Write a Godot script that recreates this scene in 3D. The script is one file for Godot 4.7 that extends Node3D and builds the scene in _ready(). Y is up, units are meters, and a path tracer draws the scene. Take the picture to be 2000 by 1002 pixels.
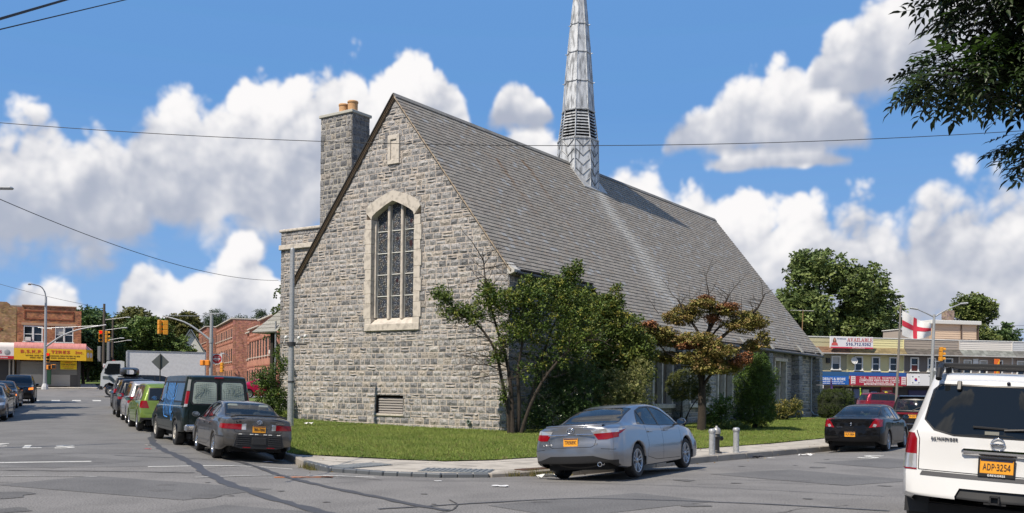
extends Node3D

func _ready() -> void:
	# --- camera: a level lens with rising front, rolled by two thirds of a degree
	var cam := Camera3D.new()
	cam.name = "camera"
	add_child(cam)
	cam.projection = Camera3D.PROJECTION_FRUSTUM
	cam.near = .1
	cam.far = 3000.0
	cam.size = 1002.0 / 1850.0 * cam.near
	cam.frustum_offset = Vector2(0,256.0 / 1850.0 * cam.near)
	cam.position = Vector3(0,1.8,0)
	cam.rotation.z = .012
	cam.current = true
	# --- sky, sun, exposure
	var env := Environment.new()
	env.background_mode = Environment.BG_SKY
	env.sky = Sky.new()
	env.sky.sky_material = cloudy_sky()
	env.tonemap_mode = Environment.TONE_MAPPER_LINEAR
	env.tonemap_exposure = 1.2
	env.background_energy_multiplier = 1.0
	env.sdfgi_enabled = true
	env.ssao_enabled = true
	env.ssil_enabled = true
	var we := WorldEnvironment.new()
	we.name = "world_environment"
	we.environment = env
	add_child(we)
	var sun := DirectionalLight3D.new()
	sun.name = "sun"
	sun.light_energy = 1.5
	sun.light_color = Color(1.0,.955,.885)
	sun.light_angular_distance = .5
	sun.shadow_enabled = true
	add_child(sun)
	sun.look_at_from_position(Vector3.ZERO, Vector3(.668 * .62,-.785,-.742 * .62))
	rng.seed = 2024
	setting()
	church()
	shops_right()
	corner_shops()
	flats()
	plants()
	ash_tree()
	street_items()
	traffic()

# ---------------------------------------------------------------- sky: air and fair-weather clouds
func cloudy_sky() -> PanoramaSkyMaterial:
	var w := 4096
	var h := 2048
	var top := 1030                      # rows from the zenith to just under the horizon
	var mk := func(sd: int, f: float, oct: int, gain: float) -> PackedByteArray:
		var n := FastNoiseLite.new()
		n.seed = sd
		n.noise_type = FastNoiseLite.TYPE_SIMPLEX_SMOOTH
		n.frequency = f
		n.fractal_octaves = oct
		n.fractal_gain = gain
		if sd == 12:
			n.fractal_type = FastNoiseLite.FRACTAL_RIDGED
		var im := n.get_seamless_image(w, top, false, false, .08)
		im.convert(Image.FORMAT_L8)
		return im.get_data()
	var big: PackedByteArray = mk.call(11,.0045,6,.55)
	var fin: PackedByteArray = mk.call(12,.011,5,.55)
	# cloud bodies: azimuth from straight ahead (degrees, right positive), height of base, height of top, half width
	var bodies := [
		[-31.0,7.0,14.6,4.2],[-27.0,7.2,14.8,3.8],[-23.5,8.0,14.6,3.0],[-20.0,8.8,16.9,3.2],[-16.0,9.6,17.2,3.8],[-12.5,10.0,16.8,3.6],[-10.0,10.5,18.6,3.2],[-6.6,12.5,18.6,2.9],[-4.6,14.5,18.2,1.7],
		[-26.5,2.5,5.6,2.6],[-21.0,3.0,7.4,2.0],[-16.0,2.0,9.0,2.2],[-17.8,1.5,6.6,3.2],[-13.6,1.5,6.0,3.0],
		[-.3,15.4,18.3,1.5],[1.3,15.8,17.2,1.2],[.8,12.0,15.6,2.6],[3.8,11.0,14.8,2.2],[7.4,7.0,14.6,2.9],[10.5,6.0,12.6,2.6],[13.5,5.0,11.8,3.2],[17.0,3.0,11.8,3.2],[20.8,3.0,11.9,3.2],[24.5,3.5,13.4,3.2],[28.5,3.5,13.2,3.8],[33.0,3.0,14.0,4.5],
		[11.3,13.8,16.8,2.4],[13.6,13.8,18.9,2.5],[15.8,14.0,19.0,2.2],[18.2,13.8,17.0,2.6],[15.5,12.8,14.2,4.2],[19.0,16.8,20.4,1.9],[21.5,16.8,22.4,2.5],[25.0,17.0,24.5,3.4],[29.5,17.0,23.5,3.6],[25.5,5.6,7.0,1.4]]
	var r := RandomNumberGenerator.new()
	r.seed = 9
	for k in 95:
		var az := r.randf_range(36.0,324.0)
		if az > 180: az -= 360.0
		var e := r.randf_range(2.5,24.0)
		bodies.append([az, e, e + r.randf_range(4.0,9.0), r.randf_range(3.5,8.0)])
	for k in 26:
		var e := r.randf_range(30.0,60.0)
		bodies.append([r.randf_range(-180.0,180.0), e, e + r.randf_range(3.0,7.0), r.randf_range(4.0,9.0)])
	# body field on a coarse grid: how deep inside a cloud, and how high within it
	var gw := 720
	var gh := 181
	var deep := PackedFloat32Array()
	var lift := PackedFloat32Array()
	deep.resize(gw * gh)
	lift.resize(gw * gh)
	deep.fill(-1.0)
	for q in bodies:
		var wide: float = q[3] / maxf(.35, cos(deg_to_rad((q[1] + q[2]) / 2)))
		var e0 := maxi(0, int((q[1] - 3.0) * 2))
		var e1 := mini(gh - 1, int((q[2] + 3.0) * 2))
		for j in range(e0, e1 + 1):
			var el := j / 2.0
			for k in range(int(-wide * 1.6 * 2), int(wide * 1.6 * 2) + 1):
				var dx := k / 2.0 / wide
				var crown: float = lerpf(q[1], q[2], sqrt(maxf(.0,1.0 - dx * dx)))
				var up: float = (crown - el) / (q[2] - q[1])
				var lo: float = (el - q[1]) / (q[2] - q[1])
				var v := minf(minf(up * 1.5, lo * 2.2 + .35), (1.15 - absf(dx)) * 1.4)
				var at := j * gw + posmod(int(q[0] * 2) + k, gw)
				if v > deep[at]:
					deep[at] = v
					lift[at] = clampf(lo, .0,1.0)
	var out := PackedFloat32Array()
	var data := PackedByteArray()
	data.resize(w * h * 3)
	var zen := Color(.07,.19,.46)
	var mid := Color(.125,.29,.59)
	var hor := Color(.25,.42,.68)
	# sky colour of each row
	for j in h:
		var el := 90.0 - (j + .5) * 180.0 / h
		var s := sin(deg_to_rad(maxf(.0, el)))
		var c := hor.lerp(mid, clampf(pow(s * 3.6,.75),0,1)).lerp(zen, clampf((s - .22) * 1.15,0,1))
		if el < -.5:
			c = Color(.2,.2,.19)
		var cr := c.r
		var cg := c.g
		var cb := c.b
		var gy := clampf(el, 0,89.9) * 2.0
		var gj := mini(int(gy), gh - 2)
		var fy := gy - gj
		for k in w:
			var rr := cr
			var rg := cg
			var rb := cb
			if j < top and el > .0:
				var gx := k * float(gw) / w
				var gk := int(gx)
				var fx := gx - gk
				var k2 := (gk + 1) % gw
				var b0 := gj * gw
				var b1 := b0 + gw
				var dv := (deep[b0 + gk] * (1 - fx) + deep[b0 + k2] * fx) * (1 - fy) + (deep[b1 + gk] * (1 - fx) + deep[b1 + k2] * fx) * fy
				var at := j * w + k
				var n1 := big[at] / 255.0 - .5
				var n2 := .55 - fin[at] / 255.0
				var v := dv + n1 * .55 + n2 * .72
				if v > -.1 and dv > -.55:
					var li := (lift[b0 + gk] * (1 - fx) + lift[b0 + k2] * fx) * (1 - fy) + (lift[b1 + gk] * (1 - fx) + lift[b1 + k2] * fx) * fy
					var a := clampf((v + .06) / (.5 - .34 * li),0,1)
					a = a * a * (3 - 2 * a)
					# crowns and the sides toward the sun are bright, thick low parts grey; billows shade themselves
					var at2 := maxi(0, j - 11) * w + (k - 9 + w) % w
					var at3 := maxi(0, j - 4) * w + (k - 3 + w) % w
					var g := (n1 - (big[at2] / 255.0 - .5)) * 1.7 + ((fin[at2] - fin[at]) * .7 + (fin[at3] - fin[at]) * .5) / 255.0 * (.3 + .7 * li)
					var lit := clampf(.1 + .9 * li + g - .3 * clampf(v - .45,0,1) + n1 * .3,.0,1.0)
					lit = lit * lit * (3 - 2 * lit)
					var wr := .37 + .47 * lit
					var wg := .4 + .42 * lit
					var wb := .48 + .33 * lit
					a *= .97
					rr = rr + (wr - rr) * a
					rg = rg + (wg - rg) * a
					rb = rb + (wb - rb) * a
			# store as sRGB
			var o := (j * w + k) * 3
			data[o] = int(255.0 * srgb(rr))
			data[o + 1] = int(255.0 * srgb(rg))
			data[o + 2] = int(255.0 * srgb(rb))
	var im := Image.create_from_data(w, h, false, Image.FORMAT_RGB8, data)
	var m := PanoramaSkyMaterial.new()
	m.panorama = ImageTexture.create_from_image(im)
	return m

func srgb(x: float) -> float:
	return clampf(1.055 * pow(maxf(x, .0031),.41667) - .055,0,1)
# ---------------------------------------------------------------- mesh helper
class MB:
	var v := PackedVector3Array()
	var c := PackedColorArray()
	var t := PackedVector2Array()
	var i := PackedInt32Array()
	var smooth := false
	var col := Color.WHITE

	func p(a: Vector3, uv := Vector2.ZERO) -> int:
		v.append(a); c.append(col); t.append(uv)
		return v.size() - 1

	func tri(a: Vector3, b: Vector3, d: Vector3) -> void:
		var n := v.size()
		v.append(a); v.append(b); v.append(d)
		for k in 3:
			c.append(col); t.append(Vector2.ZERO); i.append(n + k)

	func quad(a: Vector3, b: Vector3, d: Vector3, e: Vector3) -> void:
		var n := v.size()
		v.append(a); v.append(b); v.append(d); v.append(e)
		t.append(Vector2(0,0)); t.append(Vector2(1,0)); t.append(Vector2(1,1)); t.append(Vector2(0,1))
		for k in 4:
			c.append(col)
		for k in [0,1,2,0,2,3]:
			i.append(n + k)

	func box(o: Vector3, s: Vector3, b := Basis(), bev := .0) -> void:   # o: centre, s: full size
		var h := s * .5
		if bev <= .0:
			var q := []
			for k in 8:
				q.append(o + b * Vector3(h.x if k & 1 else -h.x, h.y if k & 2 else -h.y, h.z if k & 4 else -h.z))
			for f in [[0,2,3,1],[4,5,7,6],[0,4,6,2],[1,3,7,5],[2,6,7,3],[0,1,5,4]]:
				quad(q[f[0]], q[f[1]], q[f[2]], q[f[3]])
			return
		# chamfered: 24 corner points, 6 faces, 12 edges, 8 corners
		var g := Vector3(h.x - bev, h.y - bev, h.z - bev)
		var pt := {}
		for k in 8:
			var sx := 1.0 if k & 1 else -1.0
			var sy := 1.0 if k & 2 else -1.0
			var sz := 1.0 if k & 4 else -1.0
			pt[k * 3] = o + b * Vector3(sx * h.x, sy * g.y, sz * g.z)
			pt[k * 3 + 1] = o + b * Vector3(sx * g.x, sy * h.y, sz * g.z)
			pt[k * 3 + 2] = o + b * Vector3(sx * g.x, sy * g.y, sz * h.z)
		for f in [[0,2,3,1,2],[4,5,7,6,2],[0,4,6,2,0],[1,3,7,5,0],[2,6,7,3,1],[0,1,5,4,1]]:
			quad(pt[f[0] * 3 + f[4]], pt[f[1] * 3 + f[4]], pt[f[2] * 3 + f[4]], pt[f[3] * 3 + f[4]])
		for e in [[0,1,1,2],[2,3,1,2],[4,5,1,2],[6,7,1,2],[0,2,0,2],[1,3,0,2],[4,6,0,2],[5,7,0,2],[0,4,0,1],[1,5,0,1],[2,6,0,1],[3,7,0,1]]:
			quad(pt[e[0] * 3 + e[2]], pt[e[1] * 3 + e[2]], pt[e[1] * 3 + e[3]], pt[e[0] * 3 + e[3]])
		for k in 8:
			tri(pt[k * 3], pt[k * 3 + 1], pt[k * 3 + 2])

	func grid(rows: Array, wrap := false) -> void:      # rows of equal-length PackedVector3Array, shared vertices
		var n0 := v.size()
		var m: int = rows[0].size()
		for r in rows.size():
			for k in m:
				p(rows[r][k], Vector2(float(k) / maxf(1, m - 1), float(r) / maxf(1, rows.size() - 1)))
		for r in rows.size() - 1:
			for k in (m if wrap else m - 1):
				var a := n0 + r * m + k
				var b := n0 + r * m + (k + 1) % m
				i.append_array([a, b, b + m, a, b + m, a + m])

	func tube(pts: Array, radii: Array, sides := 6, cap := true) -> void:
		var rows := []
		var up := Vector3(.13,.97,.21)
		var n := pts.size()
		var side := Vector3.ZERO
		for k in n:
			var d: Vector3 = (pts[mini(k + 1, n - 1)] - pts[maxi(k - 1,0)]).normalized()
			if side == Vector3.ZERO:
				side = d.cross(up if absf(d.dot(up)) < .95 else Vector3.RIGHT).normalized()
			else:
				side = (side - d * side.dot(d)).normalized()
			var o := d.cross(side)
			var ring := PackedVector3Array()
			for s in sides:
				var a := TAU * s / sides
				ring.append(pts[k] + (side * cos(a) + o * sin(a)) * float(radii[k]))
			rows.append(ring)
		grid(rows, true)
		if cap:
			for e in [0, n - 1]:
				var m0 := v.size()
				for s in sides:
					p(rows[e][s])
				for s in range(1, sides - 1):
					i.append_array([m0, m0 + s, m0 + s + 1] if e else [m0, m0 + s + 1, m0 + s])

	func lathe(prof: Array, x := Transform3D(), n := 16) -> void:   # prof: Vector2(radius, y)
		var rows := []
		for q in prof:
			var ring := PackedVector3Array()
			for s in n:
				var a := TAU * s / n
				ring.append(x * Vector3(cos(a) * q.x, q.y, sin(a) * q.x))
			rows.append(ring)
		grid(rows, true)

	func prism(poly: PackedVector2Array, x: Transform3D, d0: float, d1: float, bev := .0, back := false) -> void:  # outline in x,y pushed along z from d0 (back) to d1 (front)
		var front := poly
		if bev > .0:
			var s := Geometry2D.offset_polygon(poly, -bev)
			if s.size() == 1 and s[0].size() == poly.size():
				# match the start point
				var best := 0
				for k in s[0].size():
					if s[0][k].distance_to(poly[0]) < s[0][best].distance_to(poly[0]):
						best = k
				front = PackedVector2Array()
				for k in s[0].size():
					front.append(s[0][(best + k) % s[0].size()])
		var ids := Geometry2D.triangulate_polygon(front)
		for k in range(0, ids.size(),3):
			var a := front[ids[k]]; var b := front[ids[k + 1]]; var d := front[ids[k + 2]]
			tri(x * Vector3(a.x, a.y, d1), x * Vector3(b.x, b.y, d1), x * Vector3(d.x, d.y, d1))
		if back:
			var bk := Geometry2D.triangulate_polygon(poly)
			for k in range(0, bk.size(),3):
				tri(x * Vector3(poly[bk[k]].x, poly[bk[k]].y, d0), x * Vector3(poly[bk[k + 1]].x, poly[bk[k + 1]].y, d0), x * Vector3(poly[bk[k + 2]].x, poly[bk[k + 2]].y, d0))
		var n := poly.size()
		var mid := d1 - bev
		for k in n:
			var a := poly[k]; var b := poly[(k + 1) % n]
			quad(x * Vector3(a.x, a.y, d0), x * Vector3(b.x, b.y, d0), x * Vector3(b.x, b.y, mid), x * Vector3(a.x, a.y, mid))
			if bev > .0 and front != poly:
				var e := front[k]; var f := front[(k + 1) % n]
				quad(x * Vector3(a.x, a.y, mid), x * Vector3(b.x, b.y, mid), x * Vector3(f.x, f.y, d1), x * Vector3(e.x, e.y, d1))

	func flat(poly: PackedVector2Array, y: float) -> void:   # horizontal sheet, poly in (X, depth)
		var ids := Geometry2D.triangulate_polygon(poly)
		for k in range(0, ids.size(),3):
			var q := []
			for j in 3:
				q.append(Vector3(poly[ids[k + j]].x, y, -poly[ids[k + j]].y))
			tri(q[0], q[1], q[2])

	func mesh() -> ArrayMesh:
		var m := ArrayMesh.new()
		if v.is_empty():
			return m
		var a := []
		a.resize(Mesh.ARRAY_MAX)
		a[Mesh.ARRAY_VERTEX] = v
		a[Mesh.ARRAY_COLOR] = c
		a[Mesh.ARRAY_TEX_UV] = t
		a[Mesh.ARRAY_INDEX] = i
		if smooth:
			var n := PackedVector3Array()
			n.resize(v.size())
			for k in range(0, i.size(),3):
				var x := (v[i[k + 2]] - v[i[k]]).cross(v[i[k + 1]] - v[i[k]])
				n[i[k]] += x; n[i[k + 1]] += x; n[i[k + 2]] += x
			for k in n.size():
				n[k] = n[k].normalized() if n[k].length_squared() > 1e-16 else Vector3.UP
			a[Mesh.ARRAY_NORMAL] = n
		m.add_surface_from_arrays(Mesh.PRIMITIVE_TRIANGLES, a)
		return m

# ---------------------------------------------------------------- naming, tagging
var used := {}
var rng := RandomNumberGenerator.new()

func numbered(n: String) -> String:
	used[n] = used.get(n, -1) + 1
	return n if used[n] == 0 else "%s_%03d" % [n, used[n]]

func tag(o: Node3D, label := "", category := "", group := "", kind := "") -> Node3D:
	if label: o.set_meta("label", label)
	if category: o.set_meta("category", category)
	if group: o.set_meta("group", group)
	if kind: o.set_meta("kind", kind)
	return o

func thing(called: String, label: String, category: String, at := Vector3.ZERO, turn := .0, group := "") -> Node3D:
	var o := Node3D.new()
	o.name = numbered(called)
	add_child(o)
	o.position = at
	o.rotation.y = turn
	tag(o, label, category, group)
	return o

func sub(called: String, parent: Node3D) -> Node3D:      # a part that is an empty with sub-parts
	var o := Node3D.new()
	o.name = called if not parent.has_node(called) else free_name(called, parent)
	parent.add_child(o)
	return o

var counts := {}
func free_name(called: String, parent: Node) -> String:
	var key := str(parent.get_instance_id()) + called
	counts[key] = counts.get(key, 0) + 1
	return "%s_%03d" % [called, counts[key]]

func obj(called: String, m: Mesh, material: Material, parent: Node3D = null) -> MeshInstance3D:
	var o := MeshInstance3D.new()
	o.mesh = m
	o.material_override = material
	if parent == null:
		o.name = numbered(called)
		add_child(o)
	else:
		o.name = called if not parent.has_node(called) else free_name(called, parent)
		parent.add_child(o)
	return o

func part(called: String, b: MB, material: Material, parent: Node3D = null) -> MeshInstance3D:
	return obj(called, b.mesh(), material, parent)

func struct(called: String, b: MB, material: Material, parent: Node3D = null) -> MeshInstance3D:
	var o := part(called, b, material, parent)
	o.set_meta("kind", "structure")
	return o

func copy(o: Node3D, called: String, label: String, at: Vector3, turn: float, group := "") -> Node3D:
	var r: Node3D = o.duplicate()
	r.name = numbered(called)
	add_child(r)
	r.position = at
	r.rotation = Vector3(0, turn, 0)
	r.set_meta("label", label)
	if group: r.set_meta("group", group)
	return r

func many(called: String, m: Mesh, material: Material, xs: Array, cols: Array, parent: Node3D = null) -> MultiMeshInstance3D:
	var mm := MultiMesh.new()
	mm.transform_format = MultiMesh.TRANSFORM_3D
	mm.use_colors = true
	mm.mesh = m
	var buf := PackedFloat32Array()
	buf.resize(xs.size() * 16)
	for k in xs.size():
		var x: Transform3D = xs[k]
		var q: Color = cols[k]
		var o := k * 16
		buf[o] = x.basis.x.x; buf[o + 1] = x.basis.y.x; buf[o + 2] = x.basis.z.x; buf[o + 3] = x.origin.x
		buf[o + 4] = x.basis.x.y; buf[o + 5] = x.basis.y.y; buf[o + 6] = x.basis.z.y; buf[o + 7] = x.origin.y
		buf[o + 8] = x.basis.x.z; buf[o + 9] = x.basis.y.z; buf[o + 10] = x.basis.z.z; buf[o + 11] = x.origin.z
		buf[o + 12] = q.r; buf[o + 13] = q.g; buf[o + 14] = q.b; buf[o + 15] = 1.0
	mm.instance_count = xs.size()
	mm.buffer = buf
	var o := MultiMeshInstance3D.new()
	o.multimesh = mm
	o.material_override = material
	o.set_meta("kind", "stuff")
	if parent:
		o.name = called
		parent.add_child(o, true)
	else:
		o.name = numbered(called)
		add_child(o)
	return o

# ---------------------------------------------------------------- materials
var mats := {}

func L(r: float, g: float, b: float) -> Color:      # linear colour to what albedo_color expects
	return Color(r, g, b).linear_to_srgb()

func mat(key: String, lin: Color, rough := .8, metal := .0) -> StandardMaterial3D:
	if mats.has(key):
		return mats[key]
	var m := StandardMaterial3D.new()
	m.resource_name = key
	m.albedo_color = Color(lin.r, lin.g, lin.b).linear_to_srgb()
	m.roughness = rough
	m.metallic = metal
	mats[key] = m
	return m

func vmat(key: String, rough := .85) -> StandardMaterial3D:     # colour from the vertices or copies
	if mats.has(key):
		return mats[key]
	var m := mat(key, Color.WHITE, rough)
	m.vertex_color_use_as_albedo = true
	return m

func paint(key: String, lin: Color, metal := .0, rough := .35) -> StandardMaterial3D:
	if mats.has(key):
		return mats[key]
	var m := mat(key, lin, rough, metal)
	m.clearcoat_enabled = true
	m.clearcoat = .75 if lin.v > .05 else .45
	m.metallic_specular = .3 if lin.v > .05 else .15
	m.clearcoat_roughness = .04
	return m

func glass(key: String, lin: Color, alpha: float) -> StandardMaterial3D:
	if mats.has(key):
		return mats[key]
	var m := mat(key, lin, .03)
	m.transparency = BaseMaterial3D.TRANSPARENCY_ALPHA
	m.albedo_color.a = alpha
	return m

func ntex(sd: int, freq: float, oct: int, stops: Array, size := 512, kind := FastNoiseLite.TYPE_SIMPLEX_SMOOTH, warp := .0) -> NoiseTexture2D:   # stops: [offset, linear grey or Color]
	var n := FastNoiseLite.new()
	n.seed = sd
	n.noise_type = kind
	n.frequency = freq
	n.fractal_octaves = oct
	if kind == FastNoiseLite.TYPE_CELLULAR:
		n.cellular_return_type = FastNoiseLite.RETURN_DISTANCE
	if warp > .0:
		n.domain_warp_enabled = true
		n.domain_warp_amplitude = warp
		n.domain_warp_frequency = freq * .7
	var x := NoiseTexture2D.new()
	x.width = size
	x.height = size
	x.seamless = true
	x.seamless_blend_skirt = .25
	x.noise = n
	var g := Gradient.new()
	var off := PackedFloat32Array()
	var cs := PackedColorArray()
	for s in stops:
		off.append(s[0])
		var q: Color = s[1] if s[1] is Color else Color(s[1], s[1], s[1])
		cs.append(q.linear_to_srgb())
	g.offsets = off
	g.colors = cs
	x.color_ramp = g
	return x

func htex(sd: int, freq: float, oct: int, size := 512, kind := FastNoiseLite.TYPE_SIMPLEX_SMOOTH) -> NoiseTexture2D:
	var n := FastNoiseLite.new()
	n.seed = sd
	n.noise_type = kind
	n.frequency = freq
	n.fractal_octaves = oct
	var x := NoiseTexture2D.new()
	x.width = size
	x.height = size
	x.seamless = true
	x.noise = n
	return x

func triplanar(m: StandardMaterial3D, tex: Texture2D, scale: float, world := true) -> StandardMaterial3D:
	m.albedo_texture = tex
	m.uv1_triplanar = true
	m.uv1_world_triplanar = world
	m.uv1_scale = Vector3.ONE * scale
	return m

func bumped(m: StandardMaterial3D, tex: Texture2D, cm: float) -> StandardMaterial3D:
	m.heightmap_enabled = true
	m.heightmap_texture = tex
	m.heightmap_scale = cm
	return m

func fine(m: StandardMaterial3D, tex: Texture2D, scale: float, world := true) -> StandardMaterial3D:   # a second, finer pattern multiplied in
	m.detail_enabled = true
	m.detail_blend_mode = BaseMaterial3D.BLEND_MODE_MUL
	m.detail_uv_layer = BaseMaterial3D.DETAIL_UV_2
	m.detail_albedo = tex
	m.uv2_triplanar = true
	m.uv2_world_triplanar = world
	m.uv2_scale = Vector3.ONE * scale
	return m

# ---------------------------------------------------------------- small builders
func V(x: float, y: float, d: float) -> Vector3:     # x right, y up, d metres ahead of where the photo was taken
	return Vector3(x, y, -d)

func sstep(a: float, b: float, x: float) -> float:
	var t := clampf((x - a) / (b - a),0,1)
	return t * t * (3 - 2 * t)

func interp(k: Array, x: float) -> float:       # piecewise smooth curve through [x, y] pairs
	var n := k.size()
	if x <= k[0][0]: return k[0][1]
	if x >= k[n - 1][0]: return k[n - 1][1]
	for j in n - 1:
		if x <= k[j + 1][0]:
			var h: float = k[j + 1][0] - k[j][0]
			var t: float = (x - k[j][0]) / h
			var s: float = (k[j + 1][1] - k[j][1]) / h
			var m0: float = s if j == 0 else slope(k, j)
			var m1: float = s if j == n - 2 else slope(k, j + 1)
			var t2 := t * t
			var t3 := t2 * t
			return (2 * t3 - 3 * t2 + 1) * k[j][1] + (t3 - 2 * t2 + t) * h * m0 + (-2 * t3 + 3 * t2) * k[j + 1][1] + (t3 - t2) * h * m1
	return k[n - 1][1]

func slope(k: Array, j: int) -> float:          # limited so that curves do not overshoot
	var a: float = (k[j][1] - k[j - 1][1]) / (k[j][0] - k[j - 1][0])
	var b: float = (k[j + 1][1] - k[j][1]) / (k[j + 1][0] - k[j][0])
	return .0 if a * b <= 0 else 2 * a * b / (a + b)

func text_mesh(s: String, height: float, depth := .01, font := "Droid Sans", bold := true) -> TextMesh:   # height of capitals
	var f := SystemFont.new()
	f.font_names = PackedStringArray([font])
	f.font_weight = 700 if bold else 400
	var t := TextMesh.new()
	t.text = s
	t.font = f
	t.font_size = 48
	t.pixel_size = height / (48 * .72)
	t.depth = depth
	t.curve_step = 4.0
	return t

func letter(called: String, s: String, height: float, material: Material, parent: Node3D, x: Transform3D, width := .0, font := "Droid Sans", bold := true) -> MeshInstance3D:   # faces local +z
	var o := obj(called, text_mesh(s, height, .012, font, bold), material, parent)
	o.transform = x
	if width > .0:
		var w := o.mesh.get_aabb().size.x
		if w > .001:
			o.scale.x = width / w
	return o

func plastic() -> StandardMaterial3D: return mat("black plastic", Color(.015,.015,.016),.45)
func chrome() -> StandardMaterial3D: return mat("chrome", Color(.75,.75,.76),.08,1.0)
func red_lens() -> StandardMaterial3D: return mat("tail lens red", Color(.21,.004,.009),.12)
func dark_pane() -> StandardMaterial3D: return mat("dark car window", Color(.012,.014,.017),.04)
func visor() -> StandardMaterial3D: return mat("visor black", Color(.02,.02,.02),.6)
# ---------------------------------------------------------------- cars
# u runs from the rear bumper (0) to the nose (len); x to the right of the driver; the car's own -z is forward
func car_section(p: Dictionary, u: float) -> PackedVector3Array:
	var ln: float = p.len
	var shrink := 1.0
	var e: float = p.get("corner", .45)
	if u < e:
		shrink = 1.0 - p.get("tuck_r", .09) * pow(1.0 - u / e, 2.2)
	elif u > ln - e:
		shrink = 1.0 - p.get("tuck_f", .16) * pow(1.0 - (ln - u) / e, 2.0)
	var w: float = p.w * shrink
	var wb: float = interp(p.wb, u) * shrink
	var wt: float = interp(p.wt, u) * shrink
	var ys: float = interp(p.ys, u)
	var yb: float = interp(p.yb, u)
	var yt: float = maxf(interp(p.yt, u), yb + .012)
	var edge: float = yb + (yt - yb) * p.get("edge", .93)
	var q := [
		Vector2(w - .1, ys), Vector2(w - .015, ys + .035), Vector2(w, lerpf(ys, yb, .36)), Vector2(w - .004, lerpf(ys, yb, .62)), Vector2(lerpf(w, wb, .55), lerpf(ys, yb, .86)),
		Vector2(wb, yb), Vector2(lerpf(wb, wt, .14), lerpf(yb, edge, .06)), Vector2(lerpf(wb, wt, .37), lerpf(yb, edge, .33)), Vector2(lerpf(wb, wt, .67), lerpf(yb, edge, .66)),
		Vector2(wt, edge), Vector2(wt - .05, lerpf(edge, yt, .45)), Vector2(wt * .72, lerpf(edge, yt, .82)), Vector2(wt * .36, lerpf(edge, yt, .96)), Vector2(0, yt)]
	for a in p.arches:
		var d: float = absf(u - a[0])
		if d <= a[1]:
			var low: float = a[2] + sqrt(a[1] * a[1] - d * d)
			for k in 5:
				q[k].y = maxf(q[k].y, low + .012 * k)
			q[0].x = maxf(q[0].x, w - .05)
	# profile of tail and nose: how far each height is set in
	var s := PackedVector3Array()
	for k in q.size():
		var z: float = u
		if p.has("rear"):
			z += interp(p.rear, q[k].y) * pow(clampf(1.0 - u / p.get("reach_r", .55),0,1),1.0)
		if p.has("front"):
			z -= interp(p.front, q[k].y) * pow(clampf(1.0 - (ln - u) / .6,0,1),1.0)
		s.append(Vector3(q[k].x, q[k].y, ln / 2 - z))
	return s

func car_surface(p: Dictionary) -> Dictionary:
	var us := {}
	var ln: float = p.len
	var step: float = p.get("step", .11)
	var u := .0
	while u < ln:
		us[snappedf(u, .001)] = true
		u += step
	us[ln] = true
	for x in [.03,.08,.15,.22,.3]:
		us[x] = true
		us[snappedf(ln - x, .001)] = true
	for a in p.arches:
		var n: int = p.get("arch_steps", 14)
		for k in n + 1:
			us[snappedf(a[0] - a[1] * cos(PI * k / n),.001)] = true
		us[snappedf(a[0] - a[1] - .003,.001)] = true
		us[snappedf(a[0] + a[1] + .003,.001)] = true
	var keys := us.keys()
	keys.sort()
	var list := []
	for k in keys:
		if list.is_empty() or k - list[-1] > .0025:
			list.append(k)
	var b := MB.new()
	b.smooth = true
	var rows := []
	for x in list:
		var s := car_section(p, x)
		var full := PackedVector3Array()
		for k in s.size():
			full.append(s[k])
		for k in range(s.size() - 2,-1,-1):
			full.append(Vector3(-s[k].x, s[k].y, s[k].z))
		rows.append(full)
	b.grid(rows)
	# tail and nose caps
	for e in 2:
		var s: PackedVector3Array = rows[0] if e == 0 else rows[rows.size() - 1]
		var caps := []
		for k in 14:
			var r := PackedVector3Array()
			for j in 17:
				var f := 1.0 - 2.0 * j / 16.0
				f = signf(f) * pow(absf(f),.8)
				var bow: float = (p.get("bow_r", .1) if e == 0 else p.get("bow_f", .22)) * (1.0 - f * f) * minf(1.0, s[k].x / .4)
				r.append(Vector3(s[k].x * f, s[k].y, s[k].z + (bow if e == 0 else -bow)))
			caps.append(r)
		if e == 1:
			caps.reverse()
		b.grid(caps)
	return {"b": b}

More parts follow.
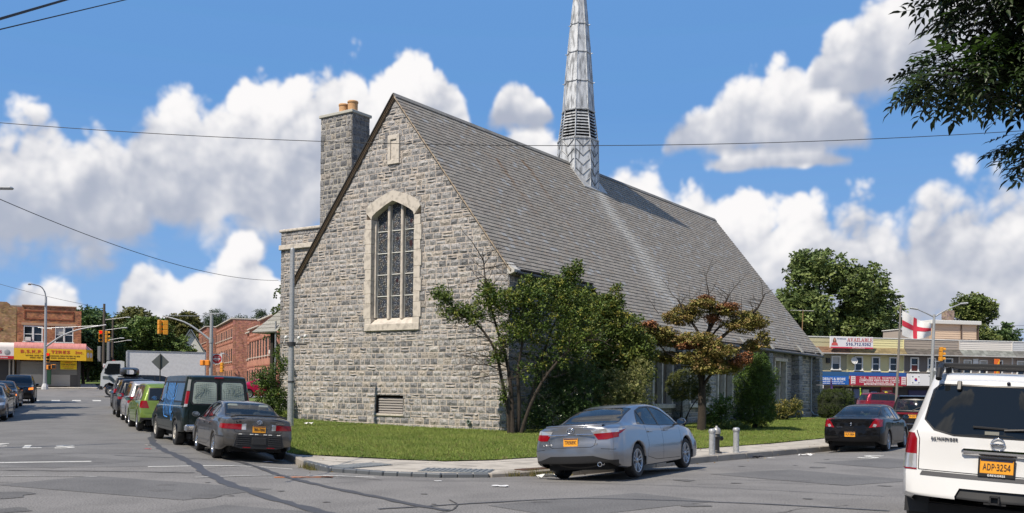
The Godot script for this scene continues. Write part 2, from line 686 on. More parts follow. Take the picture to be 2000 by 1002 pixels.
# cuts the body with outlines: each stencil is {key, view: side | rear | front | top, poly, both}
func car_cut(b: MB, stencils: Array) -> Dictionary:
	var n := PackedVector3Array()
	n.resize(b.v.size())
	for k in range(0, b.i.size(),3):
		var x := (b.v[b.i[k + 2]] - b.v[b.i[k]]).cross(b.v[b.i[k + 1]] - b.v[b.i[k]])
		for j in 3:
			n[b.i[k + j]] += x
	# weld the normals across the seam between the sides and the caps
	var weld := {}
	for k in b.v.size():
		var key := Vector3i(b.v[k] * 2000.0)
		weld[key] = weld.get(key, Vector3.ZERO) + n[k]
	for k in n.size():
		var w: Vector3 = weld[Vector3i(b.v[k] * 2000.0)]
		n[k] = (w if w.length_squared() > 1e-14 else Vector3.UP).normalized()
	var out := {}
	for s in stencils:
		var r := Rect2(s.poly[0], Vector2.ZERO)
		for q in s.poly:
			r = r.expand(q)
		s.rect = r
	for k in range(0, b.i.size(),3):
		var a := b.v[b.i[k]]; var d := b.v[b.i[k + 1]]; var e := b.v[b.i[k + 2]]
		var fn := (e - a).cross(d - a)
		if fn.length_squared() < 1e-14:
			continue
		fn = fn.normalized()
		var nn := [n[b.i[k]], n[b.i[k + 1]], n[b.i[k + 2]]]
		var frags := [[PackedVector2Array([Vector2(0,0), Vector2(1,0), Vector2(0,1)]), "body"]]
		for s in stencils:
			var pr := PackedVector2Array()
			match s.view:
				"side":
					if absf(fn.x) < s.get("min", .45) or (s.get("only", 0) != 0 and signf(fn.x) != s.only): continue
					pr = PackedVector2Array([Vector2(-a.z, a.y), Vector2(-d.z, d.y), Vector2(-e.z, e.y)])
				"rear":
					if fn.z < s.get("min", .3): continue
					pr = PackedVector2Array([Vector2(a.x, a.y), Vector2(d.x, d.y), Vector2(e.x, e.y)])
				"front":
					if fn.z > -s.get("min", .3): continue
					pr = PackedVector2Array([Vector2(a.x, a.y), Vector2(d.x, d.y), Vector2(e.x, e.y)])
				"top":
					if fn.y < .3: continue
					pr = PackedVector2Array([Vector2(a.x, -a.z), Vector2(d.x, -d.z), Vector2(e.x, -e.z)])
			var r := Rect2(pr[0], Vector2.ZERO).expand(pr[1]).expand(pr[2])
			if not r.grow(.001).intersects(s.rect):
				continue
			var m := (pr[1] - pr[0]).cross(pr[2] - pr[0])
			if absf(m) < 1e-9:
				continue
			var left := []
			for f in frags:
				if f[1] != "body" and not s.get("over", false):
					left.append(f)
					continue
				var flat := PackedVector2Array()
				for q in f[0]:
					flat.append(pr[0] + (pr[1] - pr[0]) * q.x + (pr[2] - pr[0]) * q.y)
				for piece in Geometry2D.intersect_polygons(flat, s.poly):
					left.append([bary(piece, pr, m), s.key])
				for piece in clip_safe(flat, s.poly, s.rect):
					left.append([bary(piece, pr, m), f[1]])
			frags = left
		for f in frags:
			if not out.has(f[1]):
				out[f[1]] = {"v": PackedVector3Array(), "n": PackedVector3Array()}
			var poly: PackedVector2Array = f[0]
			var ids := PackedInt32Array([0,1,2]) if poly.size() == 3 else Geometry2D.triangulate_polygon(poly)
			var flip := false
			if ids.size() >= 3:
				flip = (poly[ids[1]] - poly[ids[0]]).cross(poly[ids[2]] - poly[ids[0]]) < 0
			var o: Dictionary = out[f[1]]
			for j in range(0, ids.size(),3):
				for h in ([0,2,1] if flip else [0,1,2]):
					var q := poly[ids[j + h]]
					o.v.append(a + (d - a) * q.x + (e - a) * q.y)
					o.n.append((nn[0] * (1 - q.x - q.y) + nn[1] * q.x + nn[2] * q.y).normalized())
	return out

func clip_safe(flat: PackedVector2Array, pl: PackedVector2Array, r: Rect2) -> Array:
	var got := Geometry2D.clip_polygons(flat, pl)
	for g in got:
		if Geometry2D.is_polygon_clockwise(g):      # a hole: halve the triangle first
			var c := r.get_center()
			var res := []
			for h in [poly([[c.x - 50, c.y - 50],[c.x, c.y - 50],[c.x, c.y + 50],[c.x - 50, c.y + 50]]), poly([[c.x, c.y - 50],[c.x + 50, c.y - 50],[c.x + 50, c.y + 50],[c.x, c.y + 50]])]:
				for f in Geometry2D.intersect_polygons(flat, h):
					for k in Geometry2D.clip_polygons(f, pl):
						if not Geometry2D.is_polygon_clockwise(k):
							res.append(k)
			return res
	return got

func bary(poly: PackedVector2Array, pr: PackedVector2Array, m: float) -> PackedVector2Array:
	var r := PackedVector2Array()
	for q in poly:
		var w := q - pr[0]
		r.append(Vector2(w.cross(pr[2] - pr[0]) / m, (pr[1] - pr[0]).cross(w) / m))
	return r

func piece_mesh(o: Dictionary, push := .0, pick := 0) -> ArrayMesh:    # pick: -1 or 1 keeps one side of the car
	var v := PackedVector3Array()
	var n := PackedVector3Array()
	for k in range(0, o.v.size(),3):
		if pick != 0 and signf(o.v[k].x + o.v[k + 1].x + o.v[k + 2].x) != pick:
			continue
		for j in 3:
			v.append(o.v[k + j] + o.n[k + j] * push)
			n.append(o.n[k + j])
	var m := ArrayMesh.new()
	if v.is_empty():
		return m
	var a := []
	a.resize(Mesh.ARRAY_MAX)
	a[Mesh.ARRAY_VERTEX] = v
	a[Mesh.ARRAY_NORMAL] = n
	m.add_surface_from_arrays(Mesh.PRIMITIVE_TRIANGLES, a)
	return m

var wheel_cache := {}
func add_wheel(parent: Node3D, at: Vector3, r: float, width: float, rim: float, spokes: int, style: String, side: float) -> void:
	var w := sub("wheel", parent)
	w.position = at
	w.rotation.y = .0 if side > 0 else PI
	var key := "%f %f %f %d %s" % [r, width, rim, spokes, style]
	if not wheel_cache.has(key):
		var h := width / 2
		var out := Transform3D(Basis(Vector3.BACK, -PI / 2), Vector3.ZERO)      # lathe axis y -> outwards along +x
		var ty := MB.new()
		ty.smooth = true
		ty.lathe([Vector2(rim - .02,-h), Vector2(rim + .01,-h), Vector2(r - .03,-h), Vector2(r - .008,-h + .02), Vector2(r, -h + .045), Vector2(r, h - .045), Vector2(r - .008, h - .02), Vector2(r - .03, h - .002), Vector2((r + rim) / 2, h + .006), Vector2(rim + .008, h - .004), Vector2(rim - .004, h - .02)], out, 36)
		var rm := MB.new()
		rm.smooth = true
		rm.lathe([Vector2(rim, h - .012), Vector2(rim - .006, h - .005), Vector2(rim - .018, h - .008), Vector2(rim - .028, h - .03), Vector2(rim - .04,-h * .4)], out, 36)
		var sp := MB.new()
		if style == "steel" or style == "cover":
			rm.lathe([Vector2(rim - .02, h - .03), Vector2(rim * .8, h - .022), Vector2(rim * .62, h - .05), Vector2(rim * .42, h - .03), Vector2(rim * .3, h - .012), Vector2(rim * .2, h + .004), Vector2(.0, h + .008)], out, 36)
			for k in spokes:
				var a := TAU * k / spokes
				var bs := Basis(Vector3.RIGHT, a)
				sp.box(bs * Vector3(h - .028, rim * .74,0), Vector3(.016, rim * .24,.045), bs, .005)
		else:
			for k in spokes:
				for tw in ([-.16,.16] if style == "twin" else [.0]):
					var a: float = TAU * (k + tw) / spokes
					var bs := Basis(Vector3.RIGHT, a)
					var wd := rim * (.12 if style == "twin" else .26)
					# a tapered bar from hub to rim, dished inwards at the hub
					var q := []
					for e in 2:
						var rr: float = rim * .16 if e == 0 else rim - .022
						var xo: float = h - (.035 if e == 0 else .014)
						var ww: float = wd * (.75 if e == 0 else 1.0)
						q.append([bs * Vector3(xo, rr, -ww / 2), bs * Vector3(xo, rr, ww / 2), bs * Vector3(xo - .03, rr, ww / 2 + .008), bs * Vector3(xo - .03, rr, -ww / 2 - .008)])
					for j in 4:
						sp.quad(q[0][j], q[0][(j + 1) % 4], q[1][(j + 1) % 4], q[1][j])
			rm.lathe([Vector2(rim * .24, h - .05), Vector2(rim * .22, h - .022), Vector2(rim * .14, h - .014), Vector2(.0, h - .012)], out, 20)
		var disc := MB.new()
		disc.lathe([Vector2(rim - .01,-h * .5), Vector2(.001,-h * .5)], out, 24)
		disc.lathe([Vector2(rim * .62,.0), Vector2(.05,.0)], out, 24)
		wheel_cache[key] = [ty.mesh(), rm.mesh(), sp.mesh(), disc.mesh()]
	var c: Array = wheel_cache[key]
	obj("tyre", c[0], mat("tyre rubber", Color(.018,.018,.019),.75), w)
	var rimm := mat("alloy grey", Color(.42,.43,.45),.32,.85) if style != "dark" else mat("alloy dark", Color(.12,.12,.13),.4,.7)
	if style == "cover":
		rimm = mat("chromed cover", Color(.62,.62,.62),.14,.95)
	if style == "steel":
		rimm = mat("painted steel rim", Color(.42,.4,.36),.5,.3)
	obj("rim", c[1], rimm, w)
	obj("spokes", c[2], rimm, w)
	obj("brake_disc", c[3], mat("brake dark", Color(.03,.03,.032),.6,.5), w)

func build_car(t: Node3D, p: Dictionary, mm: Dictionary) -> Dictionary:   # mm: key -> [material, push, part name]
	var s := car_surface(p)
	var cut := car_cut(s.b, p.get("stencils", []))
	for key in cut:
		if mm.has(key):
			var e: Array = mm[key]
			var both: bool = e.size() > 3 and e[3]
			if both:
				for side in [-1,1]:
					var m := piece_mesh(cut[key], e[1], side)
					if m.get_surface_count():
						obj(e[2], m, e[0], t)
			else:
				obj(e[2], piece_mesh(cut[key], e[1]), e[0], t)
	# underside, wheel housings and cabin floor
	var ub := MB.new()
	var ln: float = p.len
	var w: float = p.w
	ub.box(Vector3(0,.3,0), Vector3(w * 2 - .56,.16, ln - .35))
	var fl: Array = p.get("tub", [.45, ln - .95])
	ub.box(Vector3(0, p.get("tub_y", .52), ln / 2 - (fl[0] + fl[1]) / 2), Vector3(w * 2 - .16,.1, fl[1] - fl[0]))
	for a in p.arches:
		for side in [-1.0,1.0]:
			var r0 := PackedVector3Array()
			var r1 := PackedVector3Array()
			for k in 15:
				var an := PI * k / 14.0
				var y: float = a[2] + sin(an) * (a[1] + .012)
				var z: float = ln / 2 - (a[0] - cos(an) * (a[1] + .012))
				r0.append(Vector3(side * (w - .03), y, z))
				r1.append(Vector3(side * (w - .34), y, z))
			ub.grid([r0, r1])
			ub.box(Vector3(side * (w - .35), a[2] + .1, ln / 2 - a[0]), Vector3(.02, a[1] * 1.6, a[1] * 2.1))
	obj("underbody", ub.mesh(), mat("underbody black", Color(.012,.012,.013),.9), t)
	for a in p.arches:
		for side in [-1.0,1.0]:
			add_wheel(t, Vector3(side * (w - p.get("wheel_in", .125)), p.wr, ln / 2 - a[0]), p.wr, p.get("ww", .21), p.rim, p.spokes, p.wstyle, side)
	return cut

func add_seats(t: Node3D, p: Dictionary, rows: Array, cloth: Material) -> void:   # rows: [u of the seat back, floor height]
	for r in rows:
		for x in r[2]:
			var b := MB.new()
			var z: float = p.len / 2 - r[0]
			var tilt := Basis(Vector3.RIGHT, .22)
			b.box(Vector3(x, r[1] + .32, z + .06), Vector3(.48,.6,.12), tilt, .045)
			b.box(Vector3(x, r[1] + .02, z - .2), Vector3(.48,.14,.5), Basis(),.045)
			b.box(Vector3(x, r[1] + .7, z + .14), Vector3(.27,.19,.09), tilt, .035)
			obj("seat", b.mesh(), cloth, t)

func poly(pts: Array) -> PackedVector2Array:
	var r := PackedVector2Array()
	for q in pts:
		r.append(Vector2(q[0], q[1]))
	return r

func side_poly(p: Dictionary, pts: Array) -> PackedVector2Array:     # points in (u, y) -> what the side stencil reads
	var r := PackedVector2Array()
	for q in pts:
		r.append(Vector2(q[0] - p.len / 2, q[1]))
	return r

func mirror(pts: Array) -> Array:
	var r := []
	for q in pts:
		r.append([-q[0], q[1]])
	r.reverse()
	return r

func seam(p: Dictionary, pts: Array, wd := .009) -> Array:          # narrow gap outlines along a line of (u, y) points
	var line := PackedVector2Array()
	for q in pts:
		line.append(Vector2(q[0] - p.len / 2, q[1]))
	var r := []
	for s in Geometry2D.offset_polyline(line, wd / 2, Geometry2D.JOIN_MITER, Geometry2D.END_BUTT):
		r.append({"key": "seam", "view": "side", "poly": s, "min": .3})
	return r

func seam_rear(pts: Array, wd := .009, key := "seam", view := "rear") -> Array:
	var r := []
	for s in Geometry2D.offset_polyline(poly(pts), wd / 2, Geometry2D.JOIN_MITER, Geometry2D.END_BUTT):
		r.append({"key": key, "view": view, "poly": s})
	return r

func ring_of(pl: PackedVector2Array, grow: float) -> PackedVector2Array:
	var r := Geometry2D.offset_polygon(pl, grow, Geometry2D.JOIN_ROUND)
	return r[0] if r.size() else pl

func mirror_on(t: Node3D, at: Vector3, m: Material, dark: Material, side: float) -> void:   # a wing mirror: shell, face and stalk
	var o := sub("wing_mirror", t)
	var b := MB.new()
	b.smooth = true
	var rows := []
	for k in 7:
		var f := k / 6.0
		var r := sin(PI * (.14 + .86 * f) * .62) if k else .0
		var ring := PackedVector3Array()
		for j in 14:
			var a := TAU * j / 14
			ring.append(at + Vector3(side * .1 + cos(a) * .105 * r * (1.0 if cos(a) * side > 0 else .8), sin(a) * .072 * r, -.09 + .13 * f))
		rows.append(ring)
	b.grid(rows, true)
	obj("shell", b.mesh(), m, o)
	var g := MB.new()
	var pl := PackedVector2Array()
	for j in 14:
		var a := TAU * j / 14
		pl.append(Vector2(side * .1 + cos(a) * .095, sin(a) * .063))
	g.prism(pl, Transform3D(Basis(), at),.02,.036)
	obj("mirror_glass", g.mesh(), mat("mirror", Color(.5,.55,.6),.05,1.0), o)
	var st := MB.new()
	st.box(at + Vector3(-side * .01,-.055,-.03), Vector3(.16,.035,.06), Basis(),.01)
	obj("stalk", st.mesh(), dark, o)

func number_plate(t: Node3D, x: Transform3D, s: String, frame := "", scale := 1.0) -> void:     # faces +z
	var o := sub("number_plate", t)
	o.transform = x.scaled_local(Vector3.ONE * scale)
	var b := MB.new()
	b.box(Vector3.ZERO, Vector3(.305,.152,.006), Basis(),.002)
	obj("plate", b.mesh(), mat("plate yellow", Color(.75,.32,.02),.45), o)
	var k := mat("plate ink", Color(.02,.02,.035),.5)
	if s:
		letter("number", s, .066, k, o, Transform3D(Basis(), Vector3(0,-.002,.004)),.25, "Droid Sans", false)
	var d := MB.new()
	d.box(Vector3(0,.064,.0045), Vector3(.29,.018,.003))
	obj("plate_header", d.mesh(), mat("plate blue", Color(.01,.015,.05),.5), o)
	if frame:
		var f := MB.new()
		for e in [[0,.083,.335,.02],[0,-.086,.335,.036],[-.16,0,.016,.18],[.16,0,.016,.18]]:
			f.box(Vector3(e[0], e[1],.006), Vector3(e[2], e[3],.014), Basis(),.003)
		obj("plate_frame", f.mesh(), plastic(), o)
		letter("frame_lettering", frame, .02, mat("white print", Color(.75,.75,.75),.5), o, Transform3D(Basis(), Vector3(0,-.088,.014)),.16)

func front_at(cut: Dictionary, key: String, x: float, y: float, rear := true) -> float:   # z of the tail (or nose) at x, y
	var best := -1e9 if rear else 1e9
	for kk in cut:
		var o: Dictionary = cut[kk]
		for k in range(0, o.v.size(),3):
			var a: Vector3 = o.v[k]; var b: Vector3 = o.v[k + 1]; var c: Vector3 = o.v[k + 2]
			if minf(a.x, minf(b.x, c.x)) > x or maxf(a.x, maxf(b.x, c.x)) < x or minf(a.y, minf(b.y, c.y)) > y or maxf(a.y, maxf(b.y, c.y)) < y:
				continue
			var h = Geometry3D.ray_intersects_triangle(Vector3(x, y, 20 if rear else -20), Vector3(0,0,-1 if rear else 1), a, b, c)
			if h != null:
				best = maxf(best, h.z) if rear else minf(best, h.z)
	return best

func side_at(cut: Dictionary, u: float, y: float, p: Dictionary) -> float:
	var z: float = p.len / 2 - u
	var best := .0
	for kk in cut:
		var o: Dictionary = cut[kk]
		for k in range(0, o.v.size(),3):
			var a: Vector3 = o.v[k]; var b: Vector3 = o.v[k + 1]; var c: Vector3 = o.v[k + 2]
			if minf(a.z, minf(b.z, c.z)) > z or maxf(a.z, maxf(b.z, c.z)) < z or minf(a.y, minf(b.y, c.y)) > y or maxf(a.y, maxf(b.y, c.y)) < y:
				continue
			var h = Geometry3D.ray_intersects_triangle(Vector3(20, y, z), Vector3(-1,0,0), a, b, c)
			if h != null:
				best = maxf(best, h.x)
	return best

func handles(t: Node3D, cut: Dictionary, p: Dictionary, us: Array, y: float, m: Material) -> void:
	for u in us:
		var x := side_at(cut, u, y, p)
		for side in [-1.0,1.0]:
			var b := MB.new()
			b.box(Vector3(side * (x + .022), y, p.len / 2 - u), Vector3(.016,.03,.2), Basis(),.006)
			b.box(Vector3(side * (x + .008), y, p.len / 2 - u + .08), Vector3(.03,.024,.03))
			b.box(Vector3(side * (x + .008), y, p.len / 2 - u - .08), Vector3(.03,.024,.03))
			obj("door_handle", b.mesh(), m, t)
func car_mats(body: Material) -> Dictionary:
	var rubber := mat("window rubber", Color(.012,.012,.013),.4)
	var pane := glass("car glass", Color(.01,.013,.015),.62)
	var d := {
		"body": [body, .0, "body"], "trim": [rubber, .0015, "window_trim"], "seam": [mat("panel gap", Color(.006,.006,.006),.9),-.006, "panel_gap"],
		"back": [pane, -.002, "rear_window"], "screen": [pane, -.002, "windshield"], "wa": [pane, -.004, "side_window", true], "wb": [pane, -.004, "side_window", true], "wc": [pane, -.004, "side_window", true],
		"tail": [red_lens(),.006, "tail_light", true], "clear": [mat("lamp lens clear", Color(.55,.55,.56),.08,.6),.007, "reversing_light", true],
		"lower": [plastic(),.004, "lower_bumper"], "lowf": [plastic(),.004, "front_air_dam"], "head": [mat("headlamp lens", Color(.5,.52,.55),.06,.5),.005, "headlight", true],
		"grille": [mat("grille black", Color(.012,.012,.012),.4),-.006, "grille"], "amber": [mat("amber lens", Color(.9,.32,.02),.2),.008, "turn_signal", true], "chrome": [chrome(),.008, "chrome_strip"],
		"bumper": [mat("chrome dull", Color(.45,.45,.45),.25,.9),.012, "bumper"]}
	return d

func emblem(t: Node3D, at: Vector3, r: float, kind := "ovals") -> void:
	var b := MB.new()
	b.smooth = true
	var rings := [[.0,.0,1.0,.68],[.0,.06,.38,.6],[.0,.25,.72,.3]] if kind == "ovals" else [[.0,.0,1.0,1.0]]
	for q in rings:
		var pts := []
		var rad := []
		for k in 25:
			var a := TAU * k / 24
			pts.append(at + Vector3(q[0] * r + cos(a) * r * q[2], q[1] * r + sin(a) * r * q[3],.012))
			rad.append(r * .11)
		b.tube(pts, rad, 5, false)
	if kind == "bar":
		b.tube([at + Vector3(-r * 1.12,0,.014), at + Vector3(r * 1.12,0,.014)],[r * .2, r * .2],6)
	obj("emblem", b.mesh(), chrome(), t)

func sedan(t: Node3D, body: Material, k: Dictionary) -> Dictionary:
	var p := {
		"len": 4.85, "w": .91, "corner": .5, "tuck_r": .1, "tuck_f": .17, "reach_r": .6, "edge": .9, "bow_r": .16, "bow_f": .3,
		"ys": [[0,.36],[.25,.27],[.7,.22],[2.4,.2],[4.4,.2],[4.85,.24]],
		"yb": [[0,1.0],[.4,1.035],[.9,1.04],[1.6,1.0],[2.6,.965],[3.5,.95],[4.0,.9],[4.5,.8],[4.85,.66]],
		"yt": [[0,1.055],[.4,1.085],[.72,1.1],[1.2,1.285],[1.62,1.41],[2.0,1.462],[2.45,1.475],[2.85,1.44],[3.3,1.27],[3.74,1.045],[4.1,.99],[4.5,.89],[4.85,.7]],
		"wb": [[0,.82],[.6,.86],[2,.865],[3.6,.86],[4.4,.82],[4.85,.74]],
		"wt": [[0,.7],[.72,.68],[1.2,.61],[1.7,.575],[2.6,.575],[3.1,.64],[3.74,.72],[4.85,.62]],
		"rear": [[.2,.12],[.34,.04],[.5,.0],[.66,.01],[.74,.05],[.9,.07],[1.0,.06],[1.06,.05],[1.12,.0]],
		"front": [[.2,.1],[.35,.02],[.5,.0],[.62,.06],[.72,.14],[.85,.2]],
		"arches": [[1.06,.375,.335],[3.835,.375,.335]], "wr": .335, "rim": .235, "spokes": 10, "wstyle": "single", "ww": .21}
	for key in k:
		p[key] = k[key]
	var h: float = p.len / 2
	var st := []
	var bw: Array = p.get("back", [[-.585,.8],[.585,.8],[.54,1.56],[-.54,1.56]])
	var fw: Array = p.get("screen", [[-.56,2.86],[.56,2.86],[.66,3.66],[-.66,3.66]])
	for e in [["back", bw],["screen", fw]]:
		if e[1].size() < 3:
			continue
		var q := PackedVector2Array()
		for c in e[1]:
			q.append(Vector2(c[0], c[1] - h))
		st.append({"key": e[0], "view": "top", "poly": q})
		st.append({"key": "trim", "view": "top", "poly": ring_of(q, .035)})
	var wins: Array = p.get("wins", [[[1.29,1.06],[1.36,1.1],[1.64,1.3],[1.66,1.31],[1.64,1.045]],[[1.68,1.045],[1.7,1.325],[1.95,1.375],[2.34,1.385],[2.36,1.01]],[[2.43,1.005],[2.42,1.385],[2.62,1.37],[2.9,1.31],[3.2,1.17],[3.42,1.02],[3.42,.985]]])
	var names := ["wa", "wb", "wc"]
	for n in wins.size():
		st.append({"key": names[n % 3], "view": "side", "poly": side_poly(p, wins[n]), "min": .35})
	var outline: Array = p.get("dlo", [[1.24,1.05],[1.62,1.325],[1.95,1.4],[2.4,1.412],[2.64,1.398],[2.92,1.335],[3.24,1.185],[3.5,1.01],[3.47,.97],[2.4,.99],[1.6,1.03]])
	st.append({"key": "trim", "view": "side", "poly": side_poly(p, outline), "min": .3})
	for e in p.get("rear_st", []):
		for q in ([e[1], mirror(e[1])] if e[2] else [e[1]]):
			st.append({"key": e[0], "view": "rear", "poly": poly(q), "min": .25})
	for e in p.get("side_st", []):
		st.append({"key": e[0], "view": "side", "poly": side_poly(p, e[1]), "min": .35})
	for e in p.get("front_st", []):
		for q in ([e[1], mirror(e[1])] if e[2] else [e[1]]):
			st.append({"key": e[0], "view": "front", "poly": poly(q), "min": .2})
	for e in p.get("seams", [[[1.52,.4],[1.62,.62],[1.56,.9],[1.5,1.02]],[[2.4,.3],[2.42,.7],[2.39,1.0]],[[3.42,.28],[3.5,.7],[3.47,.96]],[[1.52,.4],[2.0,.31],[3.42,.28]]]):
		st.append_array(seam(p, e))
	for e in p.get("rear_seams", []):
		st.append_array(seam_rear(e))
	p.stencils = st
	var mm := car_mats(body)
	for key in p.get("mats", {}):
		mm[key] = p.mats[key]
	var cut := build_car(t, p, mm)
	if p.get("seats", true):
		add_seats(t, p, [[1.55,.55,[-.38,.38]],[2.55,.55,[-.37,.37]]], p.get("cloth", mat("seat cloth dark", Color(.05,.05,.055),.9)))
		var d := MB.new()
		d.box(Vector3(0,.86, h - 3.35), Vector3(1.3,.16,.4), Basis(),.05)
		d.box(Vector3(0,1.03, h - 1.05), Vector3(1.1,.03,.5))
		obj("dashboard", d.mesh(), mat("dash dark", Color(.025,.025,.027),.8), t)
	var um: float = p.get("mirror_u", 3.28)
	var ym: float = p.get("mirror_y", 1.05)
	for side in [-1.0,1.0]:
		mirror_on(t, Vector3(side * (p.w + .0), ym, h - um), body, plastic(), side)
	handles(t, cut, p, p.get("handle_us", [1.72,2.62]), p.get("handle_y", .89), p.get("handle_mat", body))
	return {"cut": cut, "p": p}

func suv(t: Node3D, body: Material, k: Dictionary) -> Dictionary:
	var p := {
		"len": 4.7, "w": .93, "corner": .4, "tuck_r": .08, "tuck_f": .14, "reach_r": .5, "edge": .94, "bow_r": .1, "bow_f": .22,
		"ys": [[0,.42],[.3,.32],[.8,.27],[4.0,.27],[4.7,.3]],
		"yb": [[0,1.1],[1.0,1.09],[2.5,1.05],[3.4,1.03],[4.2,.98],[4.7,.82]],
		"yt": [[0,1.64],[.25,1.7],[1.0,1.745],[2.2,1.74],[2.6,1.7],[3.0,1.52],[3.45,1.17],[3.8,1.09],[4.4,1.02],[4.7,.86]],
		"wb": [[0,.84],[.6,.88],[3,.88],[4.2,.86],[4.7,.78]],
		"wt": [[0,.62],[.5,.66],[2.4,.66],[3.45,.74],[4.7,.66]],
		"rear": [[.3,.08],[.45,.0],[.62,.0],[.7,.06],[1.05,.08],[1.3,.16],[1.65,.34],[1.75,.38]],
		"front": [[.3,.06],[.5,.0],[.75,.03],[.95,.1]],
		"arches": [[.95,.41,.36],[3.72,.41,.36]], "wr": .36, "rim": .235, "spokes": 5, "wstyle": "single", "ww": .23, "tub_y": .6,
		"screen": [[-.6,2.72],[.6,2.72],[.69,3.38],[-.69,3.38]], "back": [],
		"wins": [[[.42,1.18],[.58,1.6],[1.15,1.63],[1.12,1.15]],[[1.2,1.15],[1.22,1.635],[1.95,1.64],[1.98,1.12]],[[2.06,1.12],[2.04,1.64],[2.5,1.615],[2.8,1.48],[3.08,1.2],[3.08,1.09]]],
		"dlo": [[.36,1.14],[.55,1.64],[1.2,1.67],[2.1,1.675],[2.53,1.645],[2.84,1.5],[3.16,1.19],[3.14,1.06],[2.0,1.09],[1.1,1.12]],
		"rear_st": [["back", [[-.6,1.14],[.6,1.14],[.56,1.54],[-.56,1.54]], false],["trim", [[-.64,1.11],[.64,1.11],[.6,1.57],[-.6,1.57]], false],["tail", [[.6,.84],[.9,.84],[.9,1.1],[.68,1.1]], true],["lower", [[-.9,.2],[.9,.2],[.9,.5],[-.9,.5]], false]],
		"front_st": [["head", [[.5,.8],[.9,.82],[.9,.97],[.52,.93]], true],["grille", [[-.45,.62],[.45,.62],[.47,.93],[-.47,.93]], false],["lowf", [[-.75,.25],[.75,.25],[.7,.45],[-.7,.45]], false]],
		"side_st": [["tail", [[.0,.86],[.3,.88],[.26,1.08],[.0,1.08]]],["head", [[4.2,.86],[4.7,.8],[4.7,.93],[4.25,.97]]]],
		"seams": [[[1.1,.75],[1.16,1.12]],[[2.02,.36],[2.02,1.08]],[[3.08,.38],[3.12,1.06]],[[1.35,.4],[3.08,.38]]], "rear_seams": [[[-.75,.66],[.75,.66]]], "mirror_u": 2.98, "mirror_y": 1.13, "handle_us": [1.35,2.2], "handle_y": .98}
	for key in k:
		p[key] = k[key]
	return sedan(t, body, p)

# the three cars whose tails are near enough to read
func silver_sedan(t: Node3D) -> void:
	var body := paint("silver paint", Color(.31,.32,.345),.9,.3)
	var r := sedan(t, body, {
		"spokes": 5, "wstyle": "twin",
		"rear_st": [
			["clear", [[.45,.915],[.96,.935],[.96,1.0],[.4,.985]], true],["tail", [[.54,.8],[.7,.8],[.96,.86],[.96,.99],[.4,.985]], true],
			["lower", [[-.95,.0],[.95,.0],[.95,.4],[.72,.42],[.45,.5],[-.45,.5],[-.72,.42],[-.95,.4]], false]],
		"side_st": [["clear", [[-.1,.93],[.2,.945],[.55,.985],[.3,1.0],[-.1,1.0]]],["tail", [[-.1,.83],[.12,.85],[.36,.92],[.56,.985],[.3,1.0],[-.1,1.0]]],["head", [[4.25,.7],[4.85,.62],[4.85,.72],[4.3,.8]]]],
		"rear_seams": [[[-.5,.8],[-.48,.7],[-.42,.665],[.42,.665],[.48,.7],[.5,.8]],[[-.97,.6],[-.6,.63]],[[.6,.63],[.97,.6]]],
		"front_st": [["head", [[.45,.62],[.85,.66],[.85,.78],[.5,.72]], true]]})
	var cut: Dictionary = r.cut
	var z0 := front_at(cut, "", .0,.85)
	var lip := MB.new()
	lip.smooth = true
	var rows := []
	for k in 13:
		var x := lerpf(-.6,.6, k / 12.0)
		var z := front_at(cut, "", x, 1.03) - .02
		var e := 1.0 - pow(absf(x) / .62,6) * .7
		rows.append(PackedVector3Array([Vector3(x, 1.06, z - .2), Vector3(x, 1.075 + .012 * e, z - .1), Vector3(x, 1.075 + .02 * e, z - .012), Vector3(x, 1.06 + .015 * e, z - .002), Vector3(x, 1.04, z - .02)]))
	lip.grid(rows)
	obj("boot_spoiler", lip.mesh(), body, t)
	var ch := MB.new()
	ch.box(Vector3(0,.905, front_at(cut, "", .0,.905) + .002), Vector3(.96,.022,.03), Basis(),.008)
	obj("boot_trim", ch.mesh(), chrome(), t)
	emblem(t, Vector3(0,.985, front_at(cut, "", 0,.985)),.078)
	number_plate(t, Transform3D(Basis(Vector3.RIGHT, -.08), Vector3(0,.765, z0 + .02)), "T765689C")
	letter("badge", "CAMRY", .03, chrome(), t, Transform3D(Basis(Vector3.UP, -.12), Vector3(-.52,.72, front_at(cut, "", -.52,.72) + .006)),.22)
	letter("badge", "SE", .032, chrome(), t, Transform3D(Basis(Vector3.UP, .12), Vector3(.5,.72, front_at(cut, "", .5,.72) + .006)),.07)
	var ex := MB.new()
	ex.smooth = true
	ex.lathe([Vector2(.03,-.1), Vector2(.032,.0), Vector2(.042,.012), Vector2(.05,.0), Vector2(.05,-.12)], Transform3D(Basis(Vector3.RIGHT, PI / 2), Vector3(.56,.335, front_at(cut, "", .5,.44) - .03)),18)
	obj("exhaust_pipe", ex.mesh(), chrome(), t)

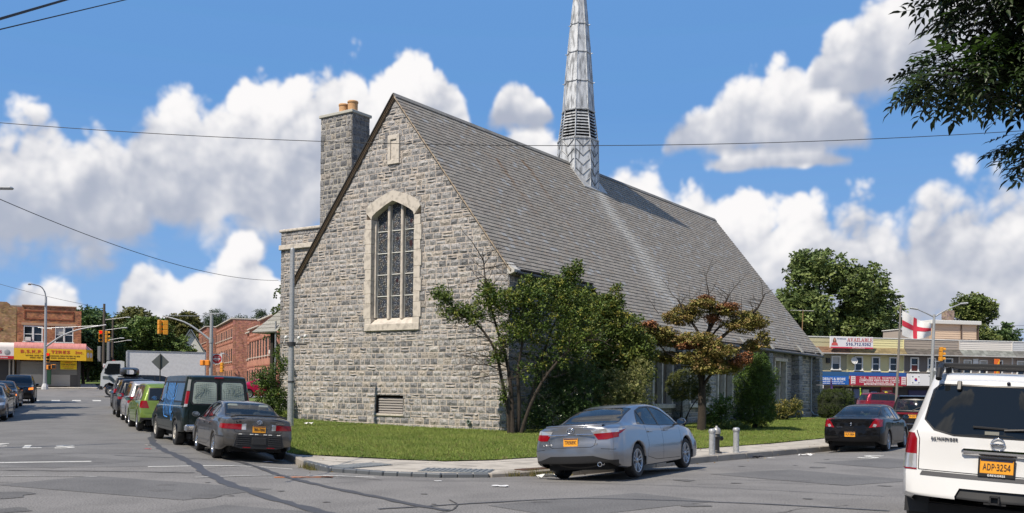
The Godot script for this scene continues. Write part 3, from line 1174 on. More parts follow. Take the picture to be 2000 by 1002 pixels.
func grey_sedan(t: Node3D) -> void:
	var body := paint("taupe grey paint", Color(.105,.098,.09),.55,.33)
	var r := sedan(t, body, {
		"len": 4.77, "w": .89, "spokes": 6, "wstyle": "cover", "bow_r": .13,
		"mats": {"mould": [plastic(),.003, "side_moulding", true]},
		"cloth": mat("seat cloth pale", Color(.2,.23,.215),.9), "rim": .2, "wr": .32, "arches": [[1.02,.35,.32],[3.69,.35,.32]],
		"yb": [[0,.98],[.4,1.0],[1.0,1.0],[1.6,.97],[2.6,.93],[3.5,.91],[4.0,.86],[4.5,.76],[4.77,.64]],
		"yt": [[0,1.03],[.4,1.045],[.8,1.055],[1.2,1.235],[1.55,1.375],[1.85,1.412],[2.4,1.43],[2.8,1.4],[3.25,1.24],[3.66,1.0],[4.1,.95],[4.5,.86],[4.77,.68]],
		"wt": [[0,.7],[.75,.69],[1.2,.61],[1.7,.57],[2.6,.57],[3.1,.63],[3.66,.71],[4.77,.62]],
		"back": [[-.61,.86],[.61,.86],[.54,1.5],[-.54,1.5]], "screen": [[-.55,2.82],[.55,2.82],[.65,3.58],[-.65,3.58]],
		"rear": [[.2,.1],[.36,.03],[.5,.0],[.64,.0],[.685,.035],[.72,.05],[.95,.05],[1.03,.08]],
		"wins": [[[1.27,1.01],[1.52,1.24],[1.6,1.27],[1.62,.99]],[[1.66,.985],[1.66,1.28],[1.9,1.335],[2.28,1.345],[2.3,.96]],[[2.36,.955],[2.36,1.345],[2.58,1.33],[2.86,1.27],[3.15,1.13],[3.36,.97],[3.36,.94]]],
		"dlo": [[1.22,1.0],[1.52,1.28],[1.88,1.36],[2.34,1.37],[2.6,1.355],[2.88,1.295],[3.2,1.14],[3.44,.95],[3.4,.925],[2.3,.94],[1.6,.975]],
		"rear_st": [
			["clear", [[.3,.755],[.4,.755],[.4,.89],[.3,.9]], true],["tail", [[.4,.755],[.95,.77],[.95,.88],[.4,.89]], true]],
		"side_st": [["tail", [[-.1,.77],[.3,.785],[.26,.87],[-.1,.88]]],["mould", [[-.1,.57],[.62,.57],[.62,.595],[-.1,.595]]],["head", [[4.2,.68],[4.77,.6],[4.77,.7],[4.25,.77]]]],
		"rear_seams": [[[-.58,.98],[-.56,.72],[-.5,.685],[.5,.685],[.56,.72],[.58,.98]]],
		"front_st": [], "seams": [[[1.5,.42],[1.58,.62],[1.5,.97]],[[2.34,.3],[2.34,.95]],[[3.36,.28],[3.42,.7],[3.38,.92]],[[1.5,.42],[2.0,.3],[3.36,.28]]], "mirror_u": 3.22, "mirror_y": 1.0, "handle_us": [1.68,2.52], "handle_y": .83})
	var cut: Dictionary = r.cut
	var z := front_at(cut, "", .0,.83)
	number_plate(t, Transform3D(Basis(Vector3.RIGHT, -.05), Vector3(.0,.775, z + .012)), "TRG-7368")
	emblem(t, Vector3(0,.945, front_at(cut, "", 0,.945)),.062)
	letter("badge", "CAMRY", .03, chrome(), t, Transform3D(Basis(Vector3.UP, .1), Vector3(.5,.925, front_at(cut, "", .5,.925) + .008)),.22)
	letter("badge", "LE", .035, mat("badge dark", Color(.02,.02,.02),.4), t, Transform3D(Basis(Vector3.UP, -.1), Vector3(-.48,.945, front_at(cut, "", -.48,.945) + .008)),.12)
	# the raised spoiler on two feet
	var sp := MB.new()
	sp.smooth = true
	var pts := []
	var rad := []
	for k in 15:
		var x := lerpf(-.66,.66, k / 14.0)
		var e := pow(absf(x) / .66,5)
		pts.append(Vector3(x, 1.105 - .055 * e, front_at(cut, "", .0,1.0) - .03 - .05 * e))
		rad.append(.02)
	sp.tube(pts, rad, 8)
	obj("boot_spoiler", sp.mesh(), mat("taupe dark", Color(.03,.028,.026),.3), t)
	# black rubber guard strapped over the bumper
	var g := sub("bumper_guard", t)
	var zb := front_at(cut, "", .0,.58) + .012
	var bl := plastic()
	var gb := MB.new()
	gb.prism(poly([[-.6,.36],[-.42,.31],[.42,.31],[.6,.36],[.53,.645],[-.53,.645]]), Transform3D(Basis(), Vector3(0,0, zb)),-.08,.02,.012)
	obj("pad", gb.mesh(), bl, g)
	var rb := MB.new()
	for y in [.4,.45,.5,.55,.6]:
		for sx in [-1,1]:
			rb.box(Vector3(sx * .37, y, zb + .026), Vector3(.3,.02,.016), Basis(),.005)
	rb.box(Vector3(0,.5, zb + .03), Vector3(.34,.17,.02), Basis(),.008)
	obj("rib", rb.mesh(), mat("black rubber", Color(.022,.022,.023),.55), g)
	for x in [-.44,-.18,-.06,.14,.26,.46]:
		var s := MB.new()
		s.box(Vector3(x, .655, zb + .004), Vector3(.075,.018,.05), Basis(),.004)
		obj("white_strap", s.mesh(), mat("strap white", Color(.6,.6,.58),.6), g)
	for x in [-.28,.28]:
		var s := MB.new()
		s.box(Vector3(x, .345, zb + .024), Vector3(.18,.02,.01))
		obj("reflector", s.mesh(), red_lens(), g)

func cargo_van(t: Node3D) -> void:
	var body := paint("bottle green paint", Color(.008,.014,.013),.0,.3)
	var p := {
		"len": 5.6, "w": 1.0, "corner": .3, "tuck_r": .06, "tuck_f": .13, "reach_r": .4, "edge": .95, "bow_r": .05, "bow_f": .2,
		"ys": [[0,.52],[.4,.42],[1.0,.38],[5.0,.38],[5.6,.4]],
		"yb": [[0,1.18],[3.6,1.18],[4.4,1.14],[5.2,1.03],[5.6,.9]],
		"yt": [[0,2.03],[.2,2.07],[1.5,2.09],[3.5,2.08],[3.9,2.02],[4.35,1.65],[4.72,1.26],[5.1,1.13],[5.6,.94]],
		"wb": [[0,.955],[.6,.975],[4.4,.97],[5.6,.86]], "wt": [[0,.8],[.5,.82],[3.6,.82],[4.72,.82],[5.6,.7]],
		"rear": [[.3,.0],[1.18,.0],[1.5,.02],[2.0,.09],[2.1,.12]], "front": [[.3,.06],[.6,.0],[.9,.06]],
		"arches": [[1.18,.43,.375],[4.6,.43,.375]], "wr": .375, "rim": .21, "spokes": 8, "wstyle": "steel", "ww": .245, "tub_y": .66, "seats": false,
		"back": [], "screen": [[-.74,4.0],[.74,4.0],[.78,4.66],[-.78,4.66]],
		"wins": [[[.42,1.32],[.45,1.84],[1.75,1.84],[1.75,1.32]],[[1.9,1.32],[1.9,1.84],[3.05,1.84],[3.05,1.32]],[[3.25,1.28],[3.25,1.86],[3.75,1.85],[4.0,1.72],[4.42,1.3],[4.42,1.24]]],
		"dlo": [[.38,1.28],[.42,1.89],[3.85,1.89],[4.06,1.76],[4.5,1.29],[4.48,1.2]],
		"rear_st": [
			["back", [[.07,1.26],[.7,1.26],[.74,1.33],[.69,1.83],[.62,1.88],[.12,1.88],[.07,1.83]], true],["trim", [[.03,1.22],[.74,1.22],[.79,1.31],[.735,1.86],[.65,1.93],[.09,1.93],[.03,1.86]], true],
			["tail", [[.86,1.24],[1.1,1.24],[1.1,1.6],[.8,1.6]], true],["clear", [[.87,1.16],[1.1,1.16],[1.1,1.24],[.86,1.24]], true],["vent", [[.8,1.62],[1.1,1.62],[1.0,1.94],[.77,1.94]], true]],
		"side_st": [["tail", [[-.1,1.24],[.13,1.24],[.16,1.6],[-.1,1.6]]],["clear", [[-.1,1.16],[.12,1.16],[.13,1.24],[-.1,1.24]]],["vent", [[-.1,1.62],[.17,1.62],[.22,1.94],[-.1,1.94]]],["strip", [[.22,1.165],[4.9,1.13],[4.9,1.15],[.22,1.185]]]],
		"seams": [[[3.15,.5],[3.15,1.95]],[[4.35,.5],[4.46,1.2]],[[1.82,.5],[1.82,1.95]],[[1.82,.5],[4.35,.5]]],
		"rear_seams": [[[0,.62],[0,2.0]],[[-.88,.62],[.88,.62]],[[.83,.62],[.83,1.15]],[[-.83,.62],[-.83,1.15]]],
		"front_st": [["head", [[.5,.75],[.9,.75],[.9,.92],[.5,.92]], true]], "mirror_u": 4.2, "mirror_y": 1.34, "handle_us": [3.35], "handle_y": 1.05}
	var tint := mat("black window tint", Color(.012,.013,.014),.06)
	var netting := mat("curtain behind wire glass", Color(.3,.35,.31),.25)
	p.mats = {"wa": [tint, -.003, "side_window", true], "wb": [tint, -.003, "side_window", true], "back": [netting, -.004, "rear_window", true], "vent": [mat("vent grey", Color(.16,.17,.17),.5),.003, "vent_panel", true], "strip": [mat("pale pinstripe", Color(.3,.33,.34),.4),.002, "pinstripe", true]}
	var r := sedan(t, body, p)
	var cut: Dictionary = r.cut
	var z := front_at(cut, "", .4,.9)
	# chrome step bumper
	var b := MB.new()
	b.box(Vector3(0,.56, z + .05), Vector3(1.9,.2,.2), Basis(),.04)
	obj("rear_bumper", b.mesh(), mat("chrome dull", Color(.45,.45,.45),.25,.9), t)
	var n := MB.new()
	n.box(Vector3(0,.665, z + .05), Vector3(1.2,.014,.14))
	obj("step_pad", n.mesh(), plastic(), t)
	# wire mesh over the rear panes
	for sx in [-1,1]:
		var w := MB.new()
		for k in 12:
			var x := .1 + k * .052
			w.box(Vector3(sx * x, 1.57, front_at(cut, "", sx * .4,1.57) + .006), Vector3(.004,.56,.003), Basis(Vector3.RIGHT, -.13))
		for k in 11:
			var y := 1.31 + k * .052
			w.box(Vector3(sx * .39, y, front_at(cut, "", sx * .4, y) + .006), Vector3(.6,.004,.003))
		obj("window_mesh", w.mesh(), mat("wire dark", Color(.1,.12,.11),.5), t)
		var f := MB.new()       # folds of the curtain
		for k in 5:
			var q := Basis(Vector3.BACK, .5 - .28 * k)
			f.box(Vector3(sx * (.2 + .09 * k),1.5 + .02 * k, front_at(cut, "", sx * .4,1.55) + .001), Vector3(.03,.4,.004), q)
		obj("curtain_fold", f.mesh(), mat("curtain fold", Color(.22,.27,.24),.5), t)
	var hl := MB.new()
	hl.box(Vector3(0,2.0, front_at(cut, "", .0,1.98) + .004), Vector3(.26,.05,.04), Basis(),.012)
	obj("high_brake_light", hl.mesh(), red_lens(), t)
	letter("badge", "SAVANA", .045, mat("badge dark grey", Color(.1,.1,.1),.4), t, Transform3D(Basis(), Vector3(.5,.8, z + .006)),.4)
	for x in [-.09,.09]:
		var hd := MB.new()
		hd.box(Vector3(x, 1.05, z + .02), Vector3(.07,.2,.03), Basis(),.01)
		obj("door_handle", hd.mesh(), plastic(), t)
	# the blue spray-painted scrawl along the left flank
	var g := MB.new()
	g.smooth = true
	var strokes := []
	rng.seed = 77
	for k in 5:                                  # tall zigzag letters, widening towards the top
		var u0 := 3.05 - k * .24
		strokes.append([[u0,.88],[u0 + .05,1.2],[u0 - .02,1.55],[u0 - .12,1.84],[u0 - .2,1.5],[u0 - .18,1.15],[u0 - .22,.86]])
	strokes.append([[1.95,1.05],[1.78,.95],[1.66,1.08],[1.72,1.32],[1.9,1.38],[2.02,1.2],[1.86,.8],[1.7,.72],[1.55,.9]])
	strokes.append([[2.1,.86],[1.95,1.2],[1.8,1.6],[1.6,1.78],[1.52,1.6],[1.62,1.42],[1.76,1.35]])
	strokes.append([[3.2,1.0],[3.1,1.3],[3.22,1.5],[3.3,1.25],[3.18,.98],[2.95,.82],[2.4,.8]])
	for s in strokes:
		var kx := []
		var ky := []
		for k in s.size():
			kx.append([float(k), s[k][0]])
			ky.append([float(k), s[k][1]])
		var rows := []
		var m: int = (s.size() - 1) * 5
		for k in m + 1:
			var f := k / 5.0
			var q := Vector2(interp(kx, f), interp(ky, f))
			var q2 := Vector2(interp(kx, minf(f + .1, s.size() - 1)), interp(ky, minf(f + .1, s.size() - 1)))
			var q1 := Vector2(interp(kx, maxf(f - .1,0)), interp(ky, maxf(f - .1,0)))
			var d := (q2 - q1).orthogonal().normalized() * .015
			var row := PackedVector3Array()
			for e in [-1.0,1.0]:
				var w: Vector2 = q + d * e
				var x := side_at(cut, w.x, w.y, r.p)
				row.append(Vector3(-(x + .006), w.y, r.p.len / 2 - w.x))
			rows.append(row)
		g.grid(rows)
	obj("graffiti", g.mesh(), mat("spray paint blue", Color(.06,.28,.75),.55), t)

func white_suv(t: Node3D) -> void:
	var body := paint("white paint", Color(.62,.62,.615),.0,.3)
	var p := {
		"len": 4.75, "w": .925, "corner": .4, "tuck_r": .07, "bow_r": .13, "step": .09, "reach_r": .5, "edge": .955,
		"ys": [[0,.47],[.3,.4],[.8,.33],[4.0,.33],[4.7,.36]],
		"yb": [[0,1.12],[1.0,1.12],[2.5,1.09],[3.4,1.07],[4.2,1.02],[4.75,.86]],
		"yt": [[0,1.7],[.3,1.755],[1.0,1.79],[2.2,1.78],[2.6,1.73],[3.0,1.55],[3.45,1.21],[3.8,1.13],[4.4,1.06],[4.75,.9]],
		"wb": [[0,.885],[.6,.9],[3,.9],[4.75,.78]], "wt": [[0,.63],[.5,.68],[2.4,.68],[3.45,.76],[4.7,.66]],
		"rear": [[.3,.03],[.45,.0],[.66,.0],[.7,.055],[.72,.075],[1.1,.1],[1.25,.14],[1.65,.28],[1.75,.34]],
		"arches": [[1.0,.43,.38],[3.85,.43,.38]], "wr": .38, "rim": .23, "ww": .25, "spokes": 6,
		"rear_st": [
			["back", [[-.6,1.17],[-.4,1.125],[.4,1.125],[.6,1.17],[.7,1.27],[.645,1.58],[.58,1.635],[-.58,1.635],[-.645,1.58],[-.7,1.27]], false],
			["trim", [[-.61,1.155],[-.41,1.11],[.41,1.11],[.61,1.155],[.715,1.265],[.66,1.585],[.59,1.65],[-.59,1.65],[-.66,1.585],[-.715,1.265]], false],
			["clear", [[.755,.75],[.98,.75],[.98,.9],[.765,.9]], true],["tail", [[.755,.735],[.98,.735],[.98,1.12],[.8,1.12],[.77,1.06]], true],
			["hitch", [[-.34,.3],[.34,.3],[.37,.5],[.33,.585],[-.33,.585],[-.37,.5]], false],
			["step", [[-.72,.685],[.72,.685],[.7,.73],[-.7,.73]], false]],
		"side_st": [["clear", [[-.1,.75],[.16,.75],[.17,.9],[-.1,.9]]],["tail", [[-.1,.735],[.17,.735],[.19,1.12],[-.1,1.12]]],["head", [[4.2,.86],[4.75,.8],[4.75,.95],[4.25,1.0]]]],
		"rear_seams": [[[-.74,.74],[-.745,1.06],[-.78,1.15]],[[.74,.74],[.745,1.06],[.78,1.15]],[[-.74,.742],[.74,.742]]],
		"mats": {"hitch": [plastic(),-.03, "hitch_recess"], "step": [mat("grey step plastic", Color(.06,.06,.065),.6),.006, "bumper_step"], "back": [mat("privacy glass", Color(.008,.01,.012),.03),-.004, "rear_window"]}}
	var r := suv(t, body, p)
	var cut: Dictionary = r.cut
	var ch := chrome()
	var bl := plastic()
	var b := MB.new()
	b.box(Vector3(0,.965, front_at(cut, "", 0,.965) + .012), Vector3(.66,.062,.05), Basis(),.02)
	obj("chrome_strip", b.mesh(), ch, t)
	emblem(t, Vector3(0,1.055, front_at(cut, "", 0,1.055)),.062, "bar")
	letter("badge", "PATHFINDER", .032, mat("badge grey", Color(.2,.2,.21),.25,.8), t, Transform3D(Basis(Vector3.UP, -.14), Vector3(-.5,1.075, front_at(cut, "", -.5,1.075) + .012)),.26)
	letter("emblem_lettering", "NISSAN", .014, mat("badge dark", Color(.02,.02,.02),.4), t, Transform3D(Basis(), Vector3(0,1.055, front_at(cut, "", 0,1.055) + .03)),.1)
	number_plate(t, Transform3D(Basis(Vector3.RIGHT, -.05), Vector3(0,.83, front_at(cut, "", 0,.83) + .016)), "ADP·3254", "GREGORIS", 1.0)
	# wiper, hinge, washer nozzle
	var w := MB.new()
	var zw := front_at(cut, "", .2,1.21) + .02
	w.tube([Vector3(.05,1.2, zw), Vector3(.22,1.215, zw + .006), Vector3(.52,1.185, zw - .01)],[.014,.012,.008],6)
	w.box(Vector3(-.08,1.215, zw - .004), Vector3(.32,.022,.016), Basis(Vector3.BACK, -.03),.004)
	obj("rear_wiper", w.mesh(), bl, t)
	var lb := MB.new()
	lb.box(Vector3(-.06,1.165, front_at(cut, "", .0,1.165) + .004), Vector3(.13,.034,.004))
	obj("window_sticker", lb.mesh(), mat("sticker grey", Color(.22,.22,.19),.5), t)
	for x in [-.4,.4]:
		var hg := MB.new()
		hg.box(Vector3(x, 1.635, front_at(cut, "", x, 1.62) + .008), Vector3(.045,.11,.03), Basis(Vector3.RIGHT, -.5),.008)
		obj("glass_hinge", hg.mesh(), bl, t)
	var nz := MB.new()
	nz.smooth = true
	nz.lathe([Vector2(.018,0), Vector2(.018,.02), Vector2(.0,.03)], Transform3D(Basis(Vector3.RIGHT, PI / 2), Vector3(.06,1.675, front_at(cut, "", .06,1.675))),10)
	obj("washer_nozzle", nz.mesh(), mat("navy plastic", Color(.01,.012,.03),.4), t)
	# hitch receiver
	var h := MB.new()
	for e in [[0,.035,.09,.014],[0,-.035,.09,.014],[-.038,0,.014,.08],[.038,0,.014,.08]]:
		h.box(Vector3(e[0],.5 + e[1], front_at(cut, "", 0,.6) - .02), Vector3(e[2], e[3],.16))
	h.box(Vector3(0,.455, front_at(cut, "", 0,.6) - .06), Vector3(.2,.02,.1))
	obj("hitch_receiver", h.mesh(), mat("hitch steel", Color(.03,.03,.032),.5,.4), t)
	# roof rack with a strapped orange load
	for sx in [-1,1]:
		var rk := MB.new()
		var pts := []
		var rad := []
		for q in [[.16,1.7],[.24,1.8],[.34,1.845],[1.2,1.875],[2.1,1.865],[2.35,1.78]]:
			pts.append(Vector3(sx * .6, q[1], r.p.len / 2 - q[0]))
			rad.append(.032)
		rk.tube(pts, rad, 8)
		for u in [1.1]:
			rk.box(Vector3(sx * .6,1.81, r.p.len / 2 - u), Vector3(.06,.11,.1))
		obj("roof_rail", rk.mesh(), bl, t)
	var cb := MB.new()
	for u in [.42,1.2,2.0]:
		cb.box(Vector3(0,1.855, r.p.len / 2 - u), Vector3(1.2,.045,.06), Basis(),.012)
	obj("cross_bar", cb.mesh(), bl, t)
	# mud flaps
	for sx in [-1,1]:
		var mf := MB.new()
		mf.box(Vector3(sx * .8,.4, r.p.len / 2 - .55), Vector3(.25,.34,.02), Basis(Vector3.RIGHT, -.12))
		obj("mud_flap", mf.mesh(), bl, t)
# ---------------------------------------------------------------- masonry
func ashlar(area: PackedVector2Array, holes: Array, sd: int, uw := .115, uh := .112, wide := [2,2.5,3,3,3.5,4,4,4.5]) -> Array:   # squared stones of mixed sizes: [{poly, rect, whole}]
	var r := RandomNumberGenerator.new()
	r.seed = sd
	var bb := Rect2(area[0], Vector2.ZERO)
	for q in area:
		bb = bb.expand(q)
	var rects := []
	var y := bb.position.y
	while y < bb.end.y:
		var h := uh * (2.15 if r.randf() < .8 else 1.7) * r.randf_range(.9,1.12)
		var x := bb.position.x - r.randf() * uw * 2.0
		while x < bb.end.x:
			var w: float = uw * wide[r.randi() % wide.size()] * r.randf_range(.85,1.15)
			if r.randf() < .15:            # two thin stones in place of one
				var f := r.randf_range(.36,.64)
				rects.append(Rect2(x, y, w, h * f))
				rects.append(Rect2(x, y + h * f, w, h * (1 - f)))
			else:
				rects.append(Rect2(x, y, w, h))
			x += w
		y += h
	var out := []
	for q0 in rects:
			var g := .03
			var rc := Rect2(q0.position.x + g / 2, q0.position.y + g / 2, q0.size.x - g, q0.size.y - g)
			var c := rc.get_center()
			var pl := PackedVector2Array([rc.position, Vector2(rc.end.x, rc.position.y), rc.end, Vector2(rc.position.x, rc.end.y)])
			var parts := []
			for q in Geometry2D.intersect_polygons(pl, area):
				parts.append(q)
			var whole: bool = parts.size() == 1 and parts[0].size() == 4
			for hole in holes:
				var nxt := []
				for q in parts:
					for z in Geometry2D.clip_polygons(q, hole):
						if not Geometry2D.is_polygon_clockwise(z):
							nxt.append(z)
				if nxt.size() != parts.size() or (nxt.size() and nxt[0].size() != parts[0].size()):
					whole = false
				parts = nxt
			for q in parts:
				var ar := .0
				for k in q.size():
					ar += q[k].cross(q[(k + 1) % q.size()])
				if absf(ar) > .004:
					out.append({"poly": q, "rect": rc, "whole": whole and absf(absf(ar) / 2 - rc.get_area()) < .002, "c": c, "area": absf(ar) / 2})
	return out

func rock_face(b: MB, s: Dictionary, x: Transform3D, r: RandomNumberGenerator, proud := .045) -> void:   # a quarry-faced stone: rough, bulging front
	if not s.whole:
		b.prism(s.poly, x, -.03, proud * r.randf_range(.4,.8),.012)
		return
	var rc: Rect2 = s.rect
	var nx := clampi(int(rc.size.x / .1),2,5)
	var ny := clampi(int(rc.size.y / .09),2,3)
	var rows := []
	for j in ny + 1:
		var row := []
		for k in nx + 1:
			var e := j == 0 or j == ny or k == 0 or k == nx
			var u := float(k) / nx
			var v := float(j) / ny
			if not e:
				u += r.randf_range(-.09,.09)
				v += r.randf_range(-.11,.11)
			var z := .006 if e else proud * r.randf_range(.35,1.35)
			row.append(x * Vector3(rc.position.x + rc.size.x * u, rc.position.y + rc.size.y * v, z))
		rows.append(row)
	for j in ny:
		for k in nx:
			if r.randf() < .5:
				b.tri(rows[j][k], rows[j][k + 1], rows[j + 1][k + 1])
				b.tri(rows[j][k], rows[j + 1][k + 1], rows[j + 1][k])
			else:
				b.tri(rows[j][k], rows[j][k + 1], rows[j + 1][k])
				b.tri(rows[j][k + 1], rows[j + 1][k + 1], rows[j + 1][k])
	var n := 4
	var pl := [rc.position, Vector2(rc.end.x, rc.position.y), rc.end, Vector2(rc.position.x, rc.end.y)]
	for k in n:
		var a: Vector2 = pl[k]
		var d: Vector2 = pl[(k + 1) % n]
		b.quad(x * Vector3(a.x, a.y, -.03), x * Vector3(d.x, d.y, -.03), x * Vector3(d.x, d.y, .006), x * Vector3(a.x, a.y, .006))

func stone_tone(r: RandomNumberGenerator, base := 1.0) -> Color:
	var t := r.randf()
	var q := Color(.445,.43,.42)
	if t < .16: q = Color(.245,.245,.25)
	elif t < .42: q = Color(.36,.352,.35)
	elif t < .52: q = Color(.47,.425,.375)
	elif t < .6: q = Color(.51,.485,.455)
	return q * base * r.randf_range(.9,1.1)

func masonry(parent: Node3D, x: Transform3D, area: PackedVector2Array, holes: Array, sd: int, singles: int, depth := .4, tone := 1.0, mortar := Color(.63,.545,.465), uw := .115, uh := .112, wide := [2,2.5,3,3,3.5,4,4,4.5]) -> void:
	# the mortar behind, then the largest stones one by one and the rest joined
	var back := MB.new()
	var cores := [area]
	for h in holes:
		var nxt := []
		for q in cores:
			nxt.append_array(split_around(q, h))
		cores = nxt
	for q in cores:
		back.prism(q, x, -depth, .0)
	var mm := mat("mortar %.2f" % mortar.r, mortar, .95)
	if mm.albedo_texture == null:
		triplanar(mm, ntex(41,.02,4,[[.3,.78],[.7,1.0]]),.6, false)
	part("mortar_bed", back, mm, parent)
	var stones := ashlar(area, holes, sd, uw, uh, wide)
	stones.sort_custom(func(a, b): return (a.area + (10 if a.whole else 0)) > (b.area + (10 if b.whole else 0)))
	var r := RandomNumberGenerator.new()
	r.seed = sd + 1
	var rest := MB.new()
	var sm := stone_mat()
	for k in stones.size():
		var b := rest if k >= singles else MB.new()
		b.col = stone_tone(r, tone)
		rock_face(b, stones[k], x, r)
		if k < singles:
			part("stone", b, sm, parent)
	if rest.v.size():
		var o := part("small_stones", rest, sm, parent)
		o.set_meta("kind", "stuff")

func split_around(q: PackedVector2Array, hole: PackedVector2Array) -> Array:   # a polygon with a hole, as pieces without holes
	var bb := Rect2(hole[0], Vector2.ZERO)
	for p in hole:
		bb = bb.expand(p)
	var c := bb.get_center()
	var out := []
	for h in [poly([[c.x - 99, c.y - 99],[c.x, c.y - 99],[c.x, c.y + 99],[c.x - 99, c.y + 99]]), poly([[c.x, c.y - 99],[c.x + 99, c.y - 99],[c.x + 99, c.y + 99],[c.x, c.y + 99]])]:
		for f in Geometry2D.intersect_polygons(q, h):
			for k in Geometry2D.clip_polygons(f, hole):
				if not Geometry2D.is_polygon_clockwise(k):
					out.append(k)
	return out

func stone_mat() -> StandardMaterial3D:
	if mats.has("quarry stone"):
		return mats["quarry stone"]
	var m := vmat("quarry stone", .9)
	triplanar(m, ntex(5,.018,5,[[.2,.34],[.38,.78],[.5,1.05],[.8,1.4]],512, FastNoiseLite.TYPE_SIMPLEX_SMOOTH, 30.0),.9, false)
	fine(m, ntex(6,.06,4,[[.25,.6],[.6,1.1],[.9,1.2]]),2.3, false)
	bumped(m, htex(8,.05,4),3.0)
	return m

func lime_mat() -> StandardMaterial3D:
	if mats.has("limestone"):
		return mats["limestone"]
	var m := mat("limestone", Color(.54,.49,.425),.85)
	triplanar(m, ntex(15,.012,4,[[.2,.68],[.45,.95],[.8,1.08]]),.5, false)
	bumped(m, htex(16,.08,3),.5)
	return m

# ---------------------------------------------------------------- the church
const RISE := 1.265       # roof rise per metre
const TOP := 13.85

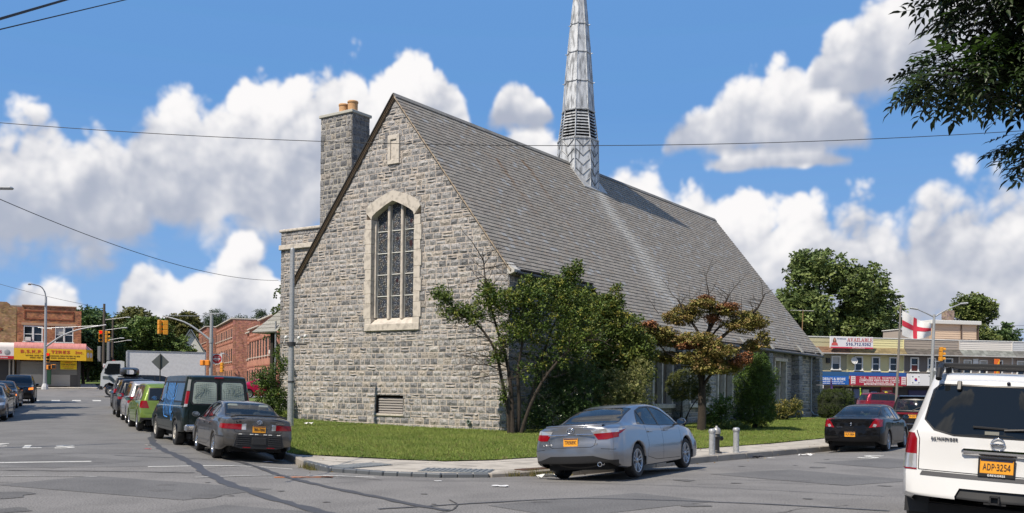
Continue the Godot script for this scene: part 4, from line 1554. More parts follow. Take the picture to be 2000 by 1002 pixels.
func church() -> void:
	var ch := thing("church", "grey stone church with steep slate gable roof and slender metal spire", "church", V(-4.985,0,39.18),-deg_to_rad(34.6))
	var id := Transform3D()
	# --- gable wall
	var gw := sub("gable_wall", ch)
	var outer := poly([[-1.5,4.1],[1.5,4.1],[1.5,9.12],[1.42,9.3],[1.2,9.47],[.8,9.64],[.4,9.78],[0,9.9],[-.4,9.78],[-.8,9.64],[-1.2,9.47],[-1.42,9.3],[-1.5,9.12]])
	var slit := poly([[-.32,10.98],[.32,10.98],[.32,12.2],[-.32,12.2]])
	var vent := poly([[-.87,.66],[.67,.66],[.67,1.42],[-.87,1.42]])
	var area := poly([[-5.85,-.4],[5.83,-.4],[5.83,6.45],[0, TOP - .02],[-5.85,6.45]])
	masonry(gw, id, area, [outer, slit, vent],11,230,.4)
	# --- big window
	var win := sub("chancel_window", ch)
	var lm := lime_mat()
	var inner := poly([[-1.17,4.62],[1.17,4.62],[1.17,8.78],[1.12,8.92],[.9,9.07],[.6,9.22],[.3,9.36],[0,9.47],[-.3,9.36],[-.6,9.22],[-.9,9.07],[-1.12,8.92],[-1.17,8.78]])
	for sx in [-1.0,1.0]:
		var y := 4.62
		var k := 0
		while y < 8.75:
			var h: float = [.62,.42,.55,.48,.66,.4][k % 6]
			h = minf(h, 8.78 - y)
			var wide: float = .4 if k % 2 == 0 else .34
			var b := MB.new()
			b.box(Vector3(sx * (1.17 + wide / 2), y + h / 2,-.16), Vector3(wide, h - .006,.48), Basis(),.012)
			part("jamb_stone", b, lm, win)
			y += h
			k += 1
	for k in range(2,12):             # arch stones between the outer and the inner curve
		var a: Vector2 = outer[k]; var d: Vector2 = outer[k + 1] if k + 1 < outer.size() else outer[0]
		var e: Vector2 = inner[k]; var f: Vector2 = inner[k + 1] if k + 1 < inner.size() else inner[0]
		var b := MB.new()
		b.prism(PackedVector2Array([e, a, d, f]), id, -.4,.085,.0)
		part("arch_stone", b, lm, win)
	var sl := MB.new()
	sl.prism(poly([[-1.5,4.1],[1.5,4.1],[1.5,4.38],[-1.5,4.38]]), id, -.4,.1,.012)
	var w0 := Vector3(-1.42,4.38,.09)
	sl.quad(w0, Vector3(1.42,4.38,.09), Vector3(1.13,4.64,-.28), Vector3(-1.13,4.64,-.28))
	for sx in [-1.0,1.0]:
		sl.box(Vector3(sx * 1.32,4.5,-.16), Vector3(.36,.24,.48), Basis(),.01)
	part("window_sill", sl, lm, win)
	var fr := MB.new()
	for x in [-.36,.36]:
		fr.box(Vector3(x, 6.95,-.2), Vector3(.13,4.75,.2), Basis(),.03)
	part("mullion", fr, lm, win)
	var inn := MB.new()                 # stepped moulding inside the jambs
	for sx in [-1.0,1.0]:
		inn.box(Vector3(sx * 1.13,6.7,-.2), Vector3(.09,4.1,.14), Basis(),.02)
	part("jamb_moulding", inn, lm, win)
	var pm := mat("leaded glass", Color(1,1,1),.22)
	if pm.albedo_texture == null:
		var tx := ntex(23,.055,1,[[.0, Color(.02,.024,.03)],[.42, Color(.035,.042,.05)],[.56, Color(.13,.14,.15)],[.7, Color(.42,.42,.42)],[1.0, Color(.5,.5,.5)]],512, FastNoiseLite.TYPE_CELLULAR, 20.0)
		triplanar(pm, tx, .95, false)
		fine(pm, ntex(24,.01,3,[[.3, Color(.55,.6,.75)],[.5, Color(1,1,1)],[.62, Color(1.0,.9,.75)],[.8, Color(.8,.6,.55)]]),.7, false)
		bumped(pm, htex(25,.06,2),1.2)
	var ys := [4.64,5.56,6.46,7.36,8.28,9.5]
	var bars := MB.new()
	for c in 3:
		var x0: float = [-1.09,-.295,.425][c]
		var x1: float = [-.425,.295,1.09][c]
		for k in 5:
			var rc := poly([[x0, ys[k] + .02],[x1, ys[k] + .02],[x1, ys[k + 1] - .02],[x0, ys[k + 1] - .02]])
			for q in Geometry2D.intersect_polygons(rc, inner):
				var b := MB.new()
				b.prism(q, id, -.3,-.27)
				part("pane", b, pm, win)
			if k:
				bars.box(Vector3((x0 + x1) / 2, ys[k],-.255), Vector3(x1 - x0,.036,.04), Basis(),.008)
		for sx in [x0 + .012, x1 - .012]:
			bars.box(Vector3(sx, 6.7,-.262), Vector3(.022,4.1,.02))
	part("glazing_bar", bars, mat("white lead paint", Color(.62,.62,.58),.6), win)
	for q in [[.74,8.62,.075],[.0,7.95,.06],[.74,7.7,.09],[.0,6.2,.07],[-.74,8.5,.05]]:
		var b := MB.new()
		var n := 4 if q[2] < .08 else 14
		var pl := PackedVector2Array()
		for k in n:
			pl.append(Vector2(q[0] + cos(TAU * k / n) * q[2], q[1] + sin(TAU * k / n) * q[2] * 1.5))
		b.prism(pl, id, -.28,-.264)
		part("glass_roundel", b, mat("dark ruby glass", Color(.035,.012,.012),.15), win)
	# --- slit opening high in the gable, louvre below
	var sv := sub("gable_slit", ch)
	var b1 := MB.new()
	for q in [[-.24,11.58,.16,.85],[.24,11.58,.16,.85]]:
		b1.box(Vector3(q[0], q[1],-.1), Vector3(q[2], q[3],.36), Basis(),.012)
	b1.box(Vector3(0,12.09,-.1), Vector3(.64,.2,.36), Basis(),.012)
	b1.box(Vector3(0,11.07,-.1), Vector3(.64,.18,.36), Basis(),.012)
	part("surround", b1, lm, sv)
	var b2 := MB.new()
	b2.box(Vector3(0,11.58,-.12), Vector3(.32,.84,.3))
	part("blank_panel", b2, lm, sv)
	var lv := sub("louvre_vent", ch)
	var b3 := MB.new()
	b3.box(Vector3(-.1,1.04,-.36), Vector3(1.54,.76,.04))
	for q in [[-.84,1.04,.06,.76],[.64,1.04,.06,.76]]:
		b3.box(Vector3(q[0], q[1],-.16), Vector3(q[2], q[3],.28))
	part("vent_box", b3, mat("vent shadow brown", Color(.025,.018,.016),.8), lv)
	for k in 6:
		var s := MB.new()
		s.box(Vector3(-.08,.75 + k * .105,-.11), Vector3(1.4,.012,.1), Basis(Vector3.RIGHT, .75),.002)
		s.box(Vector3(-.08,.717 + k * .105,-.075), Vector3(1.4,.055,.012))
		part("slat", s, mat("vent slat grey", Color(.36,.33,.31),.6), lv)
	var b4 := MB.new()
	b4.box(Vector3(-.1,.615,-.08), Vector3(1.62,.09,.3), Basis(),.01)
	part("vent_sill", b4, lm, lv)
	var nz := MB.new()
	nz.smooth = true
	nz.lathe([Vector2(.04,-.02), Vector2(.04,.1), Vector2(.1,.1), Vector2(.105,.12), Vector2(.07,.13), Vector2(.045,.12), Vector2(.04,.0)], Transform3D(Basis(Vector3.RIGHT, PI / 2), Vector3(4.1,.44,0)),18)
	part("standpipe_outlet", nz, mat("verdigris pipe", Color(.13,.17,.15),.5,.3), ch)
	var cb := MB.new()
	var cp := []
	for k in 15:
		var u := k / 14.0
		cp.append(Vector3(lerpf(-5.6,5.9, u),3.72 + .14 * u - .12 * sin(PI * u),.06))
	var cr := []
	for k in 15:
		cr.append(.009)
	cb.tube(cp, cr, 5)
	part("wall_cable", cb, mat("pale cable", Color(.5,.47,.42),.6), ch)
	# --- side walls
	var side := sub("side_wall", ch)
	var xr := Transform3D(Basis(Vector3.UP, PI / 2), Vector3(5.85,0,0))       # local x of the wall runs along -z? faces +x
	# wall plane: right side of the near bay, s = -local x of the wall
	masonry(side, xr, poly([[.0,-.3],[6.3,-.3],[6.3,6.4],[.0,6.4]]),[],31,0,.35,.9)
	var aw := sub("aisle_wall", ch)
	var xa := Transform3D(Basis(Vector3.UP, PI / 2), Vector3(7.3,0,0))
	var holes := []
	for s in [9.2,13.2,16.7,20.6,25.3]:
		holes.append(poly([[s, .95],[s + 2.2,.95],[s + 2.2,3.75],[s, 3.75]]))
	masonry(aw, xa, poly([[6.0,-.3],[33.5,-.3],[33.5,4.25],[6.0,4.25]]), holes, 33,0,.4,.9)
	var fw := MB.new()
	fw.box(Vector3(6.6,2.2,-6.2), Vector3(1.4,5.2,.4))
	fw.prism(poly([[-7.3,-.3],[7.3,-.3],[7.3,4.6],[0, TOP - .1],[-7.3,4.6]]), Transform3D(Basis(), Vector3(0,0,-33.45)),-.3,.0)
	fw.box(Vector3(-5.7,3.0,-16.7), Vector3(.3,6.6,33.2))
	part("plain_wall", fw, mat("mortar 0.63", Color(.63,.545,.465),.95), ch)
	for s in [9.2,13.2,16.7,20.6,25.3]:
		var w := sub("aisle_window", ch)
		var f := MB.new()
		var z0: float = -s
		f.box(Vector3(7.22,2.35, z0 - .09), Vector3(.36,2.8,.18), Basis(),.01)
		f.box(Vector3(7.22,2.35, z0 - 2.11), Vector3(.36,2.8,.18), Basis(),.01)
		f.box(Vector3(7.24,3.66, z0 - 1.1), Vector3(.4,.2,2.3), Basis(),.01)
		f.box(Vector3(7.26,1.03, z0 - 1.1), Vector3(.44,.2,2.3), Basis(),.01)
		f.box(Vector3(7.22,2.35, z0 - 1.1), Vector3(.26,2.5,.12), Basis(),.01)
		part("stone_frame", f, lm, w)
		for k in 2:
			var g := MB.new()
			g.box(Vector3(7.08,2.35, z0 - .61 - .98 * k), Vector3(.03,2.46,.86))
			part("pane", g, mat("brown blind glass", Color(.13,.11,.085),.2), w)
	var sm := stone_mat()
	for s in [7.5,11.8,19.4,23.6,28.9,33.1]:
		var b := MB.new()
		b.col = Color(.24,.235,.23)
		for k in 14:
			b.col = stone_tone(rng, .85)
			b.box(Vector3(7.55,-.1 + .29 * k + .14,-s), Vector3(.62 - .012 * k, .275,.62), Basis(),.015)
		part("buttress", b, sm, ch)
		var ks := MB.new()
		ks.box(Vector3(7.72,4.42,-s), Vector3(.62,.05,.36), Basis(Vector3.BACK, -.9),.01)
		part("kneeler_slab", ks, mat("kneeler grey", Color(.3,.29,.26),.85), ch)
	var dp := MB.new()
	dp.tube([Vector3(7.75,4.3,-32.2), Vector3(7.42,4.05,-32.2), Vector3(7.42,.55,-32.2), Vector3(7.62,.3,-32.2), Vector3(8.0,.2,-32.2)],[.05,.05,.05,.05,.05],8)
	part("downpipe", dp, mat("galvanised pipe", Color(.3,.32,.34),.45,.4), ch)
	# --- roof
	roof(ch)
	# --- chimney and the flat-roofed block behind
	var cy := sub("chimney", ch)
	var xc := Transform3D(Basis(), Vector3(0,0,-5.0))
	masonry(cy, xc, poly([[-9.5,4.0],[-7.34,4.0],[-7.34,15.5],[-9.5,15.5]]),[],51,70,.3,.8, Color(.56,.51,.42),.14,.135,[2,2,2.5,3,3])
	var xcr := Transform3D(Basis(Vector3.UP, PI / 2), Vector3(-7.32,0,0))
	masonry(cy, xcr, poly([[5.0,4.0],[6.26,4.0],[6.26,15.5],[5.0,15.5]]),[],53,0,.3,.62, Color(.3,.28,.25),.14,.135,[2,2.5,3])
	var cc := MB.new()
	cc.box(Vector3(-8.41,15.57,-5.63), Vector3(2.36,.15,1.45), Basis(),.02)
	part("chimney_cap", cc, mat("weathered concrete", Color(.42,.41,.36),.9), cy)
	var ci := MB.new()
	ci.box(Vector3(-8.45,9.7,-5.75), Vector3(2.0,11.4,.9))
	part("chimney_core", ci, mat("mortar 0.63", Color(.63,.545,.465),.95), cy)
	for q in [[-8.35,.24,.46],[-7.72,.25,.52]]:
		var p := MB.new()
		p.smooth = true
		p.lathe([Vector2(q[1],15.6), Vector2(q[1],15.6 + q[2]), Vector2(q[1] + .025,15.6 + q[2]), Vector2(q[1] + .03,15.66 + q[2]), Vector2(q[1] + .012,15.7 + q[2]), Vector2(q[1] - .05,15.69 + q[2]), Vector2(q[1] - .06,15.5)], Transform3D(Basis(), Vector3(q[0],0,-5.45)),24)
		part("chimney_pot", p, triplanar(mat("buff clay pot", Color(.58,.33,.155),.8), ntex(61,.02,3,[[.3,.8],[.7,1.0]]),1.0, false), cy)
	var bk := sub("transept_block", ch)
	masonry(bk, Transform3D(Basis(), Vector3(0,0,-5.1)), poly([[-12.5,-.3],[-5.86,-.3],[-5.86,8.95],[-12.5,8.95]]),[],55,0,.4,.92)
	masonry(bk, Transform3D(Basis(), Vector3(0,0,-5.1)), poly([[-12.5,9.2],[-5.86,9.2],[-5.86,9.9],[-12.5,9.9]]),[],57,0,.4,1.0)
	var cp2 := MB.new()
	cp2.box(Vector3(-9.18,9.075,-5.2), Vector3(6.74,.25,.52), Basis(),.02)
	cp2.box(Vector3(-9.18,9.97,-5.28), Vector3(6.8,.14,.6), Basis(),.03)
	part("parapet_coping", cp2, lm, bk)
	var bi := MB.new()
	bi.box(Vector3(-9.2,4.6,-8.6), Vector3(6.5,9.9,6.2))
	part("block_body", bi, mat("mortar 0.63", Color(.63,.545,.465),.95), bk)
	# --- small porch left of the block
	var po := sub("side_porch", ch)
	var pr := MB.new()
	pr.col = Color(.24,.24,.22)
	for k in 8:
		pr.col = Color(.27,.265,.24) * rng.randf_range(.85,1.15)
		var f := k / 8.0
		var g := (k + 1) / 8.0
		var lo := Vector3(0,4.65 + 1.75 * f, -4.9 - 1.5 * f)
		var hi := Vector3(0,4.65 + 1.75 * g, -4.9 - 1.5 * g)
		var xl := -14.5 + 1.5 * f
		pr.quad(lo + Vector3(xl, 0,.04), lo + Vector3(-12.52,0,.04), hi + Vector3(-12.52,0,0), hi + Vector3(xl + .19,0,0))
		pr.quad(lo + Vector3(xl, 0,.04), lo + Vector3(-12.52,0,.04), lo + Vector3(-12.52,-.06,0), lo + Vector3(xl, -.06,0))
	pr.quad(Vector3(-14.5,4.58,-4.88), Vector3(-12.52,4.58,-4.88), Vector3(-12.52,4.58,-7.2), Vector3(-14.5,4.58,-7.2))
	part("porch_roof", pr, vmat("slate", .8), po)
	var pp := MB.new()
	pp.box(Vector3(-13.4,2.2,-5.4), Vector3(.22,4.9,.22))
	part("porch_post", pp, mat("dark timber", Color(.02,.016,.012),.8), po)
	masonry(po, Transform3D(Basis(), Vector3(0,0,-7.3)), poly([[-14.2,-.3],[-12.6,-.3],[-12.6,4.6],[-14.2,4.6]]),[],58,0,.3,.85)
	var pd := MB.new()
	pd.tube([Vector3(-12.75,5.2,-5.0), Vector3(-12.75,.2,-5.0)],[.05,.05],7)
	part("downpipe", pd, mat("galvanised pipe", Color(.3,.32,.34),.45,.4), po)
	spire(ch)

func slate_tone(r: RandomNumberGenerator, x: float, s: float, yv: float) -> Color:
	var q := Color(.27,.246,.212) * r.randf_range(.86,1.13)
	if r.randf() < .1: q = Color(.27,.23,.185)
	elif r.randf() < .06: q = Color(.31,.31,.305)
	# pale wash below the spire, spreading downwards; two rusty runs nearer the gable
	var c := 15.0 - .19 * (x - 1.0) + .25 * sin(x * 2.1)
	var w := .45 + .13 * x
	var k := exp(-pow((s - c) / w, 2.0)) * clampf(x / 1.0,0,1) * r.randf_range(.6,1.0) * clampf(1.25 - x / 9.0,0,1)
	q = q.lerp(Color(.52,.51,.47), k * .8)
	for e in [[5.3,1.2,4.3,.16],[8.1,.8,4.6,.13]]:
		var d: float = absf(s - (e[0] + .05 * (x - e[1]) + .06 * sin(x * 5.0)))
		if x > e[1] and x < e[2]:
			q = q.lerp(Color(.2,.115,.055),.75 * exp(-pow(d / e[3],2)) * (1 - (x - e[1]) / (e[2] - e[1])))
	return q

func roof(ch: Node3D) -> void:
	var ro := sub("roof", ch)
	var r := RandomNumberGenerator.new()
	r.seed = 70
	var ln := sqrt(1 + RISE * RISE)
	var dx := 1.0 / ln
	var dy := -RISE / ln
	var n := Vector3(RISE / ln, dx, 0)          # out of the right-hand slope
	var deck := MB.new()
	for sx in [-1.0,1.0]:
		for q in [[-.1,6.05,6.02],[6.05,33.75,7.62]]:
			var a := Vector3(0, TOP, -q[0]); var c := Vector3(sx * q[2], TOP - RISE * q[2],-q[0])
			var dz := Vector3(0,0, q[0] - q[1])
			var u := Vector3(0,-.12,0)
			deck.quad(a, c, c + dz, a + dz)
			deck.quad(a + u, c + u, c + dz + u, a + dz + u)
			deck.quad(a, c, c + u, a + u)
			deck.quad(a + dz, c + dz, c + dz + u, a + dz + u)
			deck.quad(c, c + dz, c + dz + u, c + u)
	part("roof_deck", deck, mat("roof underside", Color(.03,.028,.026),.9), ro)
	var rest := MB.new()
	var singles := []
	var e := .215
	var sl := vmat("slate", .8)
	triplanar(sl, ntex(71,.02,4,[[.25,.72],[.5,.95],[.8,1.15]]),.7, false)
	bumped(sl, htex(72,.06,3),.6)
	var courses := int(7.7 * ln / e)
	for k in courses + 1:
		var d0 := k * e                         # distance down the slope of the head of this course
		var x1 := minf(d0 + e, 7.66 * ln) * dx
		var s := -.14 + (.0 if k % 2 == 0 else -.14)
		var start := s
		if x1 > 6.08:
			s = 5.95
		while s < 33.76:
			var w := r.randf_range(.24,.34)
			var z0 := maxf(s, -.16)
			var z1 := minf(s + w - .006,33.78)
			s += w
			if z1 - z0 < .04:
				continue
			var lift := .028 + r.randf_range(-.003,.006)
			var low := e + r.randf_range(-.006,.01)
			var p0 := Vector3(d0 * dx, TOP + d0 * dy, 0) + n * .006
			var p1 := Vector3((d0 + low) * dx, TOP + (d0 + low) * dy, 0) + n * lift
			var p2 := Vector3((d0 + low) * dx, TOP + (d0 + low) * dy, 0) + n * .004
			var tn := slate_tone(r, d0 * dx, (z0 + z1) / 2,0)
			var b := rest
			if singles.size() < 0:
				b = MB.new()
			if z1 < 3.4 and d0 * dx > .0 and singles.size() < 290 and k % 2 == 0:
				b = MB.new()
				singles.append(b)
			b.col = tn
			var A := p0 - Vector3(0,0, z0); var B := p0 - Vector3(0,0, z1)
			var C := p1 - Vector3(0,0, z1); var D := p1 - Vector3(0,0, z0)
			b.quad(A, B, C, D)
			b.quad(D, C, p2 - Vector3(0,0, z1), p2 - Vector3(0,0, z0))
			b.quad(A, D, p2 - Vector3(0,0, z0), A)
			b.quad(B, C, p2 - Vector3(0,0, z1), B)
	for b in singles:
		part("slate", b, sl, ro)
	part("slates", rest, sl, ro).set_meta("kind", "stuff")
	var ls := MB.new()                          # the far slope, seen by no one here, in broad courses
	for k in 44:
		var d0 := k * e
		var hi := Vector3(-d0 * dx, TOP + d0 * dy, 0)
		var lo := Vector3(-(d0 + e) * dx, TOP + (d0 + e) * dy, 0)
		var nn := Vector3(-n.x, n.y, 0)
		if -lo.x > 6.0:
			continue
		ls.col = Color(.2,.195,.185) * r.randf_range(.85,1.1)
		ls.quad(hi + nn * .005 + Vector3(0,0,.13), hi + nn * .005 - Vector3(0,0,33.7), lo + nn * .03 - Vector3(0,0,33.7), lo + nn * .03 + Vector3(0,0,.13))
		ls.quad(lo + nn * .03 + Vector3(0,0,.13), lo + nn * .03 - Vector3(0,0,33.7), lo + nn * .003 - Vector3(0,0,33.7), lo + nn * .003 + Vector3(0,0,.13))
	part("back_slope_slates", ls, sl, ro).set_meta("kind", "stuff")
	var rd := MB.new()
	for k in 60:
		rd.col = Color(.18,.175,.165) * r.randf_range(.85,1.15)
		for sx in [-1.0,1.0]:
			rd.box(Vector3(sx * .085, TOP - .04,.12 - k * .565 - .28), Vector3(.24,.025,.555), Basis(Vector3.BACK, -sx * .9))
	part("ridge_slates", rd, sl, ro)
	# rake trims: broad layered boards on the left edge, a thin tan strip on the right
	var ang := atan(RISE)
	var len1 := 6.02 * ln
	for q in [[.13,.06,-.02, Color(.014,.013,.012)],[.09,.05,-.07, Color(.16,.105,.065)],[.05,.045,-.115, Color(.24,.17,.11)],[.02,.04,-.155, Color(.06,.045,.035)]]:
		var b := MB.new()
		var c: Vector3 = Vector3(-3.01, TOP - RISE * 3.01, q[0] / 2 + .0) + Vector3(-n.x, n.y, 0) * q[2]
		b.box(c, Vector3(len1, q[1], q[0] + .1), Basis(Vector3.BACK, ang),.006)
		part("rake_board", b, mat("rake board %.3f" % q[3].r, q[3],.7), ro)
	var rt := MB.new()
	rt.box(Vector3(3.01, TOP - RISE * 3.01,.06) + n * -.03, Vector3(len1,.05,.12), Basis(Vector3.BACK, -ang),.006)
	part("rake_board", rt, mat("rake tan", Color(.42,.33,.24),.7), ro)
	var kn := MB.new()
	kn.prism(poly([[5.84,6.1],[6.0,6.1],[6.16,6.16],[6.18,6.26],[6.0,6.38],[5.84,6.56]]), Transform3D(),-.3,.1,.015)
	part("kneeler_stone", kn, mat("pale kneeler", Color(.48,.46,.42),.85), ro)
	var gu := MB.new()
	gu.tube([Vector3(6.15,6.14,-.1), Vector3(6.15,6.1,-6.0)],[.075,.075],8)
	gu.tube([Vector3(7.78,4.12,-6.0), Vector3(7.78,4.06,-33.6)],[.075,.075],8)
	part("gutter", gu, mat("dark gutter", Color(.035,.035,.037),.5,.3), ro)
	var so := MB.new()
	so.box(Vector3(5.95,6.3,-3.1), Vector3(.3,.05,5.8))
	so.box(Vector3(7.45,4.28,-19.8), Vector3(.4,.05,27.4))
	part("soffit_board", so, mat("soffit brown", Color(.05,.035,.028),.8), ro)

func spire(ch: Node3D) -> void:
	var sp := sub("spire", ch)
	var c := Vector3(0,0,-14.8)
	var m := mat("weathered lead", Color(.6,.62,.64),.5,.25)
	triplanar(m, ntex(81,.012,5,[[.15,.32],[.38,.62],[.5,.95],[.75,1.12]],512, FastNoiseLite.TYPE_SIMPLEX_SMOOTH, 25.0),.5, false)
	m.uv1_scale = Vector3(.9,.16,.9)
	fine(m, ntex(82,.03,4,[[.3,.75],[.55,1.0],[.8,1.1]]),1.2, false)
	var dk := mat("lead seam", Color(.16,.17,.18),.5,.3)
	var levels := [[1.1,11.6],[1.02,15.12],[.99,15.2],[.8,16.72],[.7,18.3],[.58,19.9],[.445,21.45],[.31,23.0],[.16,24.9],[.03,26.7]]
	for k in levels.size() - 1:
		if k == 2:
			continue
		var a: Array = oct_ring(c, levels[k][0], levels[k][1])
		var d: Array = oct_ring(c, levels[k + 1][0], levels[k + 1][1])
		for f in 8:
			var b := MB.new()
			b.quad(a[f], a[(f + 1) % 8], d[(f + 1) % 8], d[f])
			part("base_panel" if k < 2 else "spire_panel", b, m, sp)
			if k == 0:        # raised chevrons
				var vb := MB.new()
				var mid_lo: Vector3 = (a[f] + a[(f + 1) % 8]) / 2
				var mid_hi: Vector3 = (d[f] + d[(f + 1) % 8]) / 2
				var out := (mid_lo - Vector3(c.x, mid_lo.y, c.z)).normalized()
				for j in 7:
					var t := .98 - j * .145
					for sx in [0,1]:
						var e0: Vector3 = a[(f + sx) % 8].lerp(d[(f + sx) % 8], t)
						var e1: Vector3 = mid_lo.lerp(mid_hi, t - .1)
						e0 = e0.lerp(mid_lo.lerp(mid_hi, t),.14)
						vb.tube([e0 + out * .012, e1 + out * .012],[.026,.026],4)
				part("chevron", vb, dk, sp)
	# louvres
	var lo: Array = oct_ring(c, .99,15.2)
	var hi: Array = oct_ring(c, .8,16.72)
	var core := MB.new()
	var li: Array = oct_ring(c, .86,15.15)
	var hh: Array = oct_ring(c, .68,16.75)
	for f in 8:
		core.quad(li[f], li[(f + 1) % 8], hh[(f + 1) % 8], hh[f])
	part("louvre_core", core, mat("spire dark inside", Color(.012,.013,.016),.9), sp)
	for f in 8:
		for j in 9:
			var t0 := (j + .2) / 9.3
			var t1 := (j + .86) / 9.3
			var s := MB.new()
			var p0: Vector3 = lo[f].lerp(hi[f], t0); var p1: Vector3 = lo[(f + 1) % 8].lerp(hi[(f + 1) % 8], t0)
			var q0: Vector3 = li[f].lerp(hh[f], t1); var q1: Vector3 = li[(f + 1) % 8].lerp(hh[(f + 1) % 8], t1)
			s.quad(p0, p1, q1, q0)
			s.quad(p0, p1, p1 - Vector3(0,.035,0), p0 - Vector3(0,.035,0))
			part("louvre_slat", s, m, sp)
	# corner rolls and rings with their lugs
	for f in 8:
		var pts := []
		var rad := []
		for k in levels.size() - 1:
			pts.append(oct_ring(c, levels[k][0], levels[k][1])[f])
			rad.append(.032 if k < 7 else .02)
		var b := MB.new()
		b.tube(pts, rad, 5)
		part("corner_roll", b, m, sp)
	for q in [[1.03,15.15,.05],[.82,16.74,.05],[.72,18.3,.028],[.6,19.9,.028],[.465,21.45,.026],[.33,23.0,.022]]:
		var a: Array = oct_ring(c, q[0], q[1])
		var b := MB.new()
		for f in 8:
			b.tube([a[f], a[(f + 1) % 8]],[q[2], q[2]],5)
			if q[1] > 17:
				var o: Vector3 = (a[f] - Vector3(c.x, a[f].y, c.z)).normalized()
				b.tube([a[f] - o * .02, a[f] + o * .1 + Vector3(0,.03,0)],[.035,.02],5)
		part("ring_band", b, m, sp)
	var fl := MB.new()
	for sx in [-1.0,1.0]:
		fl.box(Vector3(sx * .72, TOP - .72 * RISE + .06,-14.8), Vector3(1.5,.03,2.5), Basis(Vector3.BACK, -sx * atan(RISE)))
	part("lead_flashing", fl, mat("pale flashing", Color(.42,.42,.41),.5,.2), sp)

func oct_ring(c: Vector3, rad: float, y: float) -> Array:
	var o := []
	for k in 8:
		var a := TAU * (k + .5) / 8
		o.append(c + Vector3(cos(a) * rad / cos(PI / 8), y, sin(a) * rad / cos(PI / 8)))
	return o
# ---------------------------------------------------------------- plants
var leaf_meshes := {}

func leaf_cluster(kind: String) -> ArrayMesh:      # a handful of folded leaves round a twig end, about one unit across
	if leaf_meshes.has(kind):
		return leaf_meshes[kind]
	var r := RandomNumberGenerator.new()
	r.seed = hash(kind) % 10000
	var b := MB.new()
	var n: int = {"broad": 7, "small": 9, "far": 9, "ash": 7, "maple": 8, "needle": 10}.get(kind, 7)
	for k in n:
		var a := TAU * k / n + r.randf_range(-.4,.4)
		var up := r.randf_range(-.45,.75)
		if kind == "maple": up = r.randf_range(-.35,.12)
		var d := Vector3(cos(a) * cos(up), sin(up), sin(a) * cos(up))
		var side := d.cross(Vector3.UP.lerp(Vector3(r.randf_range(-1,1),0, r.randf_range(-1,1)),.45)).normalized()
		var nrm := side.cross(d).normalized()
		var ln := r.randf_range(.34,.5)
		var wd: float = ln * {"ash": .18, "needle": .14, "maple": .36, "far": .42}.get(kind, .27)
		var o := d * r.randf_range(.02,.22) + Vector3(r.randf_range(-.14,.14), r.randf_range(-.14,.14), r.randf_range(-.14,.14))
		var tip := o + d * ln - nrm * ln * .16
		var m := o + d * ln * .45
		b.tri(o, m + side * wd + nrm * wd * .35, tip)
		b.tri(o, tip, m - side * wd + nrm * wd * .35)
	leaf_meshes[kind] = b.mesh()
	return leaf_meshes[kind]

func leaf_mat(key: String, gloss := .5, through := 1.0) -> StandardMaterial3D:
	if mats.has(key):
		return mats[key]
	var m := vmat(key, gloss)
	m.backlight_enabled = true
	m.backlight = Color(.28,.36,.12) * through
	m.metallic_specular = .35
	return m

# blobs: [centre, radii, how many, hollow 0..1]; palette: linear colours
func foliage(parent: Node3D, called: String, blobs: Array, kind: String, size: float, palette: Array, sd: int, gloss := .5, flat := .0, more := 1.5) -> void:
	var r := RandomNumberGenerator.new()
	r.seed = sd
	var nz := FastNoiseLite.new()
	nz.seed = sd
	nz.frequency = .9
	var xs := []
	var cs := []
	for b in blobs:
		var c: Vector3 = b[0]
		var rad: Vector3 = b[1]
		for k in int(b[2] * more):
			var d := Vector3(r.randfn(), r.randfn(), r.randfn()).normalized()
			var q := pow(r.randf(), b[3] if b.size() > 3 else .42)
			var p := c + d * rad * q
			# uneven outline, with gaps
			var t := nz.get_noise_3dv(p * 1.3)
			var t2 := nz.get_noise_3dv(p * 4.2 + Vector3(50,0,0))
			if t2 < -.22 + .25 * (1.0 - q) - .14:
				continue
			p += d * rad * t * .28
			var s := size * r.randf_range(.65,1.3)
			var bs := Basis(Vector3.UP, r.randf() * TAU)
			if flat < 1.0:
				bs = Basis(Vector3(r.randfn(),0, r.randfn()).normalized(), r.randfn() * .7 * (1.0 - flat)) * bs
			xs.append(Transform3D(bs.scaled(Vector3.ONE * s), p))
			var f := clampf((t2 + .5) * palette.size() * .8 + r.randf_range(-.8,.8),0, palette.size() - 1.001)
			var col: Color = palette[int(f)].lerp(palette[mini(int(f) + 1, palette.size() - 1)], f - int(f))
			cs.append(col * r.randf_range(.95,1.7))
	many(called, leaf_cluster(kind), leaf_mat("leaves %s %.2f" % [kind, gloss], gloss), xs, cs, parent)

func bark_mat() -> StandardMaterial3D:
	if mats.has("bark"):
		return mats["bark"]
	var m := mat("bark", Color(.06,.047,.037),.95)
	triplanar(m, ntex(91,.03,4,[[.2,.5],[.5,.9],[.8,1.3]]),1.5)
	m.uv1_scale = Vector3(3,.8,3)
	bumped(m, htex(92,.06,4),2.5)
	return m

